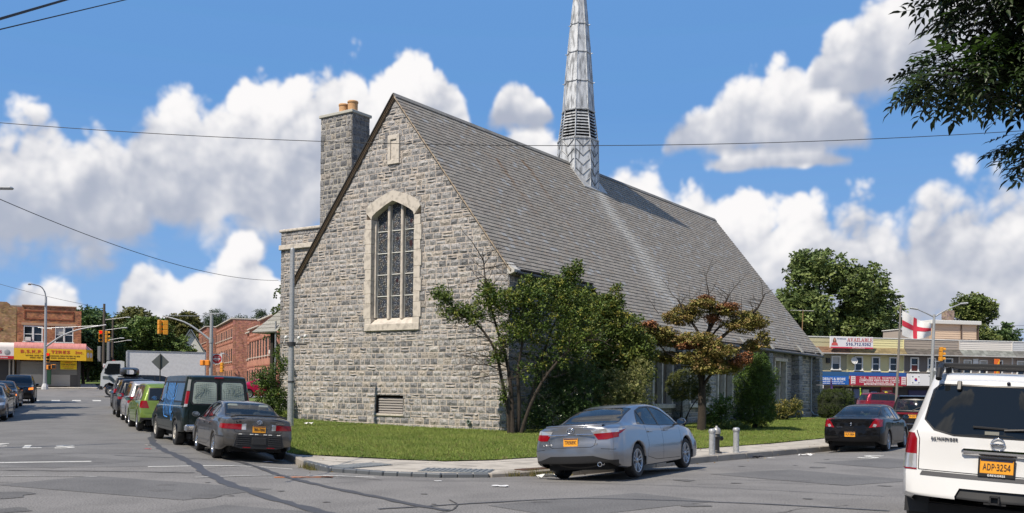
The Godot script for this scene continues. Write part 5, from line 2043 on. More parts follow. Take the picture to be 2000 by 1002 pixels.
func branch(b: MB, a: Vector3, d: Vector3, ln: float, rad: float, deep: int, r: RandomNumberGenerator, tips: Array, bend := .35, rise := .06) -> void:
	var pts := [a]
	var rads := [rad]
	var p := a
	var q := d.normalized()
	var n := 5
	for k in n:
		q = (q + Vector3(r.randf_range(-bend, bend), r.randf_range(-bend, bend) * .7 + rise, r.randf_range(-bend, bend)) * .5).normalized()
		p += q * ln / n
		pts.append(p)
		rads.append(rad * lerpf(1.0,.55, (k + 1.0) / n))
		if deep > 0 and k >= 1 and r.randf() < .75:
			var o := q.cross(Vector3(r.randfn(), r.randfn(), r.randfn())).normalized()
			branch(b, p, q * .6 + o * .8, ln * r.randf_range(.45,.7), rads[-1] * .62, deep - 1, r, tips, bend, rise)
	b.tube(pts, rads, 6 if rad > .02 else 4, false)
	tips.append(p)
	if deep > 0:
		branch(b, p, q, ln * .6, rads[-1] * .9, deep - 1, r, tips, bend, rise)

func bezier(pts: Array, n: int) -> Array:        # smooth line through points
	var kx := []; var ky := []; var kz := []
	for k in pts.size():
		kx.append([float(k), pts[k].x]); ky.append([float(k), pts[k].y]); kz.append([float(k), pts[k].z])
	var o := []
	for k in n + 1:
		var f := float(k) / n * (pts.size() - 1)
		o.append(Vector3(interp(kx, f), interp(ky, f), interp(kz, f)))
	return o

func limb(b: MB, pts: Array, r0: float, r1: float, n := 10, sides := 7) -> void:
	var p := bezier(pts, n)
	var q := []
	for k in n + 1:
		q.append(lerpf(r0, r1, pow(float(k) / n, .8)))
	b.tube(p, q, sides)

const GREENS := [Color(.03,.05,.014), Color(.045,.075,.018), Color(.065,.105,.022), Color(.1,.14,.028)]
const DARKS := [Color(.022,.04,.016), Color(.034,.06,.022), Color(.05,.085,.028), Color(.072,.11,.034)]

func far_tree(label: String, at: Vector3, h: float, wd: float, sd: int, palette: Array, size := .75, n := 2600, kind := "far", grp := "trees beyond the buildings") -> Node3D:
	var t := thing("tree", label, "tree", at, .0, grp)
	var r := RandomNumberGenerator.new()
	r.seed = sd
	var b := MB.new()
	b.smooth = true
	limb(b, [Vector3.ZERO, Vector3(r.randf_range(-.2,.2), h * .3,0), Vector3(r.randf_range(-.5,.5), h * .75,.2)], h * .03, h * .008)
	var blobs := []
	for k in 13:
		var f := r.randf_range(.3,.95)
		var a := r.randf() * TAU
		var rr := wd * .5 * sin(PI * clampf(f * .95,.12,.93)) * r.randf_range(.35,.85)
		var c := Vector3(cos(a) * rr, h * f, sin(a) * rr)
		limb(b, [Vector3(0, h * f * .6,0), Vector3(c.x * .5, h * f * .82, c.z * .5), c], h * .01, h * .003,5,5)
		var s := wd * r.randf_range(.16,.26)
		blobs.append([c, Vector3(s, s * r.randf_range(.7,1.0), s), n / 13.0,.5])
	part("trunk", b, bark_mat(), t)
	foliage(t, "crown", blobs, kind, size, palette, sd + 1)
	return t

func spray_tree(t: Node3D) -> void:       # the dark multi-stemmed tree before the church corner; local metres, +x right, base at the origin
	var r := RandomNumberGenerator.new()
	r.seed = 5
	var b := MB.new()
	b.smooth = true
	var tips := []
	var stems := [
		[[Vector3(-.12,0,0), Vector3(-.18,.9,.1), Vector3(-.42,2.0,.1), Vector3(-.62,2.9,.15), Vector3(-1.3,3.9,.2), Vector3(-1.9,4.25,.2), Vector3(-2.55,4.9,.1)],.085,.018],
		[[Vector3(.0,0,.1), Vector3(-.05,1.2,.1), Vector3(-.2,2.4,.0), Vector3(-.55,3.6,-.1), Vector3(-.85,4.6,-.1), Vector3(-1.05,5.6,-.1), Vector3(-1.15,6.5,-.1)],.09,.014],
		[[Vector3(.15,0,-.1), Vector3(.22,1.0,0), Vector3(.15,2.2,.2), Vector3(.3,3.4,.3), Vector3(.2,4.4,.3), Vector3(.1,5.2,.3)],.085,.02],
		[[Vector3(.28,0,.0), Vector3(.5,.8,.2), Vector3(1.0,1.9,.3), Vector3(1.7,2.8,.3), Vector3(2.4,3.4,.2), Vector3(3.2,3.7,.1)],.08,.02],
		[[Vector3(.3,0,-.15), Vector3(.62,1.3,-.3), Vector3(1.0,2.7,-.5), Vector3(1.4,3.9,-.6), Vector3(1.9,4.8,-.6), Vector3(2.2,5.5,-.6)],.075,.018]]
	for s in stems:
		limb(b, s[0], s[1], s[2],18,8)
		var line := bezier(s[0],18)
		for k in range(6,18):
			if r.randf() < .8:
				var o := Vector3(r.randf_range(-1,1), r.randf_range(-.25,.7), r.randf_range(-1,1)).normalized()
				if line[k].x < .3 and r.randf() < .6: o.x = -absf(o.x)
				branch(b, line[k], o, r.randf_range(.5,1.1),.02,1, r, tips, .6,.02)
	# the bare leader above the leaves and its twigs
	for k in 9:
		var f := k / 9.0
		var p := Vector3(-1.0 - .15 * f, 5.1 + 1.4 * f, -.1)
		branch(b, p, Vector3(-1.0 if k % 2 else .9,.8, r.randf_range(-.6,.6)), r.randf_range(.5,.95) * (1.1 - .5 * f),.014,1, r, tips, .4,.05)
	for k in 16:       # dead grey twigs low on the left
		var p := Vector3(r.randf_range(-.9,-.2), r.randf_range(1.9,3.4),.1)
		branch(b, p, Vector3(-1.0, r.randf_range(-.35,.3), r.randf_range(-.5,.5)), r.randf_range(.8,1.5),.014,1, r, tips, .5,-.02)
	part("stems", b, bark_mat(), t)
	var pal := [Color(.022,.04,.012), Color(.04,.068,.016), Color(.065,.1,.02), Color(.11,.14,.028), Color(.17,.16,.03)]
	var blobs := [
		[Vector3(-2.55,4.85,.1), Vector3(.42,.38,.4),110],[Vector3(-2.1,4.35,.1), Vector3(.62,.34,.5),130],[Vector3(-1.45,4.15,.2), Vector3(.45,.4,.5),90],[Vector3(-.85,4.65,0), Vector3(.62,.62,.6),210],[Vector3(-1.0,5.15,-.1), Vector3(.3,.4,.3),50],
		[Vector3(-.1,4.75,.2), Vector3(.72,.55,.6),230],[Vector3(.45,5.3,.2), Vector3(.35,.35,.35),70],[Vector3(.65,4.6,.2), Vector3(.85,.7,.7),290],[Vector3(1.3,5.2,-.4), Vector3(.75,.6,.7),290],[Vector3(2.0,5.7,-.5), Vector3(.5,.5,.5),130],[Vector3(2.25,6.05,-.5), Vector3(.22,.28,.25),36],
		[Vector3(.2,3.7,.2), Vector3(.85,.7,.6),240],[Vector3(1.3,3.9,.2), Vector3(1.1,.8,.7),250],[Vector3(2.2,4.6,.0), Vector3(.9,.8,.8),250],[Vector3(1.6,2.9,.2), Vector3(1.0,.6,.6),90],[Vector3(2.5,3.4,.1), Vector3(1.0,.65,.7),170],
		[Vector3(-.55,2.75,.2), Vector3(.34,.26,.3),46],[Vector3(-.35,3.3,.1), Vector3(.5,.4,.4),55],[Vector3(-.35,1.5,.2), Vector3(.16,.55,.2),26],[Vector3(.5,2.3,.1), Vector3(.6,.6,.4),70]]
	foliage(t, "leaves", blobs, "broad", .25, pal, 6,.5,.0,1.05)

func bush(called: String, label: String, at: Vector3, blobs: Array, kind: String, size: float, palette: Array, sd: int, gloss: float, stem := true, group := "") -> Node3D:
	var t := thing(called, label, "shrub", at, .0, group)
	if stem:
		var b := MB.new()
		b.smooth = true
		var r := RandomNumberGenerator.new()
		r.seed = sd
		for k in 6:
			var q: Array = blobs[k % blobs.size()]
			limb(b, [Vector3(r.randf_range(-.15,.15),-.1, r.randf_range(-.15,.15)), Vector3(q[0].x * .4, q[0].y * .5, q[0].z * .4), q[0]],.035,.012,6,5)
		part("stems", b, bark_mat(), t)
	foliage(t, "leaves", blobs, kind, size, palette, sd, gloss)
	return t

func maple(t: Node3D) -> void:
	var r := RandomNumberGenerator.new()
	r.seed = 12
	var b := MB.new()
	b.smooth = true
	var tips := []
	limb(b, [Vector3(0,-.1,0), Vector3(.03,.8,0), Vector3(.0,1.75,0)],.19,.15,8,10)
	var arms := [
		[Vector3(0,1.7,0), Vector3(-.15,2.3,.1), Vector3(-.6,2.75,.3), Vector3(-1.4,3.1,.4), Vector3(-2.0,3.7,.3)],[Vector3(0,1.7,0), Vector3(.25,2.2,.1), Vector3(.9,2.75,.2), Vector3(1.5,3.1,.3)],
		[Vector3(0,1.7,0), Vector3(.1,2.4,-.1), Vector3(.25,3.4,-.2), Vector3(.8,4.3,-.3), Vector3(1.9,4.6,-.3)],[Vector3(0,1.7,0), Vector3(-.05,2.6,0), Vector3(.1,3.6,.1), Vector3(.3,4.5,0), Vector3(.25,5.5,0), Vector3(.15,6.0,0)],
		[Vector3(.1,3.5,0), Vector3(-.3,4.2,.1), Vector3(-.7,4.7,.1), Vector3(-1.0,5.3,.1)],[Vector3(.4,3.5,0), Vector3(1.2,4.2,.1), Vector3(2.2,5.0,0), Vector3(2.5,5.6,0)],[Vector3(.2,4.0,0), Vector3(.7,4.9,.1), Vector3(1.1,5.6,0)]]
	for a in arms:
		limb(b, a, .085,.022,12,6)
		var line := bezier(a, 12)
		for k in range(4,13):
			branch(b, line[k], Vector3(r.randf_range(-1,1), r.randf_range(.0,.7), r.randf_range(-.8,.8)), r.randf_range(.35,.8),.016,1, r, tips, .5,.05)
	for k in 16:
		branch(b, Vector3(r.randf_range(-1.9,2.3), r.randf_range(4.3,4.9), r.randf_range(-.5,.5)), Vector3(r.randf_range(-.6,.6),1,0), r.randf_range(.5,.9),.014,1, r, tips, .5,.05)
	part("trunk", b, bark_mat(), t)
	var pal := [Color(.065,.075,.018), Color(.12,.12,.03), Color(.18,.155,.045), Color(.22,.165,.06), Color(.24,.14,.07)]
	var red := [Color(.11,.05,.022), Color(.17,.07,.032), Color(.21,.095,.045), Color(.2,.11,.05)]
	var blobs := []
	for q in [[-1.9,4.0,.7,.28],[-1.3,3.75,.8,.3],[-2.4,4.15,.45,.25],[-.9,4.6,.8,.28],[-.5,4.95,.7,.25],[-.2,3.7,.95,.3],[-1.2,3.0,.8,.26],[-.3,2.95,1.0,.36],[.6,2.85,.9,.34],[.1,2.55,.8,.25],[1.15,2.6,.55,.25],[.4,3.3,.9,.3],[1.5,4.3,.8,.3],[2.1,4.45,.55,.3],[2.35,3.75,.35,.4],[2.0,3.5,.4,.25],[.7,4.9,.6,.22],[1.8,4.75,.6,.22],[-.1,5.15,.5,.2]]:
		blobs.append([Vector3(q[0], q[1], r.randf_range(-.4,.7)), Vector3(q[2], q[3], q[2] * .9),250 * q[2],.5])
	foliage(t, "leaves", blobs, "maple", .22, pal, 13,.6,.55)
	var rb := []
	for q in [[.9,5.05,.5,.18],[1.45,2.85,.5,.22],[.1,5.35,.35,.16],[-.7,3.45,.5,.16],[1.75,3.05,.35,.2],[.3,4.55,.35,.2],[-2.2,4.3,.35,.15]]:
		rb.append([Vector3(q[0], q[1], r.randf_range(.1,.7)), Vector3(q[2], q[3], q[2] * .8),150 * q[2],.5])
	foliage(t, "red_leaves", rb, "maple", .22, red, 14,.6,.55)

const ASH := [Color(.01,.02,.008), Color(.016,.03,.01), Color(.026,.045,.014), Color(.06,.09,.028)]

func ash_tree() -> void:         # the near tree whose boughs hang into the picture at the upper right
	var t := thing("tree", "near ash tree whose dark leafy boughs hang in at the upper right", "tree", V(7.75,.42,8.6))
	var r := RandomNumberGenerator.new()
	r.seed = 21
	var b := MB.new()
	b.smooth = true
	limb(b, [Vector3(0,-.5,0), Vector3(.1,2.5,0), Vector3(-.1,5.0,0), Vector3(0,8,0)],.24,.12,10,10)
	var arms := [
		[Vector3(0,3.6,0), Vector3(-1.0,4.8,-.4), Vector3(-2.3,5.5,-.8), Vector3(-3.2,5.6,-1.2)],[Vector3(0,3.2,0), Vector3(-.9,4.1,-.4), Vector3(-1.9,4.6,-.8), Vector3(-2.9,4.75,-1.2)],[Vector3(0,3.0,0), Vector3(-.8,3.6,-.6), Vector3(-1.7,4.0,-1.0), Vector3(-2.3,3.95,-1.4)],[Vector3(0,5,0), Vector3(-1.2,5.9,-.2), Vector3(-2.6,6.3,-.6)],[Vector3(0,4.6,0), Vector3(1.5,6,.4), Vector3(2.6,7,.6)],[Vector3(0,5.6,0), Vector3(.4,7,1.2), Vector3(.8,8,2.2)]]
	for a in arms:
		limb(b, a, .07,.018,10,6)
	# pinnate leaves: a stalk with seven pointed leaflets
	var leaf := MB.new()
	var lw := func(o: Vector3, d: Vector3, nrm: Vector3, ln: float) -> void:
		var s := d.cross(nrm).normalized() * ln * .17
		var q := nrm * ln * .05
		var m0 := o + d * ln * .3
		var m1 := o + d * ln * .62
		var tip := o + d * ln - nrm * ln * .14
		leaf.tri(o, m0 + s + q, m0); leaf.tri(o, m0, m0 - s + q)
		leaf.quad(m0, m0 + s + q, m1 + s * .8 + q, m1); leaf.quad(m0, m1, m1 - s * .8 + q, m0 - s + q)
		leaf.tri(m1, m1 + s * .8 + q, tip); leaf.tri(m1, tip, m1 - s * .8 + q)
	var up := Vector3.UP
	for k in 3:
		var z := .1 + .075 * k
		for sx in [-1.0,1.0]:
			lw.call(Vector3(0,-.02 * k, -z), Vector3(sx * .82,-.1,-.55).normalized(), (up + Vector3(sx * .25,0,0)).normalized(),.115)
	lw.call(Vector3(0,-.06,-.29), Vector3(0,-.2,-1).normalized(), up, .13)
	leaf.tube([Vector3.ZERO, Vector3(0,-.01,-.15), Vector3(0,-.06,-.3)],[.003,.0025,.002],3, false)
	var lm := leaf.mesh()
	var xs := []
	# clumps: centre and radii in local metres; they follow the three boughs
	var clumps := [
		[Vector3(-2.9,5.55,-1.1), Vector3(.6,.42,.6),120],[Vector3(-2.2,5.35,-.8), Vector3(.7,.55,.8),190],[Vector3(-1.4,5.2,-.6), Vector3(.8,.7,.9),230],[Vector3(-3.15,4.72,-1.3), Vector3(.5,.26,.5),80],[Vector3(-2.6,4.75,-1.1), Vector3(.55,.42,.6),150],[Vector3(-2.0,4.75,-.9), Vector3(.6,.5,.7),180],[Vector3(-1.4,4.4,-.8), Vector3(.6,.6,.8),190],
		[Vector3(-2.15,4.0,-1.3), Vector3(.35,.3,.5),60],[Vector3(-1.75,3.8,-1.1), Vector3(.42,.36,.5),100],[Vector3(-1.2,3.95,-.9), Vector3(.5,.5,.6),130],[Vector3(-2.5,6.2,-.7), Vector3(.8,.5,.8),170],[Vector3(-1.6,6.2,-.4), Vector3(.9,.7,.9),220],
		[Vector3(.5,6.5,.3), Vector3(1.8,1.6,1.8),420],[Vector3(.2,8.2,.8), Vector3(2.0,1.4,2.0),420],[Vector3(1.8,6.8,.6), Vector3(1.4,1.2,1.4),260]]
	for c in clumps:
		for k in int(c[2] * 2.3):
			var d := Vector3(r.randfn(), r.randfn(), r.randfn()).normalized() * pow(r.randf(),.5)
			var p: Vector3 = c[0] + d * c[1]
			var yaw := atan2(-d.x, -d.z) + r.randf_range(-.9,.9)
			var bs := Basis(Vector3.UP, yaw) * Basis(Vector3.RIGHT, r.randf_range(-.9,.35)) * Basis(Vector3.BACK, r.randf_range(-.5,.5))
			xs.append(Transform3D(bs.scaled(Vector3.ONE * r.randf_range(.7,1.15)), p))
			if k % 9 == 0:
				b.tube([c[0], (c[0] + p) / 2 + Vector3(0,.05,0), p],[.012,.008,.004],4, false)
	part("trunk", b, bark_mat(), t)
	# the largest in view are leaves of their own, the rest one part
	var eye := V(0,1.8,0) - t.position
	var order := range(xs.size())
	order.sort_custom(func(a, c): return xs[a].origin.distance_to(eye) < xs[c].origin.distance_to(eye))
	var tones := []
	for k in 4:
		var m := mat("ash leaf %d" % k, ASH[k],.42)
		m.backlight_enabled = true
		m.backlight = Color(.2,.3,.08)
		tones.append(m)
	var rx := []
	var rc := []
	for k in order.size():
		if k < 290:
			var o := obj("leaf", lm, tones[[0,1,1,2,2,3][r.randi() % 6]], t)
			o.transform = xs[order[k]]
		else:
			rx.append(xs[order[k]])
			rc.append(ASH[[0,1,1,2,2,3][r.randi() % 6]])
	many("leaves", lm, leaf_mat("ash leaves", .42,.6), rx, rc, t)

func plants() -> void:
	spray_tree(thing("tree", "dark multi-stemmed tree with a bare leader before the church corner", "tree", V(.05,.1,33.4)))
	var t := thing("tree", "broad yellow-green tree rising behind the dark holly beside the church", "tree", V(3.3,.1,36.6))
	var b := MB.new()
	b.smooth = true
	limb(b, [Vector3(0,-.1,0), Vector3(-.1,1.3,0), Vector3(.2,3.0,0), Vector3(.2,4.2,0)],.13,.04)
	limb(b, [Vector3(0,1.4,0), Vector3(.8,2.6,.2), Vector3(1.6,3.4,.3)],.07,.025)
	limb(b, [Vector3(0,1.6,0), Vector3(-.8,2.8,.2), Vector3(-1.2,4.0,.2)],.07,.025)
	part("trunk", b, bark_mat(), t)
	var pal := [Color(.03,.05,.014), Color(.05,.078,.018), Color(.075,.105,.022), Color(.115,.13,.027), Color(.17,.145,.03)]
	foliage(t, "leaves", [[Vector3(-.9,4.8,0), Vector3(.9,.75,.8),380],[Vector3(.1,4.5,.2), Vector3(1.0,.8,.9),470],[Vector3(.9,3.9,.3), Vector3(.95,.8,.9),450],[Vector3(1.55,3.2,.3), Vector3(.75,.8,.8),360],[Vector3(-.4,3.6,.4), Vector3(1.3,.8,.8),480],[Vector3(.7,2.9,.5), Vector3(1.2,.6,.7),380],[Vector3(1.75,2.5,.4), Vector3(.45,.6,.6),130],[Vector3(.1,2.3,.6), Vector3(1.2,.7,.6),330],[Vector3(.8,1.5,.4), Vector3(.9,.8,.6),300],[Vector3(-1.3,5.4,0), Vector3(.45,.5,.5),110],[Vector3(.55,5.05,.1), Vector3(.5,.4,.5),100],[Vector3(.7,5.55,.1), Vector3(.2,.14,.2),16]], "broad", .26, pal, 31)
	bush("shrub", "big dark glossy holly bush between the multi-stemmed tree and the pale shrub", V(1.95,.1,34.7),[[Vector3(-.4,1.0,.2), Vector3(1.1,1.1,.9),800],[Vector3(.5,1.6,.1), Vector3(1.1,1.2,.9),850],[Vector3(-.3,2.3,0), Vector3(1.0,.9,.9),600],[Vector3(.6,.7,.4), Vector3(.9,.75,.7),420],[Vector3(-1.1,.7,.3), Vector3(.5,.7,.6),240]], "small", .17, DARKS, 41,.28)
	var vg := [Color(.05,.07,.02), Color(.1,.115,.035), Color(.17,.175,.06), Color(.26,.25,.11)]
	bush("shrub", "pale yellow-green variegated shrub behind the silver sedan", V(4.05,.1,35.2),[[Vector3(0,1.7,.3), Vector3(.95,.85,.8),700],[Vector3(.5,1.1,.2), Vector3(.8,1.0,.8),560],[Vector3(-.5,.9,.3), Vector3(.7,.9,.8),480],[Vector3(.75,2.3,0), Vector3(.5,.6,.6),220]], "small", .15, vg, 43,.5)
	maple(thing("tree", "ornamental maple turning orange with layered sprays and bare twigs", "tree", V(7.65,.1,38.2)))
	bush("shrub", "clipped mushroom-topped bush left of the maple trunk", V(7.2,.1,40.3),[[Vector3(.05,1.85,0), Vector3(.72,.68,.7),900,.25],[Vector3(.9,1.6,0), Vector3(.4,.55,.5),300,.3]], "small", .13,[Color(.035,.05,.014), Color(.06,.075,.02), Color(.1,.11,.035), Color(.13,.14,.05)],45,.5)
	bush("shrub", "loose light green bush right of the maple trunk", V(9.0,.1,40.6),[[Vector3(0,.8,0), Vector3(.6,.75,.5),220,.6],[Vector3(-.5,.5,.1), Vector3(.5,.5,.5),140,.6]], "broad", .22,[Color(.05,.085,.02), Color(.085,.14,.03), Color(.12,.18,.04)],47,.5)
	bush("shrub", "tall bushy green shrub with upright shoots by the aisle windows", V(10.4,.1,40.6),[[Vector3(0,.9,0), Vector3(.92,.95,.85),1300,.3],[Vector3(.05,1.9,0), Vector3(.9,.9,.8),1250,.3],[Vector3(.1,2.7,0), Vector3(.6,.6,.5),560,.35],[Vector3(.35,3.05,0), Vector3(.3,.3,.3),60],[Vector3(-.3,2.95,0), Vector3(.25,.35,.3),50],[Vector3(.75,2.2,0), Vector3(.4,.5,.4),110]], "broad", .16,[Color(.025,.045,.012), Color(.04,.07,.016), Color(.065,.105,.022), Color(.1,.15,.03)],49,.45)
	bush("shrub", "low shrub with yellowing leaves at the foot of the aisle wall", V(15.3,.1,53.0),[[Vector3(-.3,.6,0), Vector3(.9,.65,.6),260],[Vector3(.6,.8,.1), Vector3(.35,.6,.4),70]], "broad", .26,[Color(.03,.045,.012), Color(.07,.08,.02), Color(.2,.17,.05)],51,.5)
	bush("shrub", "small clump of pale leaves on the lawn behind the bollards", V(9.2,.1,39.2),[[Vector3(0,.2,0), Vector3(.7,.22,.4),150]], "broad", .18,[Color(.06,.09,.02), Color(.11,.14,.04)],52,.5, false)
	bush("shrub", "arching green shrub behind the steel pole at the church corner", V(-10.6,.2,42.2),[[Vector3(0,.9,0), Vector3(.9,.9,.7),360,.5],[Vector3(-.3,1.8,0), Vector3(.7,.7,.6),210,.55],[Vector3(.3,2.4,0), Vector3(.4,.5,.4),60,.6],[Vector3(.1,3.0,0), Vector3(.15,.4,.2),16]], "broad", .24,[Color(.03,.05,.014), Color(.05,.08,.02), Color(.09,.13,.03)],53,.45)
	# the clipped hedge at the far end of the lawn
	var h := thing("hedge", "clipped dark green hedge beyond the far church corner", "hedge", V(19.3,.1,57.5),-deg_to_rad(34.6))
	var hb := []
	for k in 3:
		hb.append([Vector3(.3,.7,.5 - .8 * k), Vector3(.95,.85,.85),1100,.15])
		hb.append([Vector3(.3,1.3,.5 - .8 * k), Vector3(.9,.55,.85),800,.15])
	var hm := MB.new()
	hm.box(Vector3(.3,.85,-.3), Vector3(1.5,1.6,2.8), Basis(),.3)
	part("inner_twigs", hm, mat("hedge inside", Color(.015,.02,.008),.95), h)
	foliage(h, "leaves", hb, "small", .12,[Color(.022,.034,.008), Color(.035,.05,.011), Color(.05,.07,.015)],55,.6)
	# trees far off, right and left
	var fr := [Color(.045,.068,.022), Color(.07,.1,.032), Color(.1,.135,.042), Color(.14,.17,.055)]
	far_tree("tall spreading tree behind the AVAILABLE banner, left of the flagpole", V(37.0,0,112),17.5,15.5,101, fr, .95,5200)
	far_tree("dark lower tree between the flagpole and the tall spreading tree", V(43.5,0,117),11.5,9,102, DARKS, .9,2600)
	far_tree("leafy tree behind the rooftop house at the far right", V(58.0,0,122),13.2,11,103,[Color(.04,.06,.016), Color(.065,.09,.024), Color(.1,.125,.035), Color(.13,.15,.045)],.9,3300)
	far_tree("low dark tree right of the rooftop house", V(64.5,0,126),9.5,9,104, DARKS, .9,1700)
	var cf := thing("tree", "pointed conifer at the far right behind the shops", "tree", V(69.5,0,133),.0, "trees beyond the buildings")
	var cb := MB.new()
	cb.smooth = true
	limb(cb, [Vector3.ZERO, Vector3(0,6,0), Vector3(0,11,0)],.2,.03)
	part("trunk", cb, bark_mat(), cf)
	var cbl := []
	for k in 10:
		cbl.append([Vector3(0,3.2 + .85 * k, 0), Vector3(2.1 - .19 * k, .5,2.1 - .19 * k),90 - 6 * k, .4])
	foliage(cf, "crown", cbl, "needle", .8, DARKS, 105)
	# left: beyond the shops and the brick flats
	far_tree("dark round tree just right of the brick corner shop", V(-52.5,1.2,116),8.6,10,111, DARKS, .85,3400)
	far_tree("bright green tree behind the utility poles", V(-48.0,1.2,124),8.3,10,112,[Color(.035,.06,.016), Color(.055,.088,.022), Color(.08,.12,.03), Color(.11,.15,.04)],.85,2800)
	far_tree("olive tree behind the white box truck", V(-60.0,1.2,152),11.0,12,113,[Color(.05,.06,.018), Color(.075,.082,.024), Color(.105,.105,.03), Color(.13,.13,.04)],.9,3300)
	far_tree("brownish olive tree left of the brick flats", V(-60.0,1.2,172),12.6,11,114,[Color(.05,.06,.018), Color(.075,.08,.024), Color(.105,.1,.03), Color(.13,.12,.04)],.9,3000)
	far_tree("blue-green pine crown above the brick flats", V(-54.0,1.2,178),14.9,10.5,115,[Color(.03,.05,.024), Color(.045,.07,.032), Color(.065,.095,.042)],.9,2600, "needle")
	far_tree("small pine crown over the nearest brick wing", V(-46.5,1.2,178),15.1,7.5,116,[Color(.03,.05,.024), Color(.045,.07,.032), Color(.065,.095,.042)],.85,900, "needle")
	far_tree("dense tree far down the side road behind the poles", V(-60.0,1.2,134),9.5,12,117, DARKS, .9,2600)
	far_tree("young tree peeping out behind the church block on the left", V(-15.0,.6,62.5),8.2,3.0,118, fr, .4,260)
	# low growth that closes the view under the far crowns
	for q in [["hedge of dark bushes closing the far end of the side road at the left", -62.0,150.0,34.0,131],["line of bushes far behind the shop row at the right", 48.0,150.0,60.0,132],["line of tall bushes beyond the right-hand end of the shop row", 118.0,150.0,90.0,133],["line of tall bushes beyond the left-hand shop houses", -118.0,135.0,90.0,134]]:
		var hd := thing("hedge", q[0], "hedge", V(q[1],.6, q[2]))
		var bl := []
		for k in 12:
			bl.append([Vector3((k / 11.0 - .5) * q[3],1.6,0), Vector3(q[3] * .07,2.4,1.6),190,.4])
		foliage(hd, "leaves", bl, "far", 1.1, DARKS, q[4])
	# street trees outside the frame on the left, whose shade dapples the roadway
	far_tree("street tree shading the left roadway, nearest the crossing", V(-31.6,.3,46.5),11.5,8,121, fr, .6,2300)
	far_tree("street tree shading the left roadway, nearest the viewer", V(-27.4,.1,39.5),11.0,7,123, fr, .6,2000)
	far_tree("street tree shading the left roadway, second from the crossing", V(-35.5,.3,54.5),11.5,8,122, fr, .6,2300)
	# trees across the street behind the viewer: they are what the paintwork and the panes reflect
	var bt := far_tree("leafy street tree outside the picture, straight behind the viewer", V(-6.0,0,-24),11.0,11,141, fr, .9,1500, "far", "street trees behind the viewer")
	var places := ["behind the viewer's right shoulder", "behind the viewer, well to the right", "to the right, nearly level with the viewer", "behind the viewer's left shoulder", "behind the viewer, well to the left", "straight to the viewer's left", "to the left of the roadway, ahead of the viewer", "to the left of the roadway, farthest ahead", "straight to the viewer's right"]
	var spots := [[6.0,-27.0],[17.0,-22.0],[27.0,-14.0],[-17.0,-20.0],[-27.0,-10.0],[-33.0,4.0],[-35.0,17.0],[-33.0,28.0],[34.0,.0]]
	for k in 9:
		copy(bt, "tree", "leafy street tree outside the picture, " + places[k], V(spots[k][0],0, spots[k][1]), k * 1.3)
# ---------------------------------------------------------------- ground
const KERB := [[-42.0,92.5],[-29.5,72.0],[-20.8,55.0],[-14.6,42.5],[-10.6,34.2],[-7.6,28.4],[-5.45,23.8],[-4.75,22.0],[-3.8,20.3],[-2.6,19.5],[-1.4,19.2],[-.45,19.35],[.45,20.05],[2.5,22.2],[5.5,25.6],[9.68,30.0],[20,41],[34,57],[60,86]]

func rise(x: float, d: float) -> float:
	return .018 * maxf(.0, d - 32.0) * clampf((-x - 3.0) / 10.0,.0,1.0) * (1.0 - sstep(130,300, d) * .6)

func seg_dist(q: Vector2, pts: Array) -> float:
	var best := 1e9
	for k in pts.size() - 1:
		var a := Vector2(pts[k][0], pts[k][1])
		var b := Vector2(pts[k + 1][0], pts[k + 1][1])
		best = minf(best, q.distance_to(Geometry2D.get_closest_point_to_segment(q, a, b)))
	return best

func ground_y(x: float, d: float) -> float:
	var y := rise(x, d)
	if d < 95:
		var q := seg_dist(Vector2(x, d), KERB)
		y -= (.13 - .08 * sstep(-4.8,-3.6, x) * (1.0 - sstep(.1,1.2, x)) * (1.0 - sstep(24.0,26.0, d))) * exp(-pow(q / 1.15,2.0))
		y += .19 * exp(-(pow(x - 6.5,2.0) + pow(d - 11.0,2.0)) / 40.0)      # the crown of the wide road
	return y

func asphalt(key: String, tint: Color) -> StandardMaterial3D:
	if mats.has(key):
		return mats[key]
	var m := mat(key, tint, .88)
	triplanar(m, ntex(201,.01,5,[[.25,.84],[.5,.95],[.75,1.05]],1024),.05)
	fine(m, ntex(202,.075,4,[[.2,.3],[.4,.72],[.52,1.0],[.66,1.45],[.85,2.2]],1024),.36)
	bumped(m, htex(203,.35,2,512),.5)
	return m

func conc(key: String, tint: Color) -> StandardMaterial3D:
	if mats.has(key):
		return mats[key]
	var m := mat(key, tint, .9)
	triplanar(m, ntex(211,.012,5,[[.25,.75],[.5,.95],[.8,1.06]],512),.25)
	fine(m, ntex(212,.2,2,[[.2,.8],[.6,1.02],[.9,1.15]],512),.8)
	return m

func ribbon(called: String, pts: Array, w: float, material: Material, lift := .006, ragged := .0, sd := 1, n := 0) -> void:   # painted line or tar seam that lies on the ground; pts in (x, depth)
	var v := []
	for q in pts:
		v.append(Vector3(q[0],0, q[1]))
	var line := bezier(v, n if n > 0 else maxi(2, pts.size() * 8))
	var r := RandomNumberGenerator.new()
	r.seed = sd
	var rows := []
	for k in line.size():
		var d: Vector3 = line[mini(k + 1, line.size() - 1)] - line[maxi(k - 1,0)]
		var o := Vector3(d.z, 0,-d.x).normalized()
		var a: Vector3 = line[k] + o * w * (.5 + r.randf_range(-ragged, ragged))
		var b: Vector3 = line[k] - o * w * (.5 + r.randf_range(-ragged, ragged))
		var row := PackedVector3Array()
		for f in [.0,.5,1.0]:
			var c := a.lerp(b, f)
			row.append(Vector3(c.x, ground_y(c.x, c.z) + lift, -c.z))
		rows.append(row)
	var m := MB.new()
	m.grid(rows)
	struct(called, m, material)

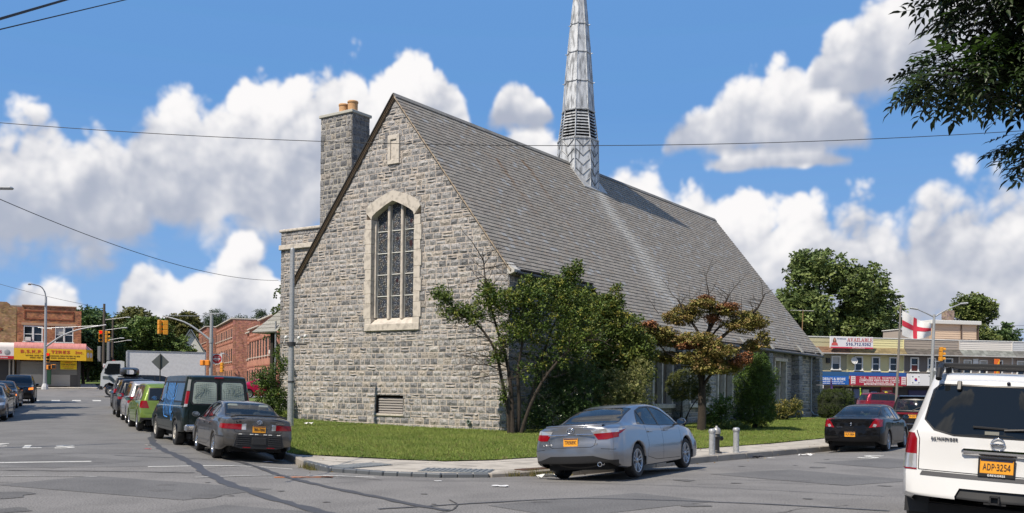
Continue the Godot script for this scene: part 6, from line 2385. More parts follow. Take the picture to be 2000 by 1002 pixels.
func sheet(b: MB, pl: PackedVector2Array, cell: float, hf: Callable) -> void:   # a polygon in (x, depth) laid over heights, cut into cells
	var bb := Rect2(pl[0], Vector2.ZERO)
	for q in pl:
		bb = bb.expand(q)
	var nx := int(ceil(bb.size.x / cell))
	var ny := int(ceil(bb.size.y / cell))
	for j in ny:
		for k in nx:
			var o := bb.position + Vector2(k, j) * cell
			var sq := PackedVector2Array([o, o + Vector2(cell, 0), o + Vector2(cell, cell), o + Vector2(0, cell)])
			for f in Geometry2D.intersect_polygons(sq, pl):
				var ids := Geometry2D.triangulate_polygon(f)
				for t in range(0, ids.size(),3):
					var q := []
					for e in 3:
						var s: Vector2 = f[ids[t + e]]
						q.append(Vector3(s.x, hf.call(s.x, s.y),-s.y))
					b.tri(q[0], q[1], q[2])

func lawn_y(x: float, d: float) -> float:
	var q := seg_dist(Vector2(x, d),[[-5.6,24.2],[-3.79,23.4],[-1.56,22.5],[.55,24.0],[5.87,28.7],[11.5,35.3],[33,61]])
	return .05 + .1 * sstep(.0,4.0, q) + rise(x, d)

func setting() -> void:
	# one sheet of asphalt to the horizon, finely cut where it is near
	var xs := []
	var ds := []
	var x := -700.0
	while x < 700.0:
		xs.append(x)
		x += .5 if absf(x + 3.0) < 22.0 else (2.5 if absf(x) < 70 else 30.0)
	var d := -30.0
	while d < 1400.0:
		ds.append(d)
		d += .5 if d > 12 and d < 46 else (2.5 if d < 120 else 40.0)
	var g := MB.new()
	g.smooth = true
	var rows := []
	for e in ds:
		var row := PackedVector3Array()
		for q in xs:
			row.append(Vector3(q, ground_y(q, e),-e))
		rows.append(row)
	g.grid(rows)
	struct("road", g, asphalt("asphalt", Color(.215,.205,.194)))
	var mk := mat("road paint", Color(.62,.61,.57),.8)
	triplanar(mk, ntex(221,.05,4,[[.3,.35],[.42,.9],[.7,1.0]]),.9)
	var worn := mat("worn road paint", Color(.4,.39,.37),.85)
	triplanar(worn, ntex(222,.05,4,[[.35,.4],[.55,.8],[.7,1.0]]),1.1)
	var tar := mat("tar seal", Color(.06,.06,.064),.6)
	var patch := asphalt("darker asphalt", Color(.15,.146,.142))
	# the older, darker carriageway of the left street
	var pb := MB.new()
	sheet(pb, poly([[-14.5,18.6],[-6.1,20.9],[-5.9,22.9],[-8.2,28.0],[-11.2,34.0],[-15.2,42.2],[-21.4,54.8],[-30.2,71.8],[-36.5,71.5],[-29.5,56.0],[-24.0,43.0],[-20.0,33.0]]),1.0, func(a: float, b: float) -> float: return ground_y(a, b) + .004)
	struct("road_patch", pb, asphalt("left street asphalt", Color(.185,.18,.174)))
	# tar snakes
	ribbon("tar_seam", [[-13.6,36.5],[-11.2,29.5],[-9.6,26.0],[-7.2,21.4],[-5.6,18.0],[-4.2,15.6],[-2.6,13.2],[-1.2,11.5]],.21, tar, .009,.22,3,60)
	ribbon("tar_seam", [[-12.2,34.8],[-9.8,28.8],[-8.0,24.8],[-5.6,21.0],[-4.2,18.2],[-2.6,15.8],[-.9,13.4]],.15, tar, .009,.22,4,60)
	ribbon("tar_seam", [[-1.9,13.6],[-.3,14.4],[1.1,14.9],[3.2,14.2],[5.2,13.0]],.07, tar, .009,.25,5,40)
	ribbon("tar_seam", [[-14.5,22.6],[-12.0,23.6],[-9.6,24.2],[-7.4,24.5]],.035, tar, .009,.3,6,40)
	ribbon("tar_seam", [[-9.8,23.4],[-8.2,22.9],[-7.0,22.5]],.05, tar, .009,.3,7,20)
	ribbon("tar_seam", [[-3.4,18.4],[.0,18.0],[3.2,17.0],[6.0,15.2]],.03, tar, .009,.3,8,40)
	ribbon("tar_seam", [[-14.0,18.4],[-11.0,19.1],[-8.6,19.2],[-6.4,19.1]],.1, patch, .009,.4,9,40)
	# older patches, oil drips and hair cracks
	var stain := asphalt("oil stain", Color(.13,.126,.122))
	var rr := RandomNumberGenerator.new()
	rr.seed = 77
	for q in [[1.4,14.2,1.5,.9],[-6.5,16.4,2.2,1.0],[6.2,19.5,1.3,1.6],[-10.6,21.6,1.8,1.2],[-3.5,13.0,1.1,.6],[9.5,24.0,1.6,1.0]]:
		var e := Vector2(.8,.6) if q[0] > 0 else Vector2(.9,-.44)
		var f := e.orthogonal()
		var o := Vector2(q[0], q[1])
		var pt := MB.new()
		sheet(pt, PackedVector2Array([o - e * q[2] - f * q[3], o + e * q[2] - f * q[3] * .94, o + e * q[2] * .97 + f * q[3], o - e * q[2] + f * q[3] * 1.03]),1.0, func(a: float, b: float) -> float: return ground_y(a, b) + .005)
		struct("road_patch", pt, patch)
	for k in 46:
		var o := Vector2(rr.randf_range(-13.0,9.0), rr.randf_range(11.5,25.0))
		if seg_dist(o, KERB) < .9 or o.y > 17.5 + absf(o.x + 2.0) * 1.0:
			continue
		var ring := PackedVector2Array()
		var s := rr.randf_range(.05,.3) * (1.8 if k % 9 == 0 else 1.0)
		for j in 12:
			ring.append(o + Vector2(cos(TAU * j / 12), sin(TAU * j / 12)) * s * rr.randf_range(.55,1.2))
		var sb := MB.new()
		sheet(sb, ring, .5, func(a: float, b: float) -> float: return ground_y(a, b) + .0075)
		struct("oil_stain", sb, stain)
	for k in 16:
		var o := Vector2(rr.randf_range(-12.0,8.0), rr.randf_range(11.5,20.0))
		if o.y > 17.0 + absf(o.x + 2.0):
			continue
		var dir := Vector2(1,0).rotated(rr.randf_range(-.5,1.2))
		var pts := []
		for j in 7:
			pts.append([o.x, o.y])
			dir = dir.rotated(rr.randf_range(-.5,.5))
			o += dir * rr.randf_range(.3,.7)
		ribbon("road_crack", pts, rr.randf_range(.012,.026), mat("crack", Color(.05,.048,.046),.9),.0085,.3,30 + k, 30)
	# painted lines
	ribbon("painted_line", [[-13.6,20.1],[-9.55,21.55]],.24, mk, .008,.06,11)
	ribbon("painted_line", [[-7.8,20.35],[-4.95,21.45]],.17, mk, .008,.08,12)
	ribbon("painted_line", [[-6.05,18.15],[-4.85,18.85],[-4.3,19.1]],.2, worn, .008,.1,13)
	ribbon("painted_line", [[-4.1,19.05],[-3.2,19.0],[-2.7,18.9]],.16, mk, .01,.2,14)
	ribbon("painted_line", [[-11.2,17.6],[-9.4,18.0],[-7.9,18.1]],.12, worn, .008,.35,15)
	# letters on the carriageway, flattened by the view as painted
	for q in [["S", -12.4,26.3,1.0],["L", -13.25,26.2,1.0],["Z", -14.5,26.7,1.0],["S", 9.9,26.1,1.0],["Z", 11.1,25.6,1.0]]:
		var tm := text_mesh(q[0],1.35,.004)
		var lt := MeshInstance3D.new()
		lt.mesh = tm
		lt.material_override = mk
		lt.name = numbered("road_letter")
		add_child(lt)
		lt.set_meta("kind", "structure")
		var turn := .42 if q[1] < 0 else -.55
		lt.transform = Transform3D(Basis(Vector3.UP, turn) * Basis(Vector3.RIGHT, -PI / 2), V(q[1], ground_y(q[1], q[2]) + .009, q[2]))
		lt.scale = Vector3(.62,1.0,1.0)
	# the crossing far down the left street
	var u := Vector2(.911,.413)
	var f := Vector2(-.413,.911)
	for k in 8:
		var c := Vector2(-31.6,62.4) + u * (-3.6 + 1.25 * k)
		var cb := MB.new()
		sheet(cb, PackedVector2Array([c - u * .26 - f * 1.2, c + u * .26 - f * 1.2, c + u * .26 + f * 1.2, c - u * .26 + f * 1.2]),1.5, func(a: float, b: float) -> float: return ground_y(a, b) + .01)
		struct("crossing_stripe", cb, mk)
	var c1 := Vector2(-30.6,60.2)
	ribbon("painted_line", [[c1.x - u.x * 2.2, c1.y - u.y * 2.2],[c1.x + u.x * 3.0, c1.y + u.y * 3.0]],.3, mk, .009,.05,17)
	# --- pavement: flags cut from its outline, the corner kerb steel-faced
	var outer := [[-5.45,23.8],[-4.75,22.0],[-3.8,20.3],[-2.6,19.5],[-1.4,19.2],[-.45,19.35],[.45,20.05],[2.5,22.2],[5.5,25.6],[9.68,30.0],[20,41],[34,57],[60,86]]
	var inner := [[58,90],[33,61],[20,45.2],[11.5,35.3],[8.6,31.6],[5.87,28.7],[3.2,26.4],[.55,24.0],[-.4,23.05],[-1.56,22.5],[-2.6,22.8],[-3.79,23.4],[-5.6,24.2]]
	var wp := poly(outer + inner)
	var walk := Node3D.new()
	walk.name = "sidewalk"
	add_child(walk)
	walk.set_meta("kind", "structure")
	var cm := conc("pale concrete", Color(.46,.42,.36))
	var bed := MB.new()
	bed.prism(poly(outer + inner), Transform3D(Basis(Vector3(1,0,0), Vector3(0,0,-1), Vector3(0,1,0)), Vector3.ZERO),-.3,.0)
	part("bed", bed, conc("joint concrete", Color(.18,.16,.135)), walk)
	var ax := Vector2(.68,.733)
	var ay := Vector2(-.733,.68)
	for a in range(-8,66):
		for b in range(-4,5):
			var o := Vector2(.45,20.05) + ax * a * 1.55 + ay * (b * 1.55 + .1)
			var sq := PackedVector2Array([o, o + ax * 1.54, o + ax * 1.54 + ay * 1.54, o + ay * 1.54])
			for q in Geometry2D.intersect_polygons(sq, wp):
				var s := MB.new()
				s.prism(q, Transform3D(Basis(Vector3(1,0,0), Vector3(0,0,-1), Vector3(0,1,0)), Vector3.ZERO),.0,.021 + rng.randf_range(0,.006),.006)
				part("paving_slab", s, cm, walk)
	# kerb stones along both streets
	var kerb := Node3D.new()
	kerb.name = "kerb"
	add_child(kerb)
	kerb.set_meta("kind", "structure")
	var steel := mat("steel kerb facing", Color(.13,.14,.15),.5,.4)
	for k in range(2, KERB.size() - 2):
		var a := Vector2(KERB[k][0], KERB[k][1])
		var b := Vector2(KERB[k + 1][0], KERB[k + 1][1])
		var n := maxi(1, int(a.distance_to(b) / 1.4))
		var corner := k >= 7 and k <= 10
		if corner:
			n = maxi(2, int(a.distance_to(b) / .3))
		for j in n:
			var p := a.lerp(b, (j + .5) / n)
			var ang := atan2(b.y - a.y, b.x - a.x)
			var s := MB.new()
			s.box(V(p.x, rise(p.x, p.y) - .1 + .004, p.y), Vector3(a.distance_to(b) / n - .006,.285,.17), Basis(Vector3.UP, ang),.02)
			part("kerb_stone", s, steel if corner else conc("kerb concrete", Color(.33,.3,.26)), kerb)
	# ribbed warning pads set in the corner
	for q in [[-3.35,21.0,1.3,.75,.9],[-1.15,20.05,1.5,.8,-.15]]:
		var pd := thing("tactile_pad", "ribbed grey warning pad at the kerb, %s of the two" % ("nearer the grey sedan" if q[0] < -2 else "nearer the silver sedan"), "paving", V(q[0],.03, q[1]), q[4], "warning pads at the corner")
		var base := MB.new()
		base.box(Vector3(0,.002,0), Vector3(q[2],.014, q[3]), Basis(),.003)
		part("plate", base, mat("pad grey", Color(.13,.145,.155),.7), pd)
		for k in 13:
			var s := MB.new()
			s.box(Vector3(-q[2] / 2 + (k + .5) * q[2] / 13,.013,0), Vector3(q[2] / 13 * .5,.012, q[3] - .06), Basis(),.003)
			part("rib", s, mat("pad rib grey", Color(.17,.185,.195),.6), pd)
	# storm drain hood beside the silver sedan
	var dr := thing("storm_drain", "concrete storm drain hood with dark mouth behind the silver sedan", "storm drain", V(.3,0,20.1),.75)
	var hb := MB.new()
	hb.prism(poly([[-.9,-.12],[-.6,.02],[-.3,.05],[.9,.05],[.9,-.12]]), Transform3D(),-.3,.12,.02)
	part("hood", hb, conc("kerb concrete", Color(.33,.3,.26)), dr)
	var hm := MB.new()
	hm.box(Vector3(.35,-.04,.1), Vector3(.8,.09,.06))
	part("mouth", hm, mat("drain dark", Color(.01,.01,.01),.9), dr)
	var hl := MB.new()
	hl.box(Vector3(.35,.058,-.06), Vector3(.95,.02,.3), Basis(),.006)
	part("lid", hl, mat("rusty iron", Color(.085,.045,.028),.85,.3), dr)
	# --- lawn
	var lawn := poly([[-5.62,24.2],[-7.75,28.5],[-10.75,34.3],[-14.75,42.6],[-20.95,55.1],[-26,66],[-5,76],[24,78],[34,62],[20,45.2],[11.5,35.3],[8.6,31.6],[5.87,28.7],[3.2,26.4],[.55,24.0],[-.4,23.05],[-1.56,22.5],[-2.6,22.8],[-3.79,23.4]])
	var lb := MB.new()
	sheet(lb, lawn, 1.2, lawn_y)
	var lm := mat("lawn soil and thatch", Color(.115,.16,.032),.95)
	triplanar(lm, ntex(231,.02,4,[[.3, Color(.7,.75,.6)],[.5, Color(1,1,1)],[.75, Color(1.3,1.15,.9)]]),.2)
	struct("lawn", lb, lm)
	var r := RandomNumberGenerator.new()
	r.seed = 240
	var tuft := MB.new()
	for k in 7:
		var a := r.randf() * TAU
		var o := Vector3(cos(a),0, sin(a)) * r.randf_range(.0,.05)
		var lean := Vector3(r.randf_range(-.05,.05),0, r.randf_range(-.05,.05))
		var h := r.randf_range(.045,.085)
		var w := Vector3(cos(a + 1.3),0, sin(a + 1.3)) * .006
		tuft.tri(o - w, o + w, o + lean + Vector3(0, h, 0))
	var nz := FastNoiseLite.new()
	nz.seed = 5
	nz.frequency = .35
	var txs := []
	var tcs := []
	for k in 190000:
		var px := r.randf_range(-15.0,22.0)
		var pd := r.randf_range(22.4,58.0) if r.randf() < .7 else r.randf_range(22.4,34.0)
		var lw := (pd - 24.2) * -.49 - 5.75
		if px < lw or not Geometry2D.is_point_in_polygon(Vector2(px, pd), lawn):
			continue
		var lx := (px + 4.985) * .823 - (pd - 39.18) * .568
		var lz := (px + 4.985) * .568 + (pd - 39.18) * .823
		if absf(lx) < 7.3 and lz > .0 and (absf(lx) < 5.85 or lz > 6.0) and lz < 34.0:
			continue
		var t := nz.get_noise_2d(px, pd) + .5 * nz.get_noise_2d(px * 4.0, pd * 4.0)
		var s := r.randf_range(.6,1.25) * (1.0 + .3 * t)
		txs.append(Transform3D(Basis(Vector3.UP, r.randf() * TAU).scaled(Vector3(1.3, s, 1.3)), V(px, lawn_y(px, pd) - .008, pd)))
		var q := Color(.135,.19,.036).lerp(Color(.23,.275,.065), clampf(.45 + t * .8,0,1))
		if r.randf() < .07: q = Color(.22,.19,.08)
		tcs.append(q * r.randf_range(.85,1.2))
	var lf := MB.new()
	lf.quad(Vector3(-.03,.0,0), Vector3(0,.008,.02), Vector3(.035,.002,0), Vector3(0,.012,-.02))
	var fx := []
	var fc := []
	for k in 900:
		var px := r.randf_range(-6.0,12.0)
		var pd := r.randf_range(19.0,44.0)
		var on := Geometry2D.is_point_in_polygon(Vector2(px, pd), lawn)
		if not on and (seg_dist(Vector2(px, pd), KERB) > 1.6 or r.randf() < .55):
			continue
		fx.append(Transform3D(Basis.from_euler(Vector3(r.randf_range(-.4,.4), r.randf() * TAU, r.randf_range(-.4,.4))).scaled(Vector3.ONE * r.randf_range(.6,1.3)), V(px, lawn_y(px, pd) + .035 if on else maxf(.03, ground_y(px, pd) + .012), pd)))
		fc.append(Color(.16,.09,.035).lerp(Color(.3,.22,.07), r.randf()) * r.randf_range(.6,1.2))
	many("fallen_leaves", lf.mesh(), leaf_mat("dry leaves", .8), fx, fc)
	many("grass", tuft.mesh(), leaf_mat("grass blades", .6), txs, tcs)
	var wxs := []
	var wcs := []
	for k in 320:
		var e := r.randf()
		var px := .75 + r.randfn() * .28
		var pd := 20.35 + (px - .75) * 1.05 + r.randfn() * .06
		if e < .3:
			px = -4.55 + r.randfn() * .14
			pd = 21.5 - (px + 4.55) * 1.6 + r.randfn() * .08
		wxs.append(Transform3D(Basis(Vector3.UP, r.randf() * TAU).scaled(Vector3(1.2, r.randf_range(.8,2.4),1.2)), V(px, ground_y(px, pd) + .0, pd)))
		wcs.append(Color(.1,.115,.03).lerp(Color(.24,.19,.09), r.randf()))
	many("weeds", tuft.mesh(), leaf_mat("grass blades", .6), wxs, wcs)
	# --- litter and leaves in the gutters
	for q in [[6.9,26.6, "crumpled black bag lying in the gutter by the bollards", Color(.02,.02,.03),.17],[7.2,26.2, "flat white paper scrap beside the black bag", Color(.6,.6,.58),.12],[8.4,27.0, "flattened white carton lying in the roadway", Color(.6,.6,.6),.16],[9.1,28.9, "small heap of pale rubble at the kerb toward the black sedan", Color(.4,.36,.3),.13],[.75,19.3, "white paper pile behind the silver sedan's wheel", Color(.62,.62,.58),.2],[-3.6,18.55, "rusty brown scrap on the orange paint smear", Color(.12,.045,.02),.11],[-.2,16.9, "small white paper strip on the open roadway", Color(.6,.6,.6),.13],[-1.4,18.0, "tiny white scrap near the corner kerb", Color(.6,.6,.6),.07],[-9.9,25.8, "small red wrapper by the van's rear wheel", Color(.4,.05,.05),.09],[-10.5,27.3, "small pale wrapper lying left of the van", Color(.55,.5,.45),.09],[-5.9,23.0, "crushed blue and white cup under the grey sedan", Color(.35,.4,.6),.12],[-8.05,37.6, "crumpled white paper at the foot of the church wall", Color(.65,.64,.6),.16]]:
		var lt := MB.new()
		var yy := ground_y(q[0], q[1]) if q[1] < 30 else lawn_y(q[0], q[1]) + .04
		var rows2 := []
		for j in 4:
			var row := PackedVector3Array()
			for k in 5:
				row.append(Vector3((k / 4.0 - .5) * q[4] * 2 + r.randf_range(-.3,.3) * q[4],.012 + r.randf() * q[4] * (.5 if q[4] > .15 else .15), (j / 3.0 - .5) * q[4] * 1.2 + r.randf_range(-.3,.3) * q[4]))
			rows2.append(row)
		lt.grid(rows2)
		var o := part("litter", lt, mat("litter %.2f %.2f" % [q[3].r, q[3].b], q[3],.7))
		o.position = V(q[0], yy, q[1])
		tag(o, q[2], "litter")
	ribbon("paint_smear", [[-4.6,18.4],[-4.0,18.55],[-3.5,18.6]],.13, mat("orange spray", Color(.55,.18,.05),.8),.008,.35,21,14)
	# far pavement in front of the left-hand shops
	var fp := MB.new()
	var a0 := Vector2(-45.1,99.0)
	sheet(fp, PackedVector2Array([a0 - u * 14 - f * 4.5, a0 + u * 1.6 - f * 4.5, a0 + u * 1.6 + f * 20, a0 - u * 14 + f * 20]),3.0, func(a: float, b: float) -> float: return ground_y(a, b) + .1)
	struct("far_sidewalk", fp, cm)
	var fk := MB.new()
	for k in 12:
		var p := a0 - f * 4.5 + u * (-13.4 + 1.3 * k)
		fk.box(V(p.x, ground_y(p.x, p.y) + .03, p.y), Vector3(1.28,.16,.2), Basis(Vector3.UP, .426),.02)
	struct("far_kerb", fk, conc("kerb concrete", Color(.33,.3,.26)))
	var gv := MB.new()      # grass verge beyond the trees
	sheet(gv, poly([[-70,116],[-40,116],[-30,180],[-80,180]]),12.0, func(a: float, b: float) -> float: return ground_y(a, b) + .06)
	struct("far_grass", gv, lm)
# ---------------------------------------------------------------- street furniture
func galv() -> StandardMaterial3D:
	if mats.has("galvanised steel"):
		return mats["galvanised steel"]
	var m := mat("galvanised steel", Color(.42,.43,.44),.45,.35)
	triplanar(m, ntex(301,.03,4,[[.3,.75],[.6,1.0]]),.8)
	return m

func pole_of(t: Node3D, h: float, r0: float, r1: float, m: Material, called := "pole", y0 := .0) -> void:
	var b := MB.new()
	b.smooth = true
	b.tube([Vector3(0, y0,0), Vector3(0, h * .5,0), Vector3(0, h, 0)],[r0, (r0 + r1) / 2, r1],14)
	part(called, b, m, t)

func signal_head(t: Node3D, at: Vector3, turn: float, lit := "", s := 1.0) -> void:     # three lamps in a yellow case, facing its own +z
	var h := sub("signal_head", t)
	h.position = at
	h.rotation.y = turn
	h.scale = Vector3.ONE * s
	var yel := mat("signal yellow", Color(.62,.26,.015),.5)
	for k in 3:
		var y := .36 - .36 * k
		var b := MB.new()
		b.box(Vector3(0, y, 0), Vector3(.36,.345,.2), Basis(),.03)
		part("case", b, yel, h)
		var v := MB.new()
		var rows := []
		for e in 2:
			var row := PackedVector3Array()
			for j in 9:
				var a := lerpf(-.35, PI + .35, j / 8.0)
				row.append(Vector3(cos(a) * .145, y + sin(a) * .145,.1 + e * (.22 if e else .0)))
			rows.append(row)
		v.grid(rows)
		part("visor", v, visor() if lit != "back" else yel, h)
		var l := MB.new()
		l.smooth = true
		l.lathe([Vector2(.13,.0), Vector2(.09,.02), Vector2(.0,.03)], Transform3D(Basis(Vector3.RIGHT, PI / 2), Vector3(0, y, .1)),16)
		var name: String = ["red", "amber", "green"][k]
		var lm := mat("lens off %s" % name, [Color(.05,.006,.006), Color(.05,.025,.004), Color(.004,.03,.02)][k],.25)
		if lit == name:
			lm = mat("signal lamp lit %s" % name, Color(.6,.02,.02),.3)
			lm.emission_enabled = true
			lm.emission = Color(1.0,.08,.05)
			lm.emission_energy_multiplier = 1.4
		part("lamp_lens", l, lm, h)

func ped_signal(t: Node3D, at: Vector3, turn: float) -> void:
	var h := sub("pedestrian_signal", t)
	h.position = at
	h.rotation.y = turn
	var b := MB.new()
	b.box(Vector3.ZERO, Vector3(.42,.42,.22), Basis(),.04)
	part("case", b, mat("signal orange", Color(.72,.24,.02),.5), h)
	var f := MB.new()
	f.box(Vector3(0,0,.115), Vector3(.34,.34,.02))
	part("face", f, visor(), h)

func no_entry(t: Node3D, at: Vector3, turn: float) -> void:
	var s := sub("sign", t)
	s.position = at
	s.rotation.y = turn
	var b := MB.new()
	b.box(Vector3.ZERO, Vector3(.76,.76,.012), Basis(),.003)
	part("plate", b, mat("sign white", Color(.72,.72,.72),.5), s)
	var c := MB.new()
	c.lathe([Vector2(.0,.009), Vector2(.34,.009), Vector2(.34,.0)], Transform3D(Basis(Vector3.RIGHT, PI / 2), Vector3.ZERO),28)
	part("red_disc", c, mat("sign red", Color(.5,.012,.02),.5), s)
	var w := MB.new()
	w.box(Vector3(0,0,.013), Vector3(.5,.1,.006))
	part("white_bar", w, mat("sign white", Color(.72,.72,.72),.5), s)
	var wm := mat("sign white", Color(.72,.72,.72),.5)
	letter("lettering", "DO NOT", .075, wm, s, Transform3D(Basis(), Vector3(0,.14,.014)))
	letter("lettering", "ENTER", .075, wm, s, Transform3D(Basis(), Vector3(0,-.14,.014)))

func wire(called: String, label: String, pts: Array, r: float, sag: float) -> void:
	var b := MB.new()
	var p := []
	var q := []
	var a: Vector3 = pts[0]
	var c: Vector3 = pts[1]
	for k in 33:
		var f := k / 32.0
		p.append(a.lerp(c, f) + Vector3(0,-4.0 * sag * f * (1 - f),0))
		q.append(r)
	b.tube(p, q, 5)
	var o := part(called, b, mat("cable black", Color(.015,.015,.017),.7))
	tag(o, label, "cable")

func street_items() -> void:
	var g := galv()
	# bare steel pole with fittings, before the church
	var t := thing("utility_pole", "plain grey steel pole with lamps and insulators before the church gable", "pole", V(-8.52, lawn_y(-8.5,36.5),36.5))
	pole_of(t, 6.85,.125,.085, g)
	var cap := MB.new()
	cap.smooth = true
	cap.lathe([Vector2(.09,6.83), Vector2(.07,6.88), Vector2(.0,6.9)], Transform3D(),12)
	cap.tube([Vector3(.02,6.88,0), Vector3(.02,7.0,0)],[.012,.008],5)
	part("pole_cap", cap, g, t)
	var br := MB.new()
	br.box(Vector3(.28,3.18,.02), Vector3(.62,.07,.07), Basis(),.01)
	br.tube([Vector3(0,3.1,0), Vector3(0,3.26,0)],[.15,.15],14)
	br.tube([Vector3(0,1.7,0), Vector3(0,1.76,0)],[.135,.135],14)
	br.box(Vector3(-.22,3.22,.02), Vector3(.3,.06,.06), Basis(),.01)
	part("bracket", br, mat("bracket dark", Color(.035,.035,.038),.6), t)
	for q in [[.22,3.36,.05],[.46,3.44,.02],[-.28,3.38,.04]]:
		var b := MB.new()
		b.smooth = true
		b.tube([Vector3(q[0],3.2, q[2]), Vector3(q[0] + .05, q[1], q[2])],[.018,.015],6)
		b.lathe([Vector2(.0,-.07), Vector2(.05,-.05), Vector2(.065,.0), Vector2(.05,.06), Vector2(.0,.08)], Transform3D(Basis(Vector3.BACK, -.6), Vector3(q[0] + .07, q[1] + .05, q[2])),12)
		part("floodlight", b, mat("lamp white glass", Color(.62,.62,.6),.25), t)
	# two bollards and the hydrant
	for q in [[5.5,25.95, "steel bollard nearer the silver sedan, in front of the hydrant"],[6.42,27.05, "steel bollard standing alone farther along the kerb"]]:
		var o := thing("bollard", q[2], "bollard", V(q[0],.025, q[1]),.0, "bollards beside the hydrant")
		var b := MB.new()
		b.smooth = true
		b.lathe([Vector2(.095,.0), Vector2(.085,.04), Vector2(.084,.62), Vector2(.084,.62)], Transform3D(),20)
		part("post", b, g, o)
		var c := MB.new()
		c.smooth = true
		c.lathe([Vector2(.084,.6), Vector2(.1,.605), Vector2(.1,.665), Vector2(.085,.7), Vector2(.03,.715), Vector2(.0,.717)], Transform3D(),20)
		part("cap", c, g, o)
		for k in 5:
			var s := MB.new()
			s.box(Vector3(cos(TAU * k / 5) * .098,.63, sin(TAU * k / 5) * .098), Vector3(.02,.02,.02), Basis(Vector3.UP, .3),.004)
			part("bolt", s, mat("rusty iron", Color(.085,.045,.028),.85,.3), o)
	var hy := thing("fire_hydrant", "black fire hydrant with silver dome behind the nearer bollard", "fire hydrant", V(5.78,.025,26.7),.5)
	hy.scale = Vector3.ONE * .93
	var hb := MB.new()
	hb.smooth = true
	hb.lathe([Vector2(.17,.0), Vector2(.17,.04), Vector2(.11,.05), Vector2(.095,.1), Vector2(.095,.46), Vector2(.13,.47), Vector2(.13,.51), Vector2(.1,.53), Vector2(.1,.6)], Transform3D(),18)
	part("barrel", hb, mat("hydrant black", Color(.014,.014,.014),.45), hy)
	for sx in [-1.0,1.0]:
		var n := MB.new()
		n.smooth = true
		n.lathe([Vector2(.055,.0), Vector2(.055,.12), Vector2(.07,.12), Vector2(.07,.16), Vector2(.03,.17), Vector2(.03,.2), Vector2(0,.2)], Transform3D(Basis(Vector3.BACK, -sx * PI / 2), Vector3(sx * .06,.44,0)),14)
		part("nozzle", n, mat("hydrant black", Color(.014,.014,.014),.45), hy)
	var hd := MB.new()
	hd.smooth = true
	hd.lathe([Vector2(.12,.58), Vector2(.125,.64), Vector2(.12,.7), Vector2(.09,.755), Vector2(.04,.78), Vector2(.035,.82), Vector2(0,.825)], Transform3D(),18)
	part("dome", hd, mat("hydrant silver", Color(.34,.33,.31),.45,.5), hy)
	# --- left junction: lamp post with mast arm
	var y := ground_y(-43.4,88) + .1
	var lp := thing("traffic_light", "tall lamp post with long mast arm and red signals before the tyre shop", "traffic light", V(-43.4, y, 88.0))
	pole_of(lp, 8.6,.17,.1, g)
	var pb := MB.new()
	pb.lathe([Vector2(.32,.0), Vector2(.3,.25), Vector2(.2,.5), Vector2(.17,.55)], Transform3D(),8)
	part("base_cover", pb, mat("pale base", Color(.5,.5,.5),.6), lp)
	var la := MB.new()
	la.smooth = true
	la.tube(bezier([Vector3(0,8.3,0), Vector3(-.02,8.9,.1), Vector3(-.25,9.5,.5), Vector3(-.7,9.65,1.2)],10),[.07,.07,.06,.06,.06,.05,.05,.05,.05,.05,.05],8)
	part("lamp_arm", la, g, lp)
	var lh := MB.new()
	lh.box(Vector3(-.8,9.62,1.4), Vector3(.3,.14,.75), Basis(Vector3.UP, .5),.05)
	part("lamp_head", lh, mat("lamp head grey", Color(.4,.41,.42),.4), lp)
	var ma := MB.new()
	ma.smooth = true
	ma.tube(bezier([Vector3(.1,4.0,0), Vector3(1.6,5.0,.1), Vector3(3.4,5.65,.2), Vector3(5.75,6.05,.3)],12),[.09,.09,.085,.08,.08,.075,.07,.065,.06,.06,.055,.055,.05],8)
	part("mast_arm", ma, g, lp)
	var tr := MB.new()
	tr.tube([Vector3(0,5.7,0), Vector3(3.0,5.85,.15), Vector3(5.0,5.98,.25)],[.03,.025,.02],5)
	tr.tube([Vector3(-.7,5.75,0), Vector3(.6,5.62,0)],[.03,.03],5)
	part("tie_rod", tr, g, lp)
	signal_head(lp, Vector3(5.3,5.0,.35),.3, "red")
	signal_head(lp, Vector3(5.75,4.95,.25), PI * .62, "back")
	signal_head(lp, Vector3(.42,2.95,.3),.3, "red", .85)
	ped_signal(lp, Vector3(.45,2.05,.2),1.2)
	ped_signal(lp, Vector3(.85,2.12,.15),.5)
	# right-hand mast over the parked cars
	y = ground_y(-22.9,72)
	var rp := thing("traffic_light", "grey signal mast with curved arm and yellow signals before the brick flats", "traffic light", V(-22.9, y, 72.0))
	pole_of(rp, 6.4,.14,.12, g)
	var ra := MB.new()
	ra.smooth = true
	ra.tube(bezier([Vector3(0,4.35,0), Vector3(-.8,5.0,.1), Vector3(-2.0,5.75,.2), Vector3(-3.6,6.2,.3)],12),[.09,.09,.085,.08,.08,.075,.07,.065,.06,.06,.055,.055,.05],8)
	part("mast_arm", ra, g, rp)
	var rt := MB.new()
	rt.tube([Vector3(.1,6.25,0), Vector3(-3.6,6.2,.3)],[.02,.02],5)
	rt.box(Vector3(0,6.42,0), Vector3(1.25,.09,.16), Basis(),.02)
	rt.tube([Vector3(0,4.2,0), Vector3(0,4.5,0)],[.17,.17],10)
	part("top_bracket", rt, g, rp)
	signal_head(rp, Vector3(-3.85,5.35,.3), PI * .72, "back")
	signal_head(rp, Vector3(-3.35,5.3,.35), PI * 1.1, "back")
	ped_signal(rp, Vector3(-.62,2.68,.1),2.4)
	ped_signal(rp, Vector3(-.25,2.68,.1),2.9)
	no_entry(rp, Vector3(.35,3.0,-.3),.35)
	signal_head(rp, Vector3(.75,2.35,-.2), PI * .9, "back", .7)
	# back of a diamond warning sign
	y = ground_y(-22.3,60)
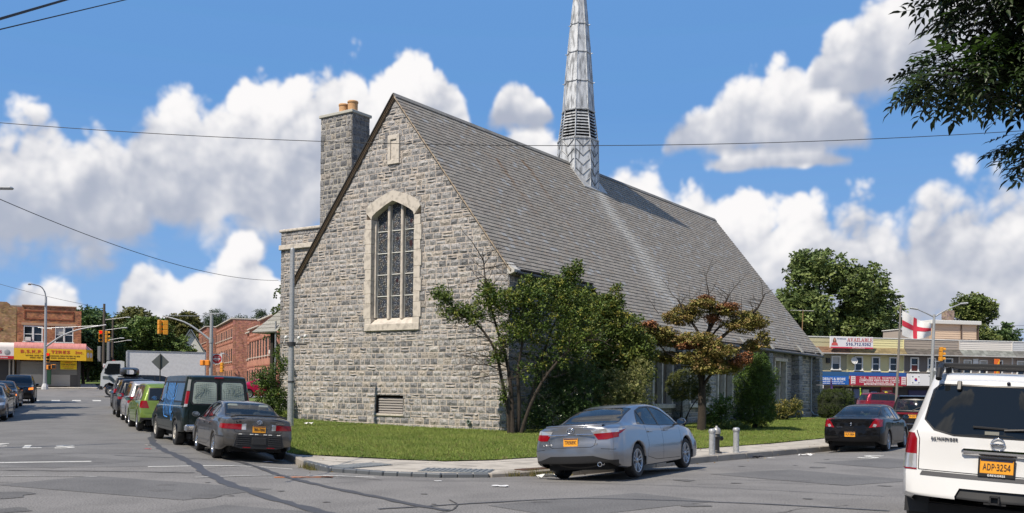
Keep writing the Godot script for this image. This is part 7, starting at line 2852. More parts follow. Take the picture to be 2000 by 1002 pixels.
	var ds := thing("road_sign", "back of a grey diamond road sign over the parked cars", "road sign", V(-22.3, y, 60.0),.2)
	pole_of(ds, 3.2,.035,.035, mat("sign post dark", Color(.05,.05,.05),.6,.4))
	var dp := MB.new()
	dp.box(Vector3(0,2.72,-.05), Vector3(.76,.76,.01), Basis(Vector3.BACK, PI / 4),.003)
	part("plate", dp, mat("sign back grey", Color(.13,.14,.14),.5,.4), ds)
	# utility poles and a no-entry sign beyond the junction
	var wood := mat("pole timber", Color(.085,.07,.058),.95)
	for q in [[-43.15,100.0,8.9,.17, "dark timber utility pole right of the tyre shop, the taller one"],[-45.6,108.0,7.9,.14, "thinner timber utility pole farther back by the tyre shop"]]:
		var yy := ground_y(q[0], q[1])
		var u := thing("utility_pole", q[4], "pole", V(q[0], yy, q[1]),.0, "timber poles beyond the junction")
		pole_of(u, q[2], q[3], q[3] * .7, wood)
		if q[3] > .15:
			var bx := MB.new()
			for k in [[-.45,3.6,.35,1.6],[.5,3.9,.3,2.0]]:
				bx.box(Vector3(k[0], k[1],.0), Vector3(k[2], k[3],.25), Basis(),.04)
			part("meter_box", bx, mat("meter box grey", Color(.14,.15,.16),.6), u)
		for k in 3:
			var lq := MB.new()
			lq.tube([Vector3(0,5.0 + k * 1.1,0), Vector3(1.7 + .3 * k, 5.3 + k * 1.1,0)],[.03,.025],5)
			lq.box(Vector3(1.9 + .3 * k, 5.3 + k * 1.1,0), Vector3(.5,.1,.2), Basis(),.03)
			if k == 0 or q[3] > .15:
				part("lamp_bracket", lq, mat("lamp head grey", Color(.4,.41,.42),.4), u)
	y = ground_y(-37.6,88)
	var ne := thing("road_sign", "red and white do-not-enter sign left of the box truck", "road sign", V(-37.6, y, 88.0),.35)
	pole_of(ne, 2.6,.04,.04, mat("sign post dark", Color(.05,.05,.05),.6,.4))
	no_entry(ne, Vector3(0,2.2,.06),.0)
	# street lamp head just inside the left edge
	var sl := thing("street_lamp", "street lamp head poking in at the left edge over the road", "street lamp", V(-15.2,0,24.0))
	pole_of(sl, 6.6,.12,.08, g)
	var sa := MB.new()
	sa.smooth = true
	sa.tube([Vector3(0,6.5,0), Vector3(1.0,6.75,0), Vector3(2.0,6.72,0)],[.05,.045,.04],8)
	part("lamp_arm", sa, g, sl)
	var sh := MB.new()
	sh.box(Vector3(2.28,6.7,0), Vector3(.42,.07,.18), Basis(),.03)
	part("lamp_head", sh, mat("lamp head grey", Color(.4,.41,.42),.4), sl)
	# --- right: flagpole with a white flag with a red cross
	var fp := thing("flagpole", "tall slightly leaning flagpole in front of the shop row", "flagpole", V(30.4,0,75.0))
	pole_of(fp, 8.6,.11,.07, mat("flagpole tan metal", Color(.26,.23,.2),.45,.4))
	fp.rotation.z = -.035
	var fb := MB.new()
	fb.smooth = true
	fb.lathe([Vector2(.0,8.58), Vector2(.1,8.66), Vector2(.1,8.72), Vector2(.0,8.8)], Transform3D(),10)
	part("finial", fb, mat("flagpole tan metal", Color(.26,.23,.2),.45,.4), fp)
	var ff := thing("flag", "white flag with a red cross drooping from the flagpole", "flag", V(30.82,8.28,75.0))
	var fw := MB.new(); fw.smooth = true
	var fr := MB.new(); fr.smooth = true
	var n := 26
	var pt := func(u: float, v: float) -> Vector3:      # u along the fly, v down the hoist
		var x := 2.45 * u - .1 * u * u
		var yy := -1.95 * v - u * (1.55 - .5 * u) * (.75 + .25 * (1 - v)) + 1.15 * u * u * v * .72
		return Vector3(x, yy, .16 * sin(u * 9.0 + v * 2.2) * (.25 + u) + .1 * sin(u * 17.0 - v * 3.0) * u)
	for j in n:
		for k in n:
			var a := (k + .5) / n
			var c := (j + .5) / n
			var q := [pt.call(float(k) / n, float(j) / n), pt.call(float(k + 1) / n, float(j) / n), pt.call(float(k + 1) / n, float(j + 1) / n), pt.call(float(k) / n, float(j + 1) / n)]
			for z in ([.0,.02,-.02] if absf(a - .46) < .058 or absf(c - .5) < .1 else [.0]):
				var mm := fw if z == .0 else fr
				var m0 := mm.v.size()
				for e in q:
					mm.p(e + Vector3(0,0, z))
				mm.i.append_array([m0, m0 + 1, m0 + 2, m0, m0 + 2, m0 + 3])
	for e in [[fw, "white_field", Color(.72,.71,.7)],[fr, "red_cross", Color(.5,.03,.06)]]:
		var m := mat("flag " + e[1], e[2],.9)
		m.backlight_enabled = true
		m.backlight = Color(.5,.5,.5) if e[1] == "white_field" else Color(.3,.05,.05)
		part(e[1], e[0], m, ff)
	# double-armed lamp post with a side signal
	var dl := thing("street_lamp", "double-armed lamp post right of the flag, with an orange signal", "street lamp", V(31.8,0,72.0))
	dl.rotation.z = -.03
	pole_of(dl, 7.75,.15,.09, g)
	for q in [[-1.0,.35,1.35],[1.0,.9,2.0]]:
		var a := MB.new()
		a.smooth = true
		a.tube(bezier([Vector3(0,7.55,0), Vector3(q[0] * q[2] * .45,7.6 + q[1] * .6,0), Vector3(q[0] * q[2],7.75 + q[1],0)],8),[.06,.06,.055,.05,.05,.045,.045,.04,.04],7)
		part("lamp_arm", a, g, dl)
		var h := MB.new()
		h.box(Vector3(q[0] * (q[2] + .22),7.78 + q[1],0), Vector3(.6,.13,.26), Basis(Vector3.BACK, q[0] * .12),.05)
		part("lamp_head", h, mat("lamp head grey", Color(.4,.41,.42),.4), dl)
	signal_head(dl, Vector3(.62,4.75,.0), PI / 2, "back")
	var sg := MB.new()
	sg.box(Vector3(.3,5.3,0), Vector3(.5,.05,.05))
	sg.box(Vector3(.3,4.2,0), Vector3(.5,.05,.05))
	part("signal_bracket", sg, g, dl)
	var cbx := MB.new()
	cbx.box(Vector3(.28,2.9,.05), Vector3(.42,1.15,.3), Basis(),.03)
	part("control_box", cbx, mat("meter box grey", Color(.14,.15,.16),.6), dl)
	var jn := thing("road_sign", "green street name sign on a leaning thin post left of the white car", "road sign", V(33.4,0,72.5))
	pole_of(jn, 2.5,.03,.03, mat("sign post dark", Color(.05,.05,.05),.6,.4))
	jn.rotation.z = -.08
	# feather flags and a purple one by the shops
	for q in [[33.05,84.0,1.9, Color(.75,.6,.02), "yellow feather flag beside the flagpole foot", .75],[31.2,85.0,2.2, Color(.38,.55,.05), "thin lime green feather flag left of the flagpole", .26],[28.9,86.0,3.05, Color(.07,.035,.16), "purple feather flag over the blue shop sign", .34]]:
		var o := thing("feather_flag", q[4], "flag", V(q[0],0, q[1]),.0)
		pole_of(o, q[2],.02,.012, mat("sign post dark", Color(.05,.05,.05),.6,.4))
		var b := MB.new()
		var rows := []
		for k in 9:
			var f := k / 8.0
			var ww: float = q[5] * (.55 + .9 * f - .75 * f * f * f)
			rows.append(PackedVector3Array([Vector3(0, q[2] * (.35 + .63 * f),0), Vector3(ww * .5, q[2] * (.34 + .62 * f),.08 * sin(f * 7)), Vector3(ww * (1.0 - .6 * f), q[2] * (.32 + .6 * f),.05)]))
		b.grid(rows)
		part("banner", b, mat("feather %.2f" % q[3].r, q[3],.8), o)
	# --- overhead cables
	wire("overhead_cable", "long thin cable sagging across the picture before the church roof", [V(-11.2,6.82,18), V(10.2,6.84,18)],.0065,.43)
	wire("overhead_cable", "thick cable cutting the upper left corner, upper of two", [V(-7.75,6.85,13.5), V(-8.6,9.5,18.8)],.022,.0)
	wire("overhead_cable", "thin cable cutting the upper left corner, lower of two", [V(-7.75,6.72,13.5), V(-7.4,9.7,19.2)],.01,.0)
	wire("overhead_cable", "sagging cable from the left edge to the church block", [V(-12.3,6.2,21.5), V(-12.15,7.2,49)],.01,.55)
	wire("overhead_cable", "faint cable high behind the flag at the right", [V(24,9.2,104), V(92,11.8,120)],.02,.7)
	wire("overhead_cable", "faint cable over the tan shop at the left edge", [V(-62,14.2,104), V(-44.5,9.9,100)],.02,.3)
# ---------------------------------------------------------------- buildings
func brick_mat(key: String, tint: Color, scale := 1.0) -> StandardMaterial3D:    # too far off for single bricks to be told apart
	if mats.has(key):
		return mats[key]
	var im := Image.create(256,256, false, Image.FORMAT_RGB8)
	var r := RandomNumberGenerator.new()
	r.seed = hash(key) % 9999
	im.fill(Color(.8,.78,.75))
	for j in 16:
		for k in 9:
			var x := k * 32 + (0 if j % 2 == 0 else -16)
			var v := r.randf_range(.8,1.0)
			var q := Color(v, v * r.randf_range(.9,1.0), v * r.randf_range(.85,1.0))
			if r.randf() < .12: q = q * .84
			im.fill_rect(Rect2i(maxi(0, x + 1), j * 16 + 1,30 + mini(0, x + 1),14), q)
	var m := mat(key, tint, .92)
	triplanar(m, ImageTexture.create_from_image(im),.55 * scale, false)
	fine(m, ntex(401,.015,4,[[.25,.75],[.55,1.0],[.8,1.1]]),.12, false)
	return m

func boards(parent: Node3D, rect: Rect2, pitch: float, z: float, material: Material, holes: Array, called := "board") -> void:     # lapped siding, one board a piece, broken at the openings
	var y := rect.position.y
	while y < rect.end.y - .01:
		var h := minf(pitch, rect.end.y - y)
		var spans := [[rect.position.x, rect.end.x]]
		for o in holes:
			if o.position.y < y + h * .7 and o.end.y > y + h * .3:
				var nxt := []
				for s in spans:
					if o.position.x <= s[0] and o.end.x >= s[1]: continue
					if o.end.x <= s[0] or o.position.x >= s[1]:
						nxt.append(s)
						continue
					if o.position.x > s[0]: nxt.append([s[0], o.position.x])
					if o.end.x < s[1]: nxt.append([o.end.x, s[1]])
				spans = nxt
		for s in spans:
			if s[1] - s[0] < .03:
				continue
			var b := MB.new()
			var x0: float = s[0] + .002
			var x1: float = s[1] - .002
			b.quad(Vector3(x0, y + .004, z + .035), Vector3(x1, y + .004, z + .035), Vector3(x1, y + h, z + .006), Vector3(x0, y + h, z + .006))
			b.quad(Vector3(x0, y + .004, z + .035), Vector3(x1, y + .004, z + .035), Vector3(x1, y + .004, z), Vector3(x0, y + .004, z))
			part(called, b, material, parent)
		y += pitch

func sash(parent: Node3D, c: Vector2, w: float, h: float, z: float, look := "", trim := Color(.72,.72,.7)) -> void:     # a double-hung window standing proud of a wall that faces +z
	var win := sub("window", parent)
	var tm := mat("window white %.2f" % trim.r, trim, .6)
	var f := MB.new()
	f.box(Vector3(c.x - w / 2, c.y, z + .03), Vector3(.12, h + .12,.12), Basis(),.01)
	f.box(Vector3(c.x + w / 2, c.y, z + .03), Vector3(.12, h + .12,.12), Basis(),.01)
	f.box(Vector3(c.x, c.y + h / 2, z + .032), Vector3(w + .11,.12,.13), Basis(),.01)
	part("frame", f, tm, win)
	var s := MB.new()
	s.box(Vector3(c.x, c.y - h / 2 - .01, z + .05), Vector3(w + .24,.1,.19), Basis(),.012)
	part("sill", s, tm, win)
	var r := MB.new()
	r.box(Vector3(c.x, c.y, z + .0), Vector3(w - .1,.07,.06))
	part("meeting_rail", r, tm, win)
	for k in 2:
		var p := MB.new()
		p.box(Vector3(c.x, c.y + (h / 4 if k else -h / 4), z - .02 - .02 * k), Vector3(w - .1, h / 2 - .02,.012))
		part("pane", p, mat("dark window pane", Color(.02,.024,.03),.05), win)
	if look == "blind":
		var b := MB.new()
		b.box(Vector3(c.x, c.y + h * .27, z - .028), Vector3(w - .14, h * .42,.006))
		part("blind", b, mat("window blind", Color(.42,.42,.4),.8), win)
	elif look == "green":
		var b := MB.new()
		b.box(Vector3(c.x, c.y - h * .27, z - .01), Vector3(w - .14, h * .4,.006))
		part("green_card", b, mat("lime card", Color(.3,.48,.03),.8), win)
	elif look == "curtain":
		var b := MB.new()
		b.box(Vector3(c.x, c.y - h * .25, z - .01), Vector3(w - .2, h * .4,.006))
		part("curtain", b, mat("red curtain", Color(.16,.035,.03),.9), win)
	elif look == "ac":
		var b := MB.new()
		b.box(Vector3(c.x, c.y - h * .33, z + .12), Vector3(w * .62, h * .24,.34), Basis(),.02)
		part("air_conditioner", b, mat("ac white", Color(.6,.6,.57),.6), win)

func dish(parent: Node3D, at: Vector3) -> void:
	var d := sub("satellite_dish", parent)
	var b := MB.new()
	b.smooth = true
	var bs := Basis(Vector3.RIGHT, PI / 2 - .3)
	b.lathe([Vector2(.0,.0), Vector2(.2,.02), Vector2(.33,.07), Vector2(.345,.07)], Transform3D(bs, at + Vector3(0,0,.25)),20)
	part("bowl", b, mat("dish pale grey", Color(.55,.55,.54),.5), d)
	var a := MB.new()
	a.tube([at + Vector3(0,-.35,0), at + Vector3(0,-.05,.2)],[.03,.03],6)
	a.tube([at + Vector3(0,-.3,.3), at + Vector3(0,-.05,.65)],[.015,.015],5)
	a.box(at + Vector3(0,-.05,.66), Vector3(.08,.08,.1))
	part("arm", a, mat("dish arm grey", Color(.25,.25,.25),.6), d)

func shop(label: String, x0: float, w: float, up: Color, low: Color, roofc: Color, wins: Array, pitch_up := .24) -> Node3D:   # one bay of the shop row; local x along the facade, +z to the street
	var t := thing("shop_house", label, "building", V(28.0 + .976 * x0,0,90.0 + .217 * x0),.2187)
	var wall := MB.new()
	wall.box(Vector3(w / 2,4.6,-5.05), Vector3(w - .02,4.6,10.0))
	wall.box(Vector3(w / 2,1.2,-5.9), Vector3(w - .02,2.4,8.2))
	part("wall", wall, mat("shop wall %s" % label.left(12), low * .9,.9), t)
	var holes := []
	for q in wins:
		holes.append(Rect2(q[0] - q[2] / 2 - .02, q[1] - q[3] / 2 - .02, q[2] + .04, q[3] + .04))
	boards(t, Rect2(.05,3.7, w - .1,1.72),.205,.0, mat("siding low %s" % label.left(12), low, .75), holes)
	boards(t, Rect2(.03,6.05, w - .06,.92), pitch_up, .0, mat("siding up %s" % label.left(12), up, .75),[])
	for q in wins:
		sash(t, Vector2(q[0], q[1]), q[2], q[3],.03, q[4] if q.size() > 4 else "")
	# the skirt of shingles between the storeys and the parapet
	var sk := sub("skirt_roof", t)
	var sm := vmat("asphalt shingle", .95)
	var bd := MB.new()
	bd.prism(PackedVector2Array([Vector2(0,5.38), Vector2(.62,5.38), Vector2(.62,5.46), Vector2(.05,6.06), Vector2(0,6.06)]), Transform3D(Basis(Vector3.UP, -PI / 2), Vector3.ZERO),-w + .0,.0)
	part("deck", bd, mat("skirt deck", Color(.12,.11,.1),.9), sk)
	for j in 5:
		var n := 14
		var joined := MB.new()
		for k in n:
			joined.col = roofc * rng.randf_range(.65,1.25)
			var f0 := j / 5.0
			var f1 := (j + 1) / 5.0
			var p0 := Vector3(0, lerpf(6.07,5.47, f0), lerpf(.06,.64, f0))
			var p1 := Vector3(0, lerpf(6.07,5.47, f1) + .015, lerpf(.06,.64, f1) + .02)
			var xa := w * k / n
			var xb := w * (k + 1) / n - .012
			joined.quad(p0 + Vector3(xa, .005,.005), p0 + Vector3(xb, .005,.005), p1 + Vector3(xb, 0,0), p1 + Vector3(xa, 0,0))
		part("shingle_course", joined, sm, sk)
	var ga := MB.new()
	ga.box(Vector3(w / 2,5.42,.68), Vector3(w, .1,.1), Basis(),.02)
	part("gutter", ga, mat("gutter pale", Color(.42,.41,.39),.5), sk)
	var cp := MB.new()
	cp.box(Vector3(w / 2,7.0,-.03), Vector3(w, .09,.2), Basis(),.015)
	part("parapet_trim", cp, mat("trim white", Color(.62,.62,.6),.6), t)
	for x in [.03, w - .03]:
		var v := MB.new()
		v.box(Vector3(x, 5.3,.03), Vector3(.07,3.3,.06))
		part("corner_board", v, mat("corner %s" % label.left(12), up * 1.05,.7), t)
	return t

func shop_front(t: Node3D, x0: float, w: float, stuff: Array) -> void:
	var b := MB.new()
	b.box(Vector3(x0 + w / 2,1.25,-1.0), Vector3(w, 2.5,.1))
	part("shopfront_back", b, mat("shopfront dark", Color(.03,.028,.028),.6), t)
	for q in stuff:
		var s := MB.new()
		s.box(Vector3(q[0], q[1],-.9 + (q[5] if q.size() > 5 else .0)), Vector3(q[2], q[3],.1), Basis(),.01)
		part("window_poster" if q[3] < 1.0 else "shop_door", s, mat("shop bit %.2f %.2f %.2f" % [q[4].r, q[4].g, q[4].b], q[4],.6), t)

func sign_board(label: String, x0: float, x1: float, y0: float, y1: float, z: float, colour: Color, kind := "sign") -> Node3D:    # flat fascia on the shop row
	var xm := (x0 + x1) / 2
	var t := thing("shop_sign", label, kind, V(28.0 + .976 * xm, (y0 + y1) / 2,90.0 + .217 * xm),.2187)
	t.position += Basis(Vector3.UP, .2187) * Vector3(0,0, z)
	var b := MB.new()
	b.box(Vector3.ZERO, Vector3(x1 - x0, y1 - y0,.12), Basis(),.015)
	part("board", b, mat("sign %.2f %.2f %.2f" % [colour.r, colour.g, colour.b], colour, .5), t)
	return t

func put(t: Node3D, s: String, x: float, y: float, h: float, c: Color, w := .0, z := .064, font := "Droid Sans") -> void:
	letter("lettering", s, h, mat("letters %.2f %.2f %.2f" % [c.r, c.g, c.b], c, .5), t, Transform3D(Basis(), Vector3(x, y, z)), w, font)

func plaque(t: Node3D, called: String, x: float, y: float, w: float, h: float, c: Color, z := .066) -> void:
	var b := MB.new()
	b.box(Vector3(x, y, z), Vector3(w, h, .012))
	part(called, b, mat("plaque %.2f %.2f %.2f" % [c.r, c.g, c.b], c, .5), t)

func shops_right() -> void:
	var W := Color(.75,.75,.75)
	var o := Color(.42,.36,.2)
	var t := shop("olive-sided shop house partly hidden by the church, with the banner on its parapet", -1.9,6.1, Color(.46,.42,.26), Color(.36,.325,.21), Color(.2,.115,.07),[[2.9,4.52,.85,1.28, "blind"],[4.9,4.52,.85,1.28, "blind"]],.46)
	shop_front(t, .1,5.9,[[1.5,1.2,1.0,2.2, Color(.1,.11,.12)],[3.2,1.4,.8,.7, Color(.35,.36,.38)],[4.6,1.2,.9,2.2, Color(.16,.15,.13)]])
	var fl := MB.new()
	fl.box(Vector3(4.05,4.75,.12), Vector3(.36,.5,.2), Basis(),.02)
	part("dark_vent", fl, visor(), t)
	t = shop("bright yellow-sided shop house with three dark windows", 4.23,6.1, Color(.68,.62,.33), Color(.63,.56,.29), Color(.26,.2,.1),[[1.2,4.5,.78,1.3],[3.05,4.5,.78,1.3],[4.95,4.5,.78,1.3]])
	dish(t, Vector3(.5,4.75,.15))
	shop_front(t, .1,5.9,[[.8,1.7,.6,.8, Color(.5,.5,.48)],[1.7,1.6,.8,.9, Color(.1,.14,.28)],[2.6,1.6,.7,.85, Color(.45,.46,.5)],[2.6,1.5,.4,.25, Color(.5,.04,.04),.06],[3.5,1.5,.6,.7, Color(.1,.18,.4)],[4.9,1.2,1.3,2.3, Color(.28,.03,.04)],[4.9,1.9,1.0,.06, Color(.6,.6,.6),.06]])
	t = shop("grey-brown sided shop house with three white-framed windows", 10.36,6.1, Color(.33,.28,.235), Color(.155,.135,.12), Color(.13,.115,.1),[[1.15,4.5,.82,1.32, "curtain"],[3.05,4.5,.82,1.32, "ac"],[4.95,4.5,.82,1.32, "green"]])
	shop_front(t, .1,5.9,[[2.4,1.75,2.4,.5, Color(.03,.03,.1)],[4.8,1.2,1.0,2.2, Color(.09,.08,.075)]])
	t = shop("pinkish-beige sided shop house with white parapet and orange banner", 16.49,6.1, Color(.66,.62,.57), Color(.4,.315,.25), Color(.24,.25,.23),[[.95,4.4,.82,1.3, "blind"],[2.75,4.4,.82,1.3, "blind"],[4.5,4.4,.85,1.3]],.19)
	dish(t, Vector3(.3,4.35,.15))
	var pb := MB.new()
	pb.box(Vector3(1.85,4.95,.09), Vector3(.6,.5,.06))
	part("blank_plate", pb, mat("sign white", Color(.72,.72,.72),.5), t)
	shop_front(t, .1,5.9,[[3,1.2,1.0,2.2, Color(.12,.1,.09)]])
	t = shop("grey-fronted shop house at the right edge of the row", 22.62,6.1, Color(.52,.53,.54), Color(.36,.29,.24), Color(.17,.17,.16),[[1.0,4.3,.9,1.5, "blind"],[3.4,4.3,.9,1.5]],.19)
	shop_front(t, .1,5.9,[[3,1.2,1.0,2.2, Color(.12,.1,.09)]])
	var om := thing("shop_sign", "narrow orange hanging banner with a zigzag on the beige shop house", "banner", V(28.0 + .976 * 20.25,4.35,90.0 + .217 * 20.25),.2187)
	var ob := MB.new()
	ob.box(Vector3(0,0,.75), Vector3(.62,1.7,.05), Basis(),.01)
	part("cloth", ob, mat("banner orange", Color(.72,.14,.02),.7), om)
	var zz := MB.new()
	zz.prism(poly([[-.3,-.2],[-.05,.2],[.3,.8],[.3,.68],[.06,.1],[-.05,-.2]]), Transform3D(Basis(), Vector3(0,0,.78)),0,.008)
	part("print", zz, mat("banner yellow", Color(.8,.5,.02),.7), om)
	put(om, "8", .05,-.25,.4, Color(.8,.5,.02),.0,.785)
	put(om, "0", .02,-.62,.34, Color(.8,.5,.02),.0,.785)
	# fascias
	t = sign_board("blue shop sign with white block lettering just above the hedge", -1.8,4.2,2.45,3.25,.35, Color(.012,.11,.42))
	plaque(t, "white_panel", -1.25,-.03,1.55,.72, Color(.7,.72,.74))
	put(t, "mobile", -1.2,-.05,.22, Color(.02,.22,.55),1.1,.075)
	put(t, "MOBILES & MORE", 1.25,.13,.25, W, 2.75)
	put(t, "Unlock Cell Phones & Beauty Store", 1.25,-.12,.1, W, 2.3)
	put(t, "Sutphin Blvd, Jamaica, NY 11434", 1.3,-.29,.075, W, 2.5)
	t = sign_board("blue awning top over the mobile phone shop", -1.8,4.25,3.25,3.68,.3, Color(.02,.09,.22), "awning")
	t = sign_board("small white sign in red and blue under the mobile shop sign", -1.3,1.5,2.08,2.4,.42, Color(.72,.7,.7))
	put(t, "metro", -.15,.0,.18, Color(.16,.14,.3),.95)
	put(t, "PCS", .75,.0,.18, Color(.55,.06,.12),.62)
	t = sign_board("long red shop sign with pale lettering and two white end panels", 4.3,10.35,2.4,3.3,.42, Color(.36,.012,.035))
	put(t, "G.E.  MULTI  SERVICES", .1,.29,.2, Color(.75,.62,.6),4.2,.064, "Droid Serif")
	put(t, "COMPUTER VIDEO GAME CENTER", .1,.06,.16, W, 4.3)
	put(t, "Repairs · Cell Phones · Accessories · Copy · Fax · Internet", .1,-.11,.1, W, 4.3)
	plaque(t, "pale_strip", .05,-.31,3.2,.17, Color(.7,.66,.62))
	put(t, "Buy, Sell, Trade · Games, Consoles & Movies", .05,-.31,.08, Color(.4,.02,.05),2.9,.075)
	for sx in [-2.72,2.72]:
		plaque(t, "side_panel", sx, .05,.46,.76, Color(.72,.68,.66))
		for k in 4:
			put(t, "SALE" if k % 2 == 0 else "OPEN", sx, .28 - .18 * k, .08, Color(.4,.02,.05),.32,.075)
	t = sign_board("blue awning strip above the red game shop sign", 4.28,10.4,3.3,3.68,.36, Color(.018,.085,.3), "awning")
	t = sign_board("white shop sign with a small flag of a red and blue disc", 10.45,16.6,2.45,3.62,.42, Color(.7,.69,.69))
	plaque(t, "flag_panel", -2.15,.0,.95,.86, Color(.78,.78,.78),.068)
	for h in 2:
		var hb := MB.new()
		var hp := PackedVector2Array()
		for k in 13:
			hp.append(Vector2(cos(PI * k / 12 + PI * h) * .16, sin(PI * k / 12 + PI * h) * .16))
		hb.prism(hp, Transform3D(Basis(Vector3.BACK, -.5), Vector3(-2.15,0,.075)),0,.008)
		part("disc_half", hb, mat("flag red" if h == 0 else "flag blue", Color(.5,.02,.04) if h == 0 else Color(.02,.05,.35),.6), t)
	for k in 4:
		for j in 3:
			var tb := MB.new()
			var sx := -1.0 if k % 2 == 0 else 1.0
			var sy := -1.0 if k < 2 else 1.0
			tb.box(Vector3(-2.15 + sx * (.3 + .035 * j), sy * (.26 + .03 * j),.078), Vector3(.025,.13,.006), Basis(Vector3.BACK, sx * sy * .75))
			part("bar_mark", tb, mat("plate ink", Color(.02,.02,.035),.5), t)
	put(t, "TAE KWON DO", -.35,.36,.11, Color(.1,.1,.1),.8)
	put(t, "INTERNATIONAL", 1.3,.38,.1, Color(.1,.1,.1),.8)
	put(t, "KARATE", -.35,-.42,.11, Color(.1,.1,.1),.5)
	var rg := MB.new()
	rg.smooth = true
	var rp := []
	var rr := []
	for k in 18:
		rp.append(Vector3(.75 + cos(.2 + k * .3) * .36,-.08 + sin(.2 + k * .3) * .36,.07))
		rr.append(.05)
	rg.tube(rp, rr, 5)
	part("red_ring", rg, mat("flag red", Color(.5,.02,.04),.6), t)
	t = sign_board("green street-market sign board half hidden by the white car", 14.3,18.5,2.55,3.05,.62, Color(.05,.3,.22))
	put(t, "JAMAICA", -1.2,.1,.16, W, 1.4)
	put(t, "INTERNATIONAL", -1.1,-.13,.13, W, 1.7)
	t = sign_board("white AVAILABLE banner with a phone number on the parapet", 1.95,6.5,5.93,7.03,.72, Color(.74,.72,.73), "banner")
	put(t, "AVAILABLE", .86,.24,.36, Color(.42,.03,.03),2.7,.064, "Droid Serif")
	put(t, "516.712.9262", .72,-.17,.29, Color(.03,.04,.16),2.65)
	put(t, "For Sale/Lease", -1.08,.33,.12, Color(.03,.04,.16),.95)
	plaque(t, "red_strip", 0,-.5,4.5,.13, Color(.6,.04,.08))
	put(t, "www.available.com", .7,-.5,.09, W, 1.3,.075)
	# printed figure: a plain long-haired bust
	var hairb := MB.new()
	hairb.prism(poly([[-1.98,-.22],[-2.0,.15],[-1.93,.36],[-1.82,.43],[-1.71,.36],[-1.64,.15],[-1.62,-.22]]), Transform3D(Basis(), Vector3(0,0,.064)),0,.006)
	part("print_hair", hairb, mat("print brown", Color(.12,.05,.03),.6), t)
	var faceb := MB.new()
	faceb.prism(poly([[-1.9,.12],[-1.92,.26],[-1.86,.36],[-1.78,.36],[-1.72,.26],[-1.74,.12],[-1.8,.04],[-1.84,.04]]), Transform3D(Basis(), Vector3(0,0,.071)),0,.006)
	part("print_face", faceb, mat("print skin", Color(.5,.25,.17),.6), t)
	var topb := MB.new()
	topb.prism(poly([[-2.16,-.32],[-2.1,-.1],[-1.92,.0],[-1.7,.0],[-1.52,-.1],[-1.46,-.32]]), Transform3D(Basis(), Vector3(0,0,.068)),0,.005)
	part("print_blouse", topb, mat("print coral", Color(.58,.1,.09),.6), t)
	# the rooftop house behind the brown bay and its chimney
	var rh := thing("house", "beige rooftop house with white cornice and stone chimney behind the shop row", "house", V(47.5,6.5,103.0),.2187)
	var rb := MB.new()
	rb.box(Vector3(.6,1.2,-2.0), Vector3(5.6,3.2,4.0))
	part("wall", rb, mat("rooftop beige", Color(.56,.42,.31),.9), rh)
	boards(rh, Rect2(-2.15,.0,5.5,2.75),.24,.01, mat("rooftop siding", Color(.6,.46,.34),.8),[Rect2(-.6,0,1.9,1.1), Rect2(1.6,0,1.7,1.1)])
	for x in [.35,2.45]:
		sash(rh, Vector2(x - .45,.55),.85,.85,.02, "blind")
		sash(rh, Vector2(x + .45,.55),.85,.85,.02, "blind")
	var rc := MB.new()
	rc.box(Vector3(.6,2.95,-1.9), Vector3(6.2,.42,4.6), Basis(),.04)
	part("cornice", rc, mat("trim white", Color(.62,.62,.6),.6), rh)
	var rk := MB.new()
	rk.box(Vector3(1.6,3.75,-2.4), Vector3(1.0,1.4,.9), Basis(),.03)
	part("chimney", rk, brick_mat("pale stone chimney", Color(.36,.3,.25)), rh)
	var dn := MB.new()
	dn.tube([Vector3(1.4,2.8,.1), Vector3(1.4,-.2,.1)],[.07,.07],6)
	dn.tube([Vector3(3.5,2.8,.1), Vector3(3.5,-.2,.1)],[.09,.09],6)
	part("downpipe", dn, mat("brown pipe", Color(.08,.05,.04),.7), rh)
	var gh := thing("house", "greyish low rooftop box behind the flag", "house", V(42.6,6.5,101.0),.2187)
	var gb := MB.new()
	gb.box(Vector3(.3,.9,-1.5), Vector3(3.6,2.1,3.0), Basis(),.04)
	part("wall", gb, mat("rooftop grey", Color(.36,.31,.27),.9), gh)
	var gc := MB.new()
	gc.box(Vector3(.3,1.98,-1.5), Vector3(3.8,.1,3.2), Basis(),.02)
	part("roof", gc, mat("trim white", Color(.62,.62,.6),.6), gh)
	var an := thing("tv_antenna", "rusty rooftop TV antenna beside the church roof end", "antenna", V(29.0,7.0,95.0))
	var ab := MB.new()
	ab.tube([Vector3(0,-.2,0), Vector3(.1,2.95,0)],[.05,.04],6)
	part("mast", ab, mat("antenna rust", Color(.22,.13,.06),.8), an)
	var ac := MB.new()
	ac.tube([Vector3(-1.15,2.9,0), Vector3(1.15,2.85,0)],[.025,.025],5)
	for k in 7:
		ac.tube([Vector3(-1.05 + .35 * k, 2.88,-.5), Vector3(-1.05 + .35 * k, 2.88,.5)],[.012,.012],4)
	part("crossbar", ac, mat("antenna grey", Color(.42,.42,.42),.5), an)

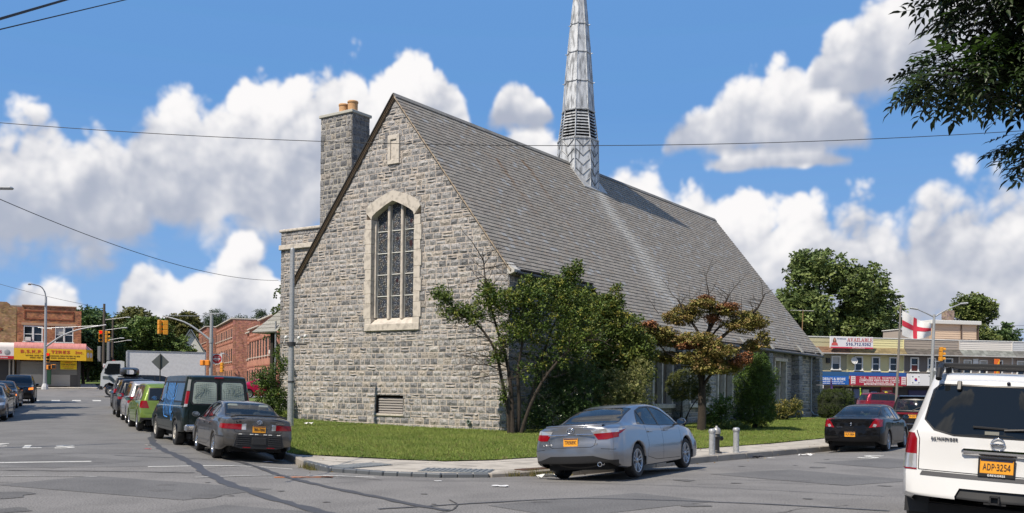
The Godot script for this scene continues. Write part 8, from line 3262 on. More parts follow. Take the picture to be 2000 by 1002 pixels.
func corner_shops() -> void:
	var yb := ground_y(-45.1,99) + .1
	# the brick tyre shop; local x along its front (0 = its right-hand corner), +z to the street
	var t := thing("shop_house", "orange-brick corner shop house with white windows over a yellow awning", "building", V(-45.1, yb, 99.0),.4259)
	var w := 5.95
	var bm := brick_mat("orange brick", Color(.5,.24,.13))
	var h := 8.3
	var holes := [poly([[-5.35,4.55],[-3.6,4.55],[-3.6,6.25],[-5.35,6.25]]), poly([[-2.45,4.55],[-.75,4.55],[-.75,6.25],[-2.45,6.25]])]
	var cores := [poly([[-w, 2.7],[0,2.7],[0, h - .35],[-.5, h - .35],[-.5, h],[-5.5, h],[-5.5, h - .2],[-w, h - .2]])]
	for q in holes:
		var nxt := []
		for c in cores:
			nxt.append_array(split_around(c, q))
		cores = nxt
	var b := MB.new()
	for c in cores:
		b.prism(c, Transform3D(),-.35,.0)
	b.box(Vector3(-w / 2,4.0,-7.0), Vector3(w - .1,7.8,13.2))
	part("wall", b, bm, t)
	var pn := MB.new()
	for q in [[-3.0,7.75,4.6,.14],[-3.0,6.95,4.6,.1],[-5.25,7.35,.12,.9],[-.75,7.35,.12,.9]]:
		pn.box(Vector3(q[0], q[1],.02), Vector3(q[2], q[3],.07), Basis(),.01)
	part("brick_panel", pn, brick_mat("dark brick trim", Color(.3,.1,.05)), t)
	var lt := MB.new()
	lt.box(Vector3(-3.0,6.42,.02), Vector3(5.1,.24,.08), Basis(),.01)
	lt.box(Vector3(-3.0, h + .03,-.1), Vector3(5.1,.1,.45), Basis(),.02)
	lt.box(Vector3(-3.0,4.45,.05), Vector3(5.0,.12,.14), Basis(),.01)
	part("stone_course", lt, mat("course tan", Color(.4,.25,.16),.85), t)
	for q in [[-4.93, "ac"],[-4.05, ""],[-2.03, "blind"],[-1.17, ""]]:
		sash(t, Vector2(q[0],5.4),.82,1.6,-.1, q[1])
	# roll-down shutters, slat by slat
	var sh := sub("shutter", t)
	var gm := mat("shutter grey", Color(.2,.2,.185),.6,.2)
	var lm := mat("shutter pale primer", Color(.42,.4,.36),.75)
	for k in 17:
		var s := MB.new()
		var y := .08 + k * .148
		s.box(Vector3(-3.0 if k > 7 else -3.35, y + .07,-.12), Vector3(5.4 if k > 7 else 4.7,.142,.05), Basis(Vector3.RIGHT, .12),.012)
		part("slat", s, lm if k < 8 else gm, sh)
	var jb := MB.new()
	jb.box(Vector3(-.15,1.35,-.15), Vector3(.3,2.7,.3))
	jb.box(Vector3(-.65,.65,-.16), Vector3(.75,1.3,.06))
	var jc := MB.new()
	jc.box(Vector3(-5.8,1.35,-.15), Vector3(.3,2.7,.3))
	part("shutter_jamb", jc, mat("jamb dark", Color(.08,.075,.07),.7), t)
	part("shutter_jamb", jb, mat("jamb dark", Color(.08,.075,.07),.7), t)
	# the awning
	var aw := thing("awning", "yellow corner awning with red tyre-shop lettering and a faded pink-white top", "awning", V(-45.1, yb, 99.0),.4259)
	var ap := MB.new()
	ap.smooth = true
	var rows := []
	for k in 9:
		var a := PI / 2 * k / 8.0
		rows.append(PackedVector3Array([Vector3(-6.15,3.9 + .62 * sin(PI / 2 - a),.3 + .8 * sin(a)), Vector3(.5,3.9 + .62 * sin(PI / 2 - a),.3 + .8 * sin(a))]))
	ap.grid(rows)
	part("top_cloth", ap, triplanar(mat("awning faded red", Color(.56,.24,.22),.8), ntex(411,.02,4,[[.35, Color(.8,.7,.7)],[.5, Color(1,1,1)],[.7, Color(1.25,1.9,1.9)]]),.4, false), aw)
	var af := MB.new()
	af.quad(Vector3(-6.15,3.9,1.1), Vector3(.5,3.9,1.1), Vector3(.5,2.72,1.12), Vector3(-6.15,2.72,1.12))
	af.quad(Vector3(.5,3.9,1.1), Vector3(1.15,3.9,-.3), Vector3(1.15,2.72,-.3), Vector3(.5,2.72,1.12))
	part("front_cloth", af, mat("awning yellow", Color(.7,.42,.015),.8), aw)
	var ae := MB.new()
	ae.smooth = true
	for k in 5:
		var f0 := k / 5.0
		var f1 := (k + 1) / 5.0
		var e := MB.new()
		var p0 := Vector3(lerpf(.5,1.15, f0),3.9, lerpf(1.1,-.3, f0))
		var p1 := Vector3(lerpf(.5,1.15, f1),3.9, lerpf(1.1,-.3, f1))
		e.quad(p0, p1, Vector3(.3,4.5,.3), Vector3(.3,4.5,.35))
		part("scallop", e, mat("awning white" if k % 2 else "awning red", Color(.66,.6,.58) if k % 2 else Color(.5,.1,.1),.8), aw)
	var red := Color(.5,.06,.03)
	put(aw, "B.S.K.P.", -4.55,3.57,.3, red, 2.0,1.125)
	put(aw, "TIRES", -1.9,3.57,.3, red, 1.75,1.125)
	put(aw, "Inc.", -.15,3.56,.26, red, .75,1.125)
	put(aw, "FLAT FIXED · 24 HRS · COMPUTERIZED BALANCING · NEW & USED TIRES · ALL SIZES", -2.6,3.18,.11, Color(.1,.05,.01),5.0,1.13)
	put(aw, "WHEELS · RIMS · BATTERIES · BRAKES · MUFFLERS · OIL CHANGE", -2.6,2.96,.11, Color(.1,.05,.01),4.2,1.13)
	for k in 2:
		var d := MB.new()
		d.smooth = true
		var q := Vector3(lerpf(.5,1.15,.28 + .45 * k),3.32, lerpf(1.12,-.3,.28 + .45 * k) + .02)
		d.lathe([Vector2(.0,.03), Vector2(.16,.03), Vector2(.26,.02), Vector2(.28,.0)], Transform3D(Basis(Vector3.UP, 1.13) * Basis(Vector3.RIGHT, PI / 2), q),20)
		part("wheel_print", d, mat("awning white", Color(.66,.6,.58),.8), aw)
	var bn := thing("banner", "yellow FOR SALE RENT banner hung on the tyre shop shutters", "banner", V(-45.1, yb, 99.0),.4259)
	var bb := MB.new()
	bb.box(Vector3(-1.15,2.25,.1), Vector3(1.55,.84,.02))
	part("cloth", bb, mat("banner bright yellow", Color(.8,.58,.01),.7), bn)
	put(bn, "GARAGE", -1.15,2.53,.11, red, .7,.115)
	put(bn, "FOR SALE/RENT", -1.15,2.32,.16, Color(.12,.06,.02),1.3,.115)
	put(bn, "PLEASE CALL", -1.15,2.1,.12, red, 1.1,.115)
	put(bn, "FOR MORE INFO", -1.15,1.93,.09, Color(.12,.06,.02),.9,.115)
	# the green bin before the shutters
	var gb := thing("bin", "tall dark green bin behind the lamp post", "bin", V(-45.1, yb, 99.0) + Basis(Vector3.UP, .4259) * Vector3(-3.05,0,.9),.4259)
	var gx := MB.new()
	gx.box(Vector3(0,1.0,0), Vector3(.62,1.5,.5), Basis(),.05)
	gx.box(Vector3(0,1.82,0), Vector3(.68,.14,.56), Basis(),.04)
	part("body", gx, mat("bin green", Color(.008,.05,.022),.6), gb)
	var gl := MB.new()
	gl.box(Vector3(-.2,.12,0), Vector3(.08,.26,.4))
	gl.box(Vector3(.2,.12,0), Vector3(.08,.26,.4))
	part("leg", gl, visor(), gb)
	# its tan neighbour, cut by the left edge
	var n := thing("shop_house", "tan-brick shop house with a brown diamond, at the left edge", "building", V(-45.1, yb, 99.0) + Basis(Vector3.UP, .4259) * Vector3(-6.0,0,0),.4259)
	var nb := MB.new()
	nb.prism(poly([[-6.5,2.7],[0,2.7],[0, h - .15],[-.6, h - .15],[-.6, h + .05],[-.9, h + .28],[-6.5, h + .28]]), Transform3D(),-.35,.02)
	nb.box(Vector3(-3.25,4.0,-7.0), Vector3(6.4,7.8,13.2))
	part("wall", nb, brick_mat("tan brick", Color(.44,.3,.16)), n)
	var nd := MB.new()
	for q in [[-1.55,5.95,1],[-2.05,5.95,-1],[-1.55,5.65,-1],[-2.05,5.65,1]]:
		nd.box(Vector3(q[0], q[1],.03), Vector3(.75,.11,.06), Basis(Vector3.BACK, -q[2] * .55),.01)
	nd.box(Vector3(-1.8,5.8,.03), Vector3(.3,.1,.06))
	part("diamond_bricks", nd, brick_mat("dark brick trim", Color(.3,.1,.05)), n)
	var nf := MB.new()
	nf.box(Vector3(-3.2,1.35,-.3), Vector3(6.2,2.7,.2))
	part("shopfront", nf, mat("shopfront dark", Color(.03,.028,.028),.6), n)
	for x in [-.25,-.6,-2.6]:
		var nj := MB.new()
		nj.box(Vector3(x, 1.35,-.1), Vector3(.14,2.7,.2))
		part("door_jamb", nj, mat("jamb pale", Color(.34,.32,.28),.7), n)
	var na := thing("awning", "white awning with red band and lettering at the left edge", "awning", n.position, .4259)
	var nc := MB.new()
	nc.smooth = true
	var nr := []
	for k in 9:
		var a := PI / 2 * k / 8.0
		nr.append(PackedVector3Array([Vector3(-6.5,3.9 + .55 * sin(PI / 2 - a),.3 + .8 * sin(a)), Vector3(-.15,3.9 + .55 * sin(PI / 2 - a),.3 + .8 * sin(a))]))
	nr.append(PackedVector3Array([Vector3(-6.5,2.75,1.12), Vector3(-.15,2.75,1.12)]))
	nc.grid(nr)
	part("cloth", nc, mat("awning pale", Color(.66,.6,.57),.8), na)
	var ns := MB.new()
	ns.box(Vector3(-3.3,2.92,1.125), Vector3(6.3,.3,.01))
	part("red_band", ns, mat("sign red", Color(.5,.012,.02),.5), na)
	put(na, "AUTO SALONS", -2.9,3.45,.3, Color(.45,.02,.05),3.4,1.125)
	put(na, "CALL 718 000 0000", -2.0,2.92,.11, Color(.75,.75,.75),2.6,1.135)
	var lg := MB.new()
	lg.smooth = true
	lg.lathe([Vector2(.0,.04), Vector2(.16,.04), Vector2(.26,.02), Vector2(.28,.0)], Transform3D(Basis(Vector3.RIGHT, PI / 2), Vector3(-.75,3.45,1.12)),16)
	part("round_mark", lg, mat("mark grey", Color(.3,.3,.3),.6), na)
	var rf := thing("roof_box", "flat grey penthouse roof behind the two brick shop houses", "building", V(-56.0, yb + 7.0,108.0),.4259)
	var rb := MB.new()
	rb.box(Vector3(0,1.0,0), Vector3(4.6,2.1,4.0), Basis(),.03)
	part("wall", rb, mat("penthouse grey", Color(.24,.22,.2),.9), rf)
	var bl := thing("billboard", "dark tilted panel on the roof at the left edge", "sign", V(-53.4, yb + 8.05,97.0),.4259)
	var bq := MB.new()
	bq.box(Vector3(0,1.2,0), Vector3(1.1,1.6,.1), Basis(Vector3.BACK, .25),.01)
	for x in [-.35,.35]:
		bq.box(Vector3(x, .3,-.1), Vector3(.08,.9,.08))
	part("panel", bq, visor(), bl)

func flats() -> void:       # three stepped wings of the red brick flats; local -z runs along the street, +x faces away from it
	var bm := brick_mat("red brick", Color(.62,.31,.22))
	var dk := brick_mat("red brick shaded course", Color(.42,.17,.11))
	# each wing: start s, end s, set-back x, height, rows of windows
	var wings := [
		["nearest wing of the red brick flats, cut off by the church block", [[.0,11.5,.0,7.5],[11.5,19.5,.0,6.95],[19.5,26.0,.6,6.9]],86.0,-21.3],
		["middle and tallest wing of the red brick flats", [[.0,20.0,.0,8.5]],116.5,-34.4],
		["farthest wing of the red brick flats", [[.0,14.0,.0,8.5]],140.0,-45.2]]
	for q in wings:
		var y := ground_y(q[3], q[2]) - .2
		var t := thing("brick_flats", q[0], "building", V(q[3], y, q[2]),.4)
		for e in q[1]:
			var h: float = e[3]
			var holes := []
			var s0: float = e[0]
			var s1: float = e[1]
			var levels := [[1.0,2.6],[3.9,5.6]] if h < 8.0 else [[.7,2.2],[3.3,4.9],[6.3,7.4]]
			var n := int((s1 - s0) / 1.9)
			for lv in levels:
				for k in n:
					var c := s0 + (k + .65) * (s1 - s0) / n
					var ww := .42 if (k + int(lv[0])) % 3 else .62
					holes.append([c, lv[0], lv[1], ww])
			var cores := [poly([[s0,0],[s1,0],[s1, h],[s0, h]])]
			for hh in holes:
				var nxt := []
				for c in cores:
					var bx := Rect2(hh[0] - hh[3], hh[1], hh[3] * 2, hh[2] - hh[1])
					nxt.append_array(cut_rect(c, bx))
				cores = nxt
			# wall faces -x; outline (s, y) -> local (-x side, y, -s)
			var x := Transform3D(Basis(Vector3(0,0,-1), Vector3(0,1,0), Vector3(-1,0,0)), Vector3(e[2],0,0))
			var b := MB.new()
			for c in cores:
				b.prism(c, x, -.3,.0)
			b.box(Vector3(e[2] + 6.3, h / 2,-(s0 + s1) / 2), Vector3(12.0, h - .02, s1 - s0 - .02))
			part("wall", b, bm, t)
			for hh in holes:
				var wn := sub("window", t)
				var g := MB.new()
				g.box(Vector3(e[2] + .05, (hh[1] + hh[2]) / 2,-hh[0]), Vector3(.02, hh[2] - hh[1], hh[3] * 2))
				part("pane", g, mat("dull dark pane", Color(.022,.02,.02),.5), wn)
				var f := MB.new()
				f.box(Vector3(e[2] + .03, (hh[1] + hh[2]) / 2,-hh[0]), Vector3(.06,.07, hh[3] * 2))
				f.box(Vector3(e[2] + .03, (hh[1] + hh[2]) / 2,-hh[0] + hh[3] - .03), Vector3(.06, hh[2] - hh[1],.06))
				f.box(Vector3(e[2] + .03, (hh[1] + hh[2]) / 2,-hh[0] - hh[3] + .03), Vector3(.06, hh[2] - hh[1],.06))
				part("frame", f, mat("flat window brown", Color(.12,.085,.07),.7), wn)
				var s := MB.new()
				s.box(Vector3(e[2] - .04, hh[1] - .06,-hh[0]), Vector3(.2,.12, hh[3] * 2 + .2), Basis(),.01)
				part("sill", s, mat("sill pale", Color(.5,.44,.38),.8), wn)
				if int(hh[0] * 10) % 5 == 1:
					var ac := MB.new()
					ac.box(Vector3(e[2] - .12, hh[1] + .2,-hh[0]), Vector3(.4,.36, hh[3] * 1.3), Basis(),.02)
					part("air_conditioner", ac, mat("ac white", Color(.6,.6,.57),.6), wn)
			var c := MB.new()
			c.box(Vector3(e[2] + 5.95, h + .06,-(s0 + s1) / 2), Vector3(12.4,.14, s1 - s0 + .1), Basis(),.02)
			part("coping", c, mat("coping pale", Color(.52,.47,.4),.8), t)
			for yy in [2.95,5.7]:
				if yy < h - .5:
					var k := MB.new()
					k.box(Vector3(e[2] + .03, yy, -(s0 + s1) / 2), Vector3(.14,.16, s1 - s0 - .04), Basis(),.01)
					part("string_course", k, dk, t)
			for yy in [h - .35, h - .8]:
				var dn := MB.new()
				for k in int((s1 - s0) / .5):
					dn.box(Vector3(e[2] + .01, yy, -(s0 + .25 + k * .5)), Vector3(.08,.2,.24))
				part("dentil_bricks", dn, dk, t).set_meta("kind", "stuff")
	var fl := thing("wall_lamp", "white floodlight on a bracket against the middle brick wing", "lamp", V(-34.6, ground_y(-34,116) + 3.4,116.0))
	var fb := MB.new()
	fb.tube([Vector3(0,0,0), Vector3(-.2,.5,.4), Vector3(-.5,.6,.8)],[.04,.04,.04],6)
	fb.box(Vector3(-.6,.6,.9), Vector3(.5,.16,.3), Basis(),.04)
	part("body", fb, mat("lamp head grey", Color(.4,.41,.42),.4), fl)
	# small houses behind the truck
	var wh := thing("house", "small white gable of a house above the truck, with a pointed window", "house", V(-47.6,1.2,140.0),.35)
	var wb := MB.new()
	wb.prism(poly([[-2.4,0],[2.4,0],[2.4,4.4],[.0,8.4],[-2.4,4.4]]), Transform3D(),-8,0)
	part("wall", wb, mat("house white", Color(.66,.66,.64),.8), wh)
	var wr := MB.new()
	for sx in [-1.0,1.0]:
		wr.box(Vector3(sx * 1.35,6.45,-3.9), Vector3(5.0,.14,8.6), Basis(Vector3.BACK, -sx * 1.03))
	part("roof", wr, mat("house roof blue grey", Color(.16,.19,.22),.8), wh)
	var ww := MB.new()
	ww.prism(poly([[-.42,4.9],[.42,4.9],[.36,5.6],[0,6.3],[-.36,5.6]]), Transform3D(),-.05,.04)
	part("window", ww, mat("dark window pane", Color(.02,.024,.03),.05), wh)
	var th := thing("house", "tan hip roof of a house left of the white gable", "house", V(-54.0,1.2,150.0),.35)
	var tb := MB.new()
	tb.box(Vector3(0,2.2,-4), Vector3(9.0,4.6,8.0))
	part("wall", tb, mat("house cream", Color(.52,.46,.36),.85), th)
	var tr := MB.new()
	for e in [[Vector3(-5,4.4,.5), Vector3(5,4.4,.5), Vector3(2,7.0,-4), Vector3(-2,7.0,-4)],[Vector3(-5,4.4,-8.5), Vector3(5,4.4,-8.5), Vector3(2,7.0,-4), Vector3(-2,7.0,-4)],[Vector3(-5,4.4,.5), Vector3(-5,4.4,-8.5), Vector3(-2,7.0,-4), Vector3(-2,7.0,-4)],[Vector3(5,4.4,.5), Vector3(5,4.4,-8.5), Vector3(2,7.0,-4), Vector3(2,7.0,-4)]]:
		tr.quad(e[0], e[1], e[2], e[3])
	part("roof", tr, mat("house roof tan", Color(.24,.165,.1),.9), th)

func cut_rect(c: PackedVector2Array, bx: Rect2) -> Array:
	var q := PackedVector2Array([bx.position, Vector2(bx.end.x, bx.position.y), bx.end, Vector2(bx.position.x, bx.end.y)])
	if Geometry2D.intersect_polygons(c, q).is_empty():
		return [c]
	return split_around(c, q)
# ---------------------------------------------------------------- vehicles and people
func car_at(label: String, category: String, x: float, d: float, heading: float, lean := .0, lift := .0, group := "") -> Node3D:
	var called: String = {"van": "parked_van", "suv": "parked_suv"}.get(category, "parked_car")
	var t := thing(called, label, category, V(x, ground_y(x, d) + lift, d),.0, group)
	t.rotation = Vector3(0,-deg_to_rad(heading), lean)
	return t

func traffic() -> void:
	silver_sedan(car_at("silver four-door sedan at the kerb before the pale shrub, rear toward us", "car", 2.45,20.3,30.0,.07,.02))
	grey_sedan(car_at("taupe grey sedan with a black bumper guard, parked behind the dark van", "car", -7.15,24.75,-26.5,-.055,.0))
	cargo_van(car_at("dark green cargo van with blue graffiti and curtained rear windows", "van", -9.85,29.75,-29.5,-.015,.0))
	var ws := car_at("white SUV with roof rack, cut by the right edge, nearest the viewer", "suv", 6.1,11.65,30.5,-.035,.04)
	white_suv(ws)
	# black sedan at the right-hand kerb
	var bs := car_at("glossy black sedan with large red tail lights by the far lawn", "car", 11.6,30.75,32.0,.02,.0)
	var r := sedan(bs, paint("gloss black paint", Color(.006,.006,.007),.0,.3), {
		"len": 4.8, "w": .895, "spokes": 5, "wstyle": "twin",
		"rear_st": [["clear", [[.6,.82],[.68,.8],[.72,.87],[.64,.9]], true],["tail", [[.5,.78],[.95,.83],[.95,1.06],[.72,1.05],[.62,.98]], true]],
		"side_st": [["tail", [[-.1,.84],[.14,.86],[.32,.98],[.28,1.05],[-.1,1.06]]]],
		"rear_seams": [[[-.56,1.0],[-.46,.76],[-.4,.74],[.4,.74],[.46,.76],[.56,1.0]],[[-.95,.66],[-.6,.68]],[[.6,.68],[.95,.66]]], "front_st": []})
	var z := front_at(r.cut, "", .0,.6)
	number_plate(bs, Transform3D(Basis(Vector3.RIGHT, .02), Vector3(-.02,.585, z + .012)), "HLP-3864")
	var eb := MB.new()
	for y in [.86,.92]:
		eb.box(Vector3(0, y, front_at(r.cut, "", 0, y) + .006), Vector3(.045,.035,.012), Basis(Vector3.BACK, PI / 4),.004)
	obj("emblem", eb.mesh(), chrome(), bs)
	var ll := MB.new()
	ll.box(Vector3(-.3,.8, front_at(r.cut, "", -.3,.8) + .003), Vector3(.3,.014,.008))
	obj("badge", ll.mesh(), chrome(), bs)
	# black SUV ahead of it
	var du := car_at("black SUV with a full-width red light bar ahead of the black sedan", "suv", 17.1,39.3,33.0)
	var ru := suv(du, paint("gloss black paint", Color(.006,.006,.007),.0,.3), {
		"len": 5.0, "w": .96, "rear_st": [["back", [[-.64,1.16],[.64,1.16],[.58,1.56],[-.58,1.56]], false],["trim", [[-.69,1.12],[.69,1.12],[.62,1.6],[-.62,1.6]], false],["bar", [[-.95,.98],[-.6,.88],[-.52,1.0],[.52,1.0],[.6,.88],[.95,.98],[.95,1.07],[-.95,1.07]], false],["lower", [[-.9,.2],[.9,.2],[.9,.42],[-.9,.42]], false]],
		"side_st": [["bar", [[-.1,.98],[.25,1.0],[.2,1.07],[-.1,1.07]]]], "mats": {"bar": [mat("tail bar dark red", Color(.14,.006,.012),.12),.006, "tail_light_bar"]}})
	number_plate(du, Transform3D(Basis(), Vector3(0,.93, front_at(ru.cut, "", 0,.93) + .012)), "FJK-2207")
	var sp := MB.new()
	sp.box(Vector3(0,1.7,2.12), Vector3(1.15,.05,.34), Basis(Vector3.RIGHT, .1),.02)
	obj("roof_spoiler", sp.mesh(), paint("gloss black paint", Color(.006,.006,.007),.0,.3), du)
	var wp := MB.new()
	wp.tube([Vector3(.0,1.16, front_at(ru.cut, "", .0,1.16) + .02), Vector3(.38,1.33, front_at(ru.cut, "", .3,1.33) + .02)],[.012,.008],5)
	obj("rear_wiper", wp.mesh(), plastic(), du)
	var cs := MB.new()
	cs.box(Vector3(0,.62, front_at(ru.cut, "", 0,.62) + .004), Vector3(1.5,.02,.02), Basis(),.005)
	obj("chrome_strip", cs.mesh(), chrome(), du)
	var stk := {"step": .22, "arch_steps": 8, "seats": false}
	var tint := dark_pane()
	var dull := {"wa": [tint, -.003, "side_window", true], "wb": [tint, -.003, "side_window", true], "wc": [tint, -.003, "side_window", true], "back": [tint, -.003, "rear_window"], "screen": [tint, -.003, "windshield"]}
	stk["mats"] = dull
	suv(car_at("magenta-red SUV crossing before the game shop", "suv", 31.3,79.0,80.0), paint("magenta red paint", Color(.17,.012,.03),.3,.3), stk)
	# the row behind the van, tails toward us
	var d1 := stk.duplicate()
	d1["len"] = 4.5
	suv(car_at("lime green small SUV parked just ahead of the dark van", "suv", -13.5,36.2,-27.5,-.01), paint("lime green paint", Color(.15,.22,.035),.2,.3), d1)
	suv(car_at("pale silver hatchback ahead of the lime green car", "car", -15.7,40.7,-26.0), paint("pale silver paint", Color(.42,.42,.44),.5,.3), d1)
	var s1 := car_at("dark blue-black SUV third ahead of the dark van", "suv", -18.0,45.3,-25.5)
	suv(s1, paint("blue black paint", Color(.01,.012,.018),.1,.3), stk)
	var s2 := copy(s1, "parked_suv", "dark SUV under a black roof box, farthest in the right-hand row", V(-22.0, ground_y(-22.0,54.4),54.4), deg_to_rad(24.5))
	var rb := thing("roof_box", "black roof box on the farthest SUV of the right-hand row", "roof box", V(-22.0, ground_y(-22.0,54.4),54.4), deg_to_rad(24.5))
	var bx := MB.new()
	bx.smooth = true
	var rows := []
	for k in 13:
		var f := k / 12.0
		var e := pow(sin(PI * clampf(.06 + .88 * f, 0,1)),.35)
		var ring := PackedVector3Array()
		for j in 16:
			var a := TAU * j / 16
			var c := signf(cos(a)) * pow(absf(cos(a)),.5)
			var s := signf(sin(a)) * pow(absf(sin(a)),.6)
			ring.append(Vector3(c * .52 * e, 2.06 + s * .26 * e, 1.7 - 2.3 * f))
		rows.append(ring)
	bx.grid(rows, true)
	part("shell", bx, mat("roof box black", Color(.018,.018,.02),.35), rb)
	var bar := MB.new()
	for z2 in [1.2,.0]:
		bar.box(Vector3(0,1.79, z2), Vector3(1.2,.05,.07), Basis(),.01)
	part("cross_bar", bar, plastic(), rb)
	suv(car_at("dark car with blue windows before the truck, seen over the van", "suv", -25.6,68.5,60.0), paint("blue black paint", Color(.01,.012,.018),.1,.3), stk)
	# the row on the left, noses toward us
	var lit := stk.duplicate()
	lit["front_st"] = [["amber", [[.62,.8],[.86,.82],[.86,.96],[.62,.92]], true],["grille", [[-.45,.62],[.45,.62],[.47,.93],[-.47,.93]], false],["lowf", [[-.75,.25],[.75,.25],[.7,.45],[-.7,.45]], false]]
	var am := mat("turn lamp lit", Color(.9,.4,.03),.3)
	am.emission_enabled = true
	am.emission = Color(1.0,.5,.08)
	am.emission_energy_multiplier = 1.2
	var dm := dull.duplicate()
	dm["amber"] = [am, .008, "turn_signal", true]
	lit["mats"] = dm
	lit["side_st"] = []
	suv(car_at("black SUV with a glowing amber headlamp, farthest in the left-hand row", "suv", -31.0,59.6,155.6), paint("brown black paint", Color(.014,.012,.012),.1,.3), lit)
	var f1 := car_at("dark blue sedan second from the crossing in the left-hand row", "car", -28.3,52.6,156.5)
	var sk := stk.duplicate()
	sk["front_st"] = [["amber", [[.55,.64],[.85,.66],[.85,.76],[.55,.73]], true],["grille", [[-.5,.5],[.5,.5],[.46,.68],[-.46,.68]], false]]
	sk["mats"] = dm
	sedan(f1, paint("dark blue paint", Color(.012,.018,.04),.3,.3), sk)
	var sk2 := stk.duplicate()
	sk2["front_st"] = [["head", [[.5,.62],[.85,.66],[.85,.78],[.55,.73]], true],["grille", [[-.5,.5],[.5,.5],[.46,.68],[-.46,.68]], false]]
	sedan(car_at("steel blue sedan third from the crossing in the left-hand row", "car", -25.7,46.8,157.0), paint("steel blue paint", Color(.05,.065,.09),.4,.3), sk2)
	sedan(car_at("grey sedan cut by the left edge, nearest in the left-hand row", "car", -22.7,41.0,157.0), paint("mid grey paint", Color(.09,.085,.08),.4,.3), sk2)
	sedan(car_at("magenta car glimpsed behind the shrub at the church corner", "car", -18.2,70.0,66.0,.0,.08), paint("magenta paint", Color(.42,.01,.06),.2,.3), stk)
	box_truck()
	walker()

func box_truck() -> void:
	var yaw := 1.997
	var y := ground_y(-27.4,75)
	var t := thing("box_truck", "white box truck with a white cab crossing the far junction", "truck", V(-28.3, y, 75.4), yaw)
	t.scale = Vector3.ONE * .88
	# local -z forward (to the left of the picture); the box spans z -2.6 .. 3.4
	var wm := mat("truck box white", Color(.66,.66,.67),.55)
	triplanar(wm, ntex(501,.02,4,[[.3,.93],[.6,1.0]]),.3, false)
	var b := MB.new()
	b.box(Vector3(0,2.75,.8), Vector3(2.4,2.55,6.5), Basis(),.02)
	part("cargo_box", b, wm, t)
	var f := MB.new()
	for z in [-2.48,4.08]:
		for x in [-1.2,1.2]:
			f.box(Vector3(x, 2.75, z), Vector3(.09,2.6,.12), Basis(),.01)
	for x in [-1.21,1.21]:
		f.box(Vector3(x, 4.0,.8), Vector3(.05,.09,6.6))
		f.box(Vector3(x, 1.5,.8), Vector3(.05,.1,6.6))
	part("box_edge", f, mat("truck edge grey", Color(.3,.32,.36),.5,.3), t)
	var fr := MB.new()
	fr.box(Vector3(0,1.05,.0), Vector3(.9,.3,8.0))
	fr.box(Vector3(0,.95,.6), Vector3(2.0,.5,1.2), Basis(),.03)
	part("chassis", fr, mat("underbody black", Color(.012,.012,.013),.9), t)
	var cab := paint("truck cab white", Color(.64,.65,.64),.0,.4)
	var c := MB.new()
	c.prism(poly([[2.75,.9],[2.75,3.05],[3.0,3.12],[4.15,3.05],[4.62,1.95],[4.68,.75],[4.45,.75],[4.28,1.05],[3.95,1.2],[3.6,1.05],[3.45,.75],[2.75,.75]]), Transform3D(Basis(Vector3(0,0,-1), Vector3.UP, Vector3(1,0,0)), Vector3.ZERO),-1.02,1.02,.05, true)
	part("cab", c, cab, t)
	for sx in [-1.0,1.0]:
		var w := MB.new()
		w.prism(poly([[3.1,1.95],[3.1,2.85],[4.05,2.85],[4.4,2.0],[4.0,1.85]]), Transform3D(Basis(Vector3(0,0,-1), Vector3.UP, Vector3(1,0,0)), Vector3(sx * 1.03,0,0)),-.012,.012,.0, true)
		part("side_window", w, dark_pane(), t)
		var m := MB.new()
		m.box(Vector3(sx * 1.25,2.25,-4.3), Vector3(.18,.4,.1), Basis(),.02)
		part("wing_mirror", m, plastic(), t)
		var dm := MB.new()
		dm.prism(poly([[3.2,1.15],[3.9,1.75],[4.5,1.75],[4.5,1.5],[4.0,1.45],[3.4,1.05]]), Transform3D(Basis(Vector3(0,0,-1), Vector3.UP, Vector3(1,0,0)), Vector3(sx * 1.03,0,0)),-.008,.008,.0, true)
		part("door_print", dm, mat("truck print grey", Color(.1,.12,.12),.6), t)
	var ws := MB.new()
	ws.box(Vector3(0,2.45,-4.45), Vector3(1.8,1.0,.03), Basis(Vector3.RIGHT, -.4))
	part("windshield", ws, dark_pane(), t)
	var bp := MB.new()
	bp.box(Vector3(0,.72,-4.62), Vector3(2.05,.36,.3), Basis(),.04)
	part("front_bumper", bp, plastic(), t)
	var br := MB.new()
	br.box(Vector3(0,3.14,-3.6), Vector3(.5,.07,.25), Basis(),.02)
	part("roof_marker", br, red_lens(), t)
	for q in [-3.85,2.0]:
		for sx in [-1.0,1.0]:
			add_wheel(t, Vector3(sx * .88,.42, q),.42,.26,.27,6, "steel", sx)
	var dr := person_body([[Vector3(0,1.62,0), Vector3(0,2.02,0),.17,.18],[Vector3(0,2.02,0), Vector3(0,2.3,0),.18,.1],[Vector3(.16,2.12,0), Vector3(.25,1.9,-.25),.06,.05],[Vector3(-.16,2.12,0), Vector3(-.25,1.9,-.25),.06,.05]],.05)
	var o := obj("driver_torso", dr, mat("driver grey blue shirt", Color(.1,.12,.2),.9), t)
	o.position = Vector3(-.45,.25,-3.55)

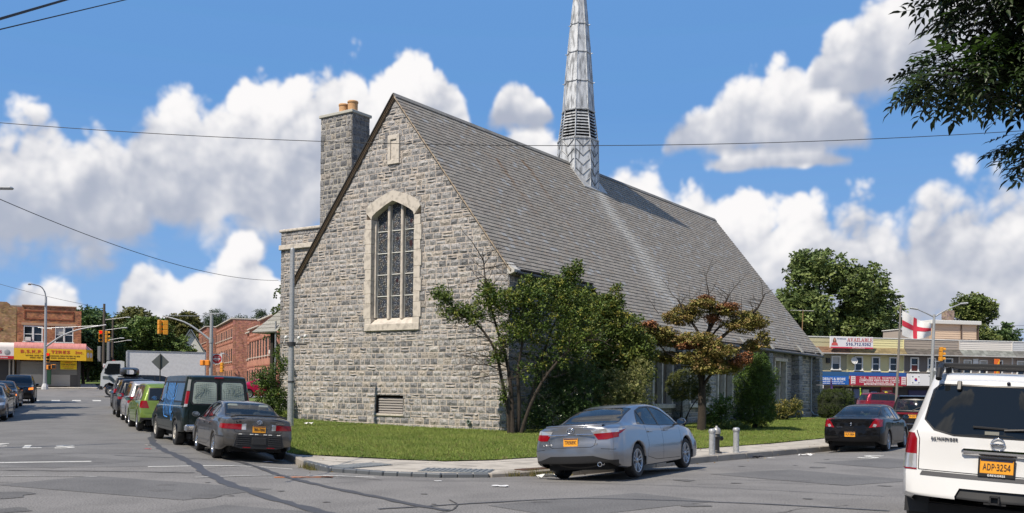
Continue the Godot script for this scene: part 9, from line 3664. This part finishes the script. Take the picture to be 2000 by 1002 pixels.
# a tapered-capsule field meshed as one skin (surface nets on a grid)
func person_body(bones: Array, cell: float) -> ArrayMesh:
	var bb := AABB(bones[0][0], Vector3.ZERO)
	for q in bones:
		bb = bb.expand(q[0]).expand(q[1])
	bb = bb.grow(.32)
	var n := Vector3i((bb.size / cell).ceil()) + Vector3i.ONE
	var val := PackedFloat32Array()
	val.resize(n.x * n.y * n.z)
	for z in n.z:
		for y in n.y:
			for x in n.x:
				var p := bb.position + Vector3(x, y, z) * cell
				var d := .0
				for q in bones:
					var ab: Vector3 = q[1] - q[0]
					var t := clampf((p - q[0]).dot(ab) / maxf(ab.length_squared(),1e-6),0,1)
					d += exp(-28.0 * (p.distance_to(q[0] + ab * t) - lerpf(q[2], q[3], t)))
				val[x + n.x * (y + n.y * z)] = -log(maxf(d, 1e-12)) / 28.0
	var b := MB.new()
	b.smooth = true
	var ids := {}
	for z in n.z - 1:
		for y in n.y - 1:
			for x in n.x - 1:
				var s := Vector3.ZERO
				var c := 0
				for e in 12:
					var ax := e / 4
					var k := e % 4
					var a := Vector3i(x, y, z)
					if ax == 0: a += Vector3i(0, k & 1, k >> 1)
					elif ax == 1: a += Vector3i(k & 1,0, k >> 1)
					else: a += Vector3i(k & 1, k >> 1,0)
					var g := a
					g[ax] += 1
					var v0 := val[a.x + n.x * (a.y + n.y * a.z)]
					var v1 := val[g.x + n.x * (g.y + n.y * g.z)]
					if (v0 < 0) != (v1 < 0):
						s += Vector3(a).lerp(Vector3(g), v0 / (v0 - v1))
						c += 1
				if c:
					ids[Vector3i(x, y, z)] = b.p(bb.position + s / c * cell)
	for key in ids:
		for ax in 3:
			var a: Vector3i = key
			var g := a
			g[ax] += 1
			var v0 := val[a.x + n.x * (a.y + n.y * a.z)]
			var v1 := val[g.x + n.x * (g.y + n.y * g.z)]
			if (v0 < 0) == (v1 < 0):
				continue
			var u := (ax + 1) % 3
			var w := (ax + 2) % 3
			var q := []
			for e in [[0,0],[1,0],[1,1],[0,1]]:
				var c := a
				c[u] -= e[0]
				c[w] -= e[1]
				q.append(ids.get(c, -1))
			if q.has(-1):
				continue
			if v0 < 0:
				b.i.append_array([q[0], q[2], q[1], q[0], q[3], q[2]])
			else:
				b.i.append_array([q[0], q[1], q[2], q[0], q[2], q[3]])
	return b.mesh()

func walker() -> void:      # the small figure by the truck, stepping off the far pavement
	var x := -42.2
	var d := 98.5
	var t := thing("person", "person in a pink top and dark trousers stepping past the utility pole", "person", V(x, ground_y(x, d), d),.5)
	var skin := mat("skin", Color(.36,.19,.12),.7)
	# one skin from head to feet, walking with a slight stoop
	var body := person_body([
		[Vector3(0,1.5,.02), Vector3(0,1.58,.0),.085,.095],[Vector3(0,1.36,.02), Vector3(0,1.48,.02),.06,.055],[Vector3(0,.92,.04), Vector3(0,1.28,.03),.135,.15],
		[Vector3(-.16,1.31,.03), Vector3(-.23,1.06,.06),.055,.045],[Vector3(-.23,1.06,.06), Vector3(-.22,.82,-.08),.042,.034],[Vector3(.16,1.31,.03), Vector3(.24,1.07,.0),.055,.045],[Vector3(.24,1.07,.0), Vector3(.22,.84,.12),.042,.034],
		[Vector3(-.22,.82,-.08), Vector3(-.22,.73,-.11),.03,.02],[Vector3(.22,.84,.12), Vector3(.22,.75,.14),.03,.02],
		[Vector3(-.09,.88,.04), Vector3(-.11,.46,-.12),.09,.062],[Vector3(-.11,.46,-.12), Vector3(-.11,.08,-.02),.058,.04],[Vector3(.09,.88,.04), Vector3(.11,.46,.06),.09,.062],[Vector3(.11,.46,.06), Vector3(.11,.09,.26),.058,.04],
		[Vector3(-.11,.05,-.0), Vector3(-.12,.04,-.17),.042,.035],[Vector3(.11,.06,.28), Vector3(.12,.03,.13),.042,.035]],.024)
	obj("body", body, skin, t)
	var topm := person_body([[Vector3(0,.9,.04), Vector3(0,1.3,.03),.15,.165],[Vector3(-.16,1.32,.03), Vector3(-.21,1.14,.05),.068,.062],[Vector3(.16,1.32,.03), Vector3(.22,1.15,.01),.068,.062]],.03)
	obj("pink_top", topm, mat("pink cotton", Color(.42,.16,.15),.9), t)
	var trs := person_body([[Vector3(-.09,.9,.04), Vector3(-.11,.46,-.12),.105,.08],[Vector3(-.11,.46,-.12), Vector3(-.11,.14,-.04),.076,.065],[Vector3(.09,.9,.04), Vector3(.11,.46,.06),.105,.08],[Vector3(.11,.46,.06), Vector3(.11,.16,.23),.076,.065]],.03)
	obj("trousers", trs, mat("dark trousers", Color(.012,.012,.014),.9), t)
	var hair := person_body([[Vector3(0,1.6,.03), Vector3(0,1.56,.05),.085,.085]],.025)
	obj("hair", hair, mat("dark hair", Color(.02,.014,.01),.7), t)
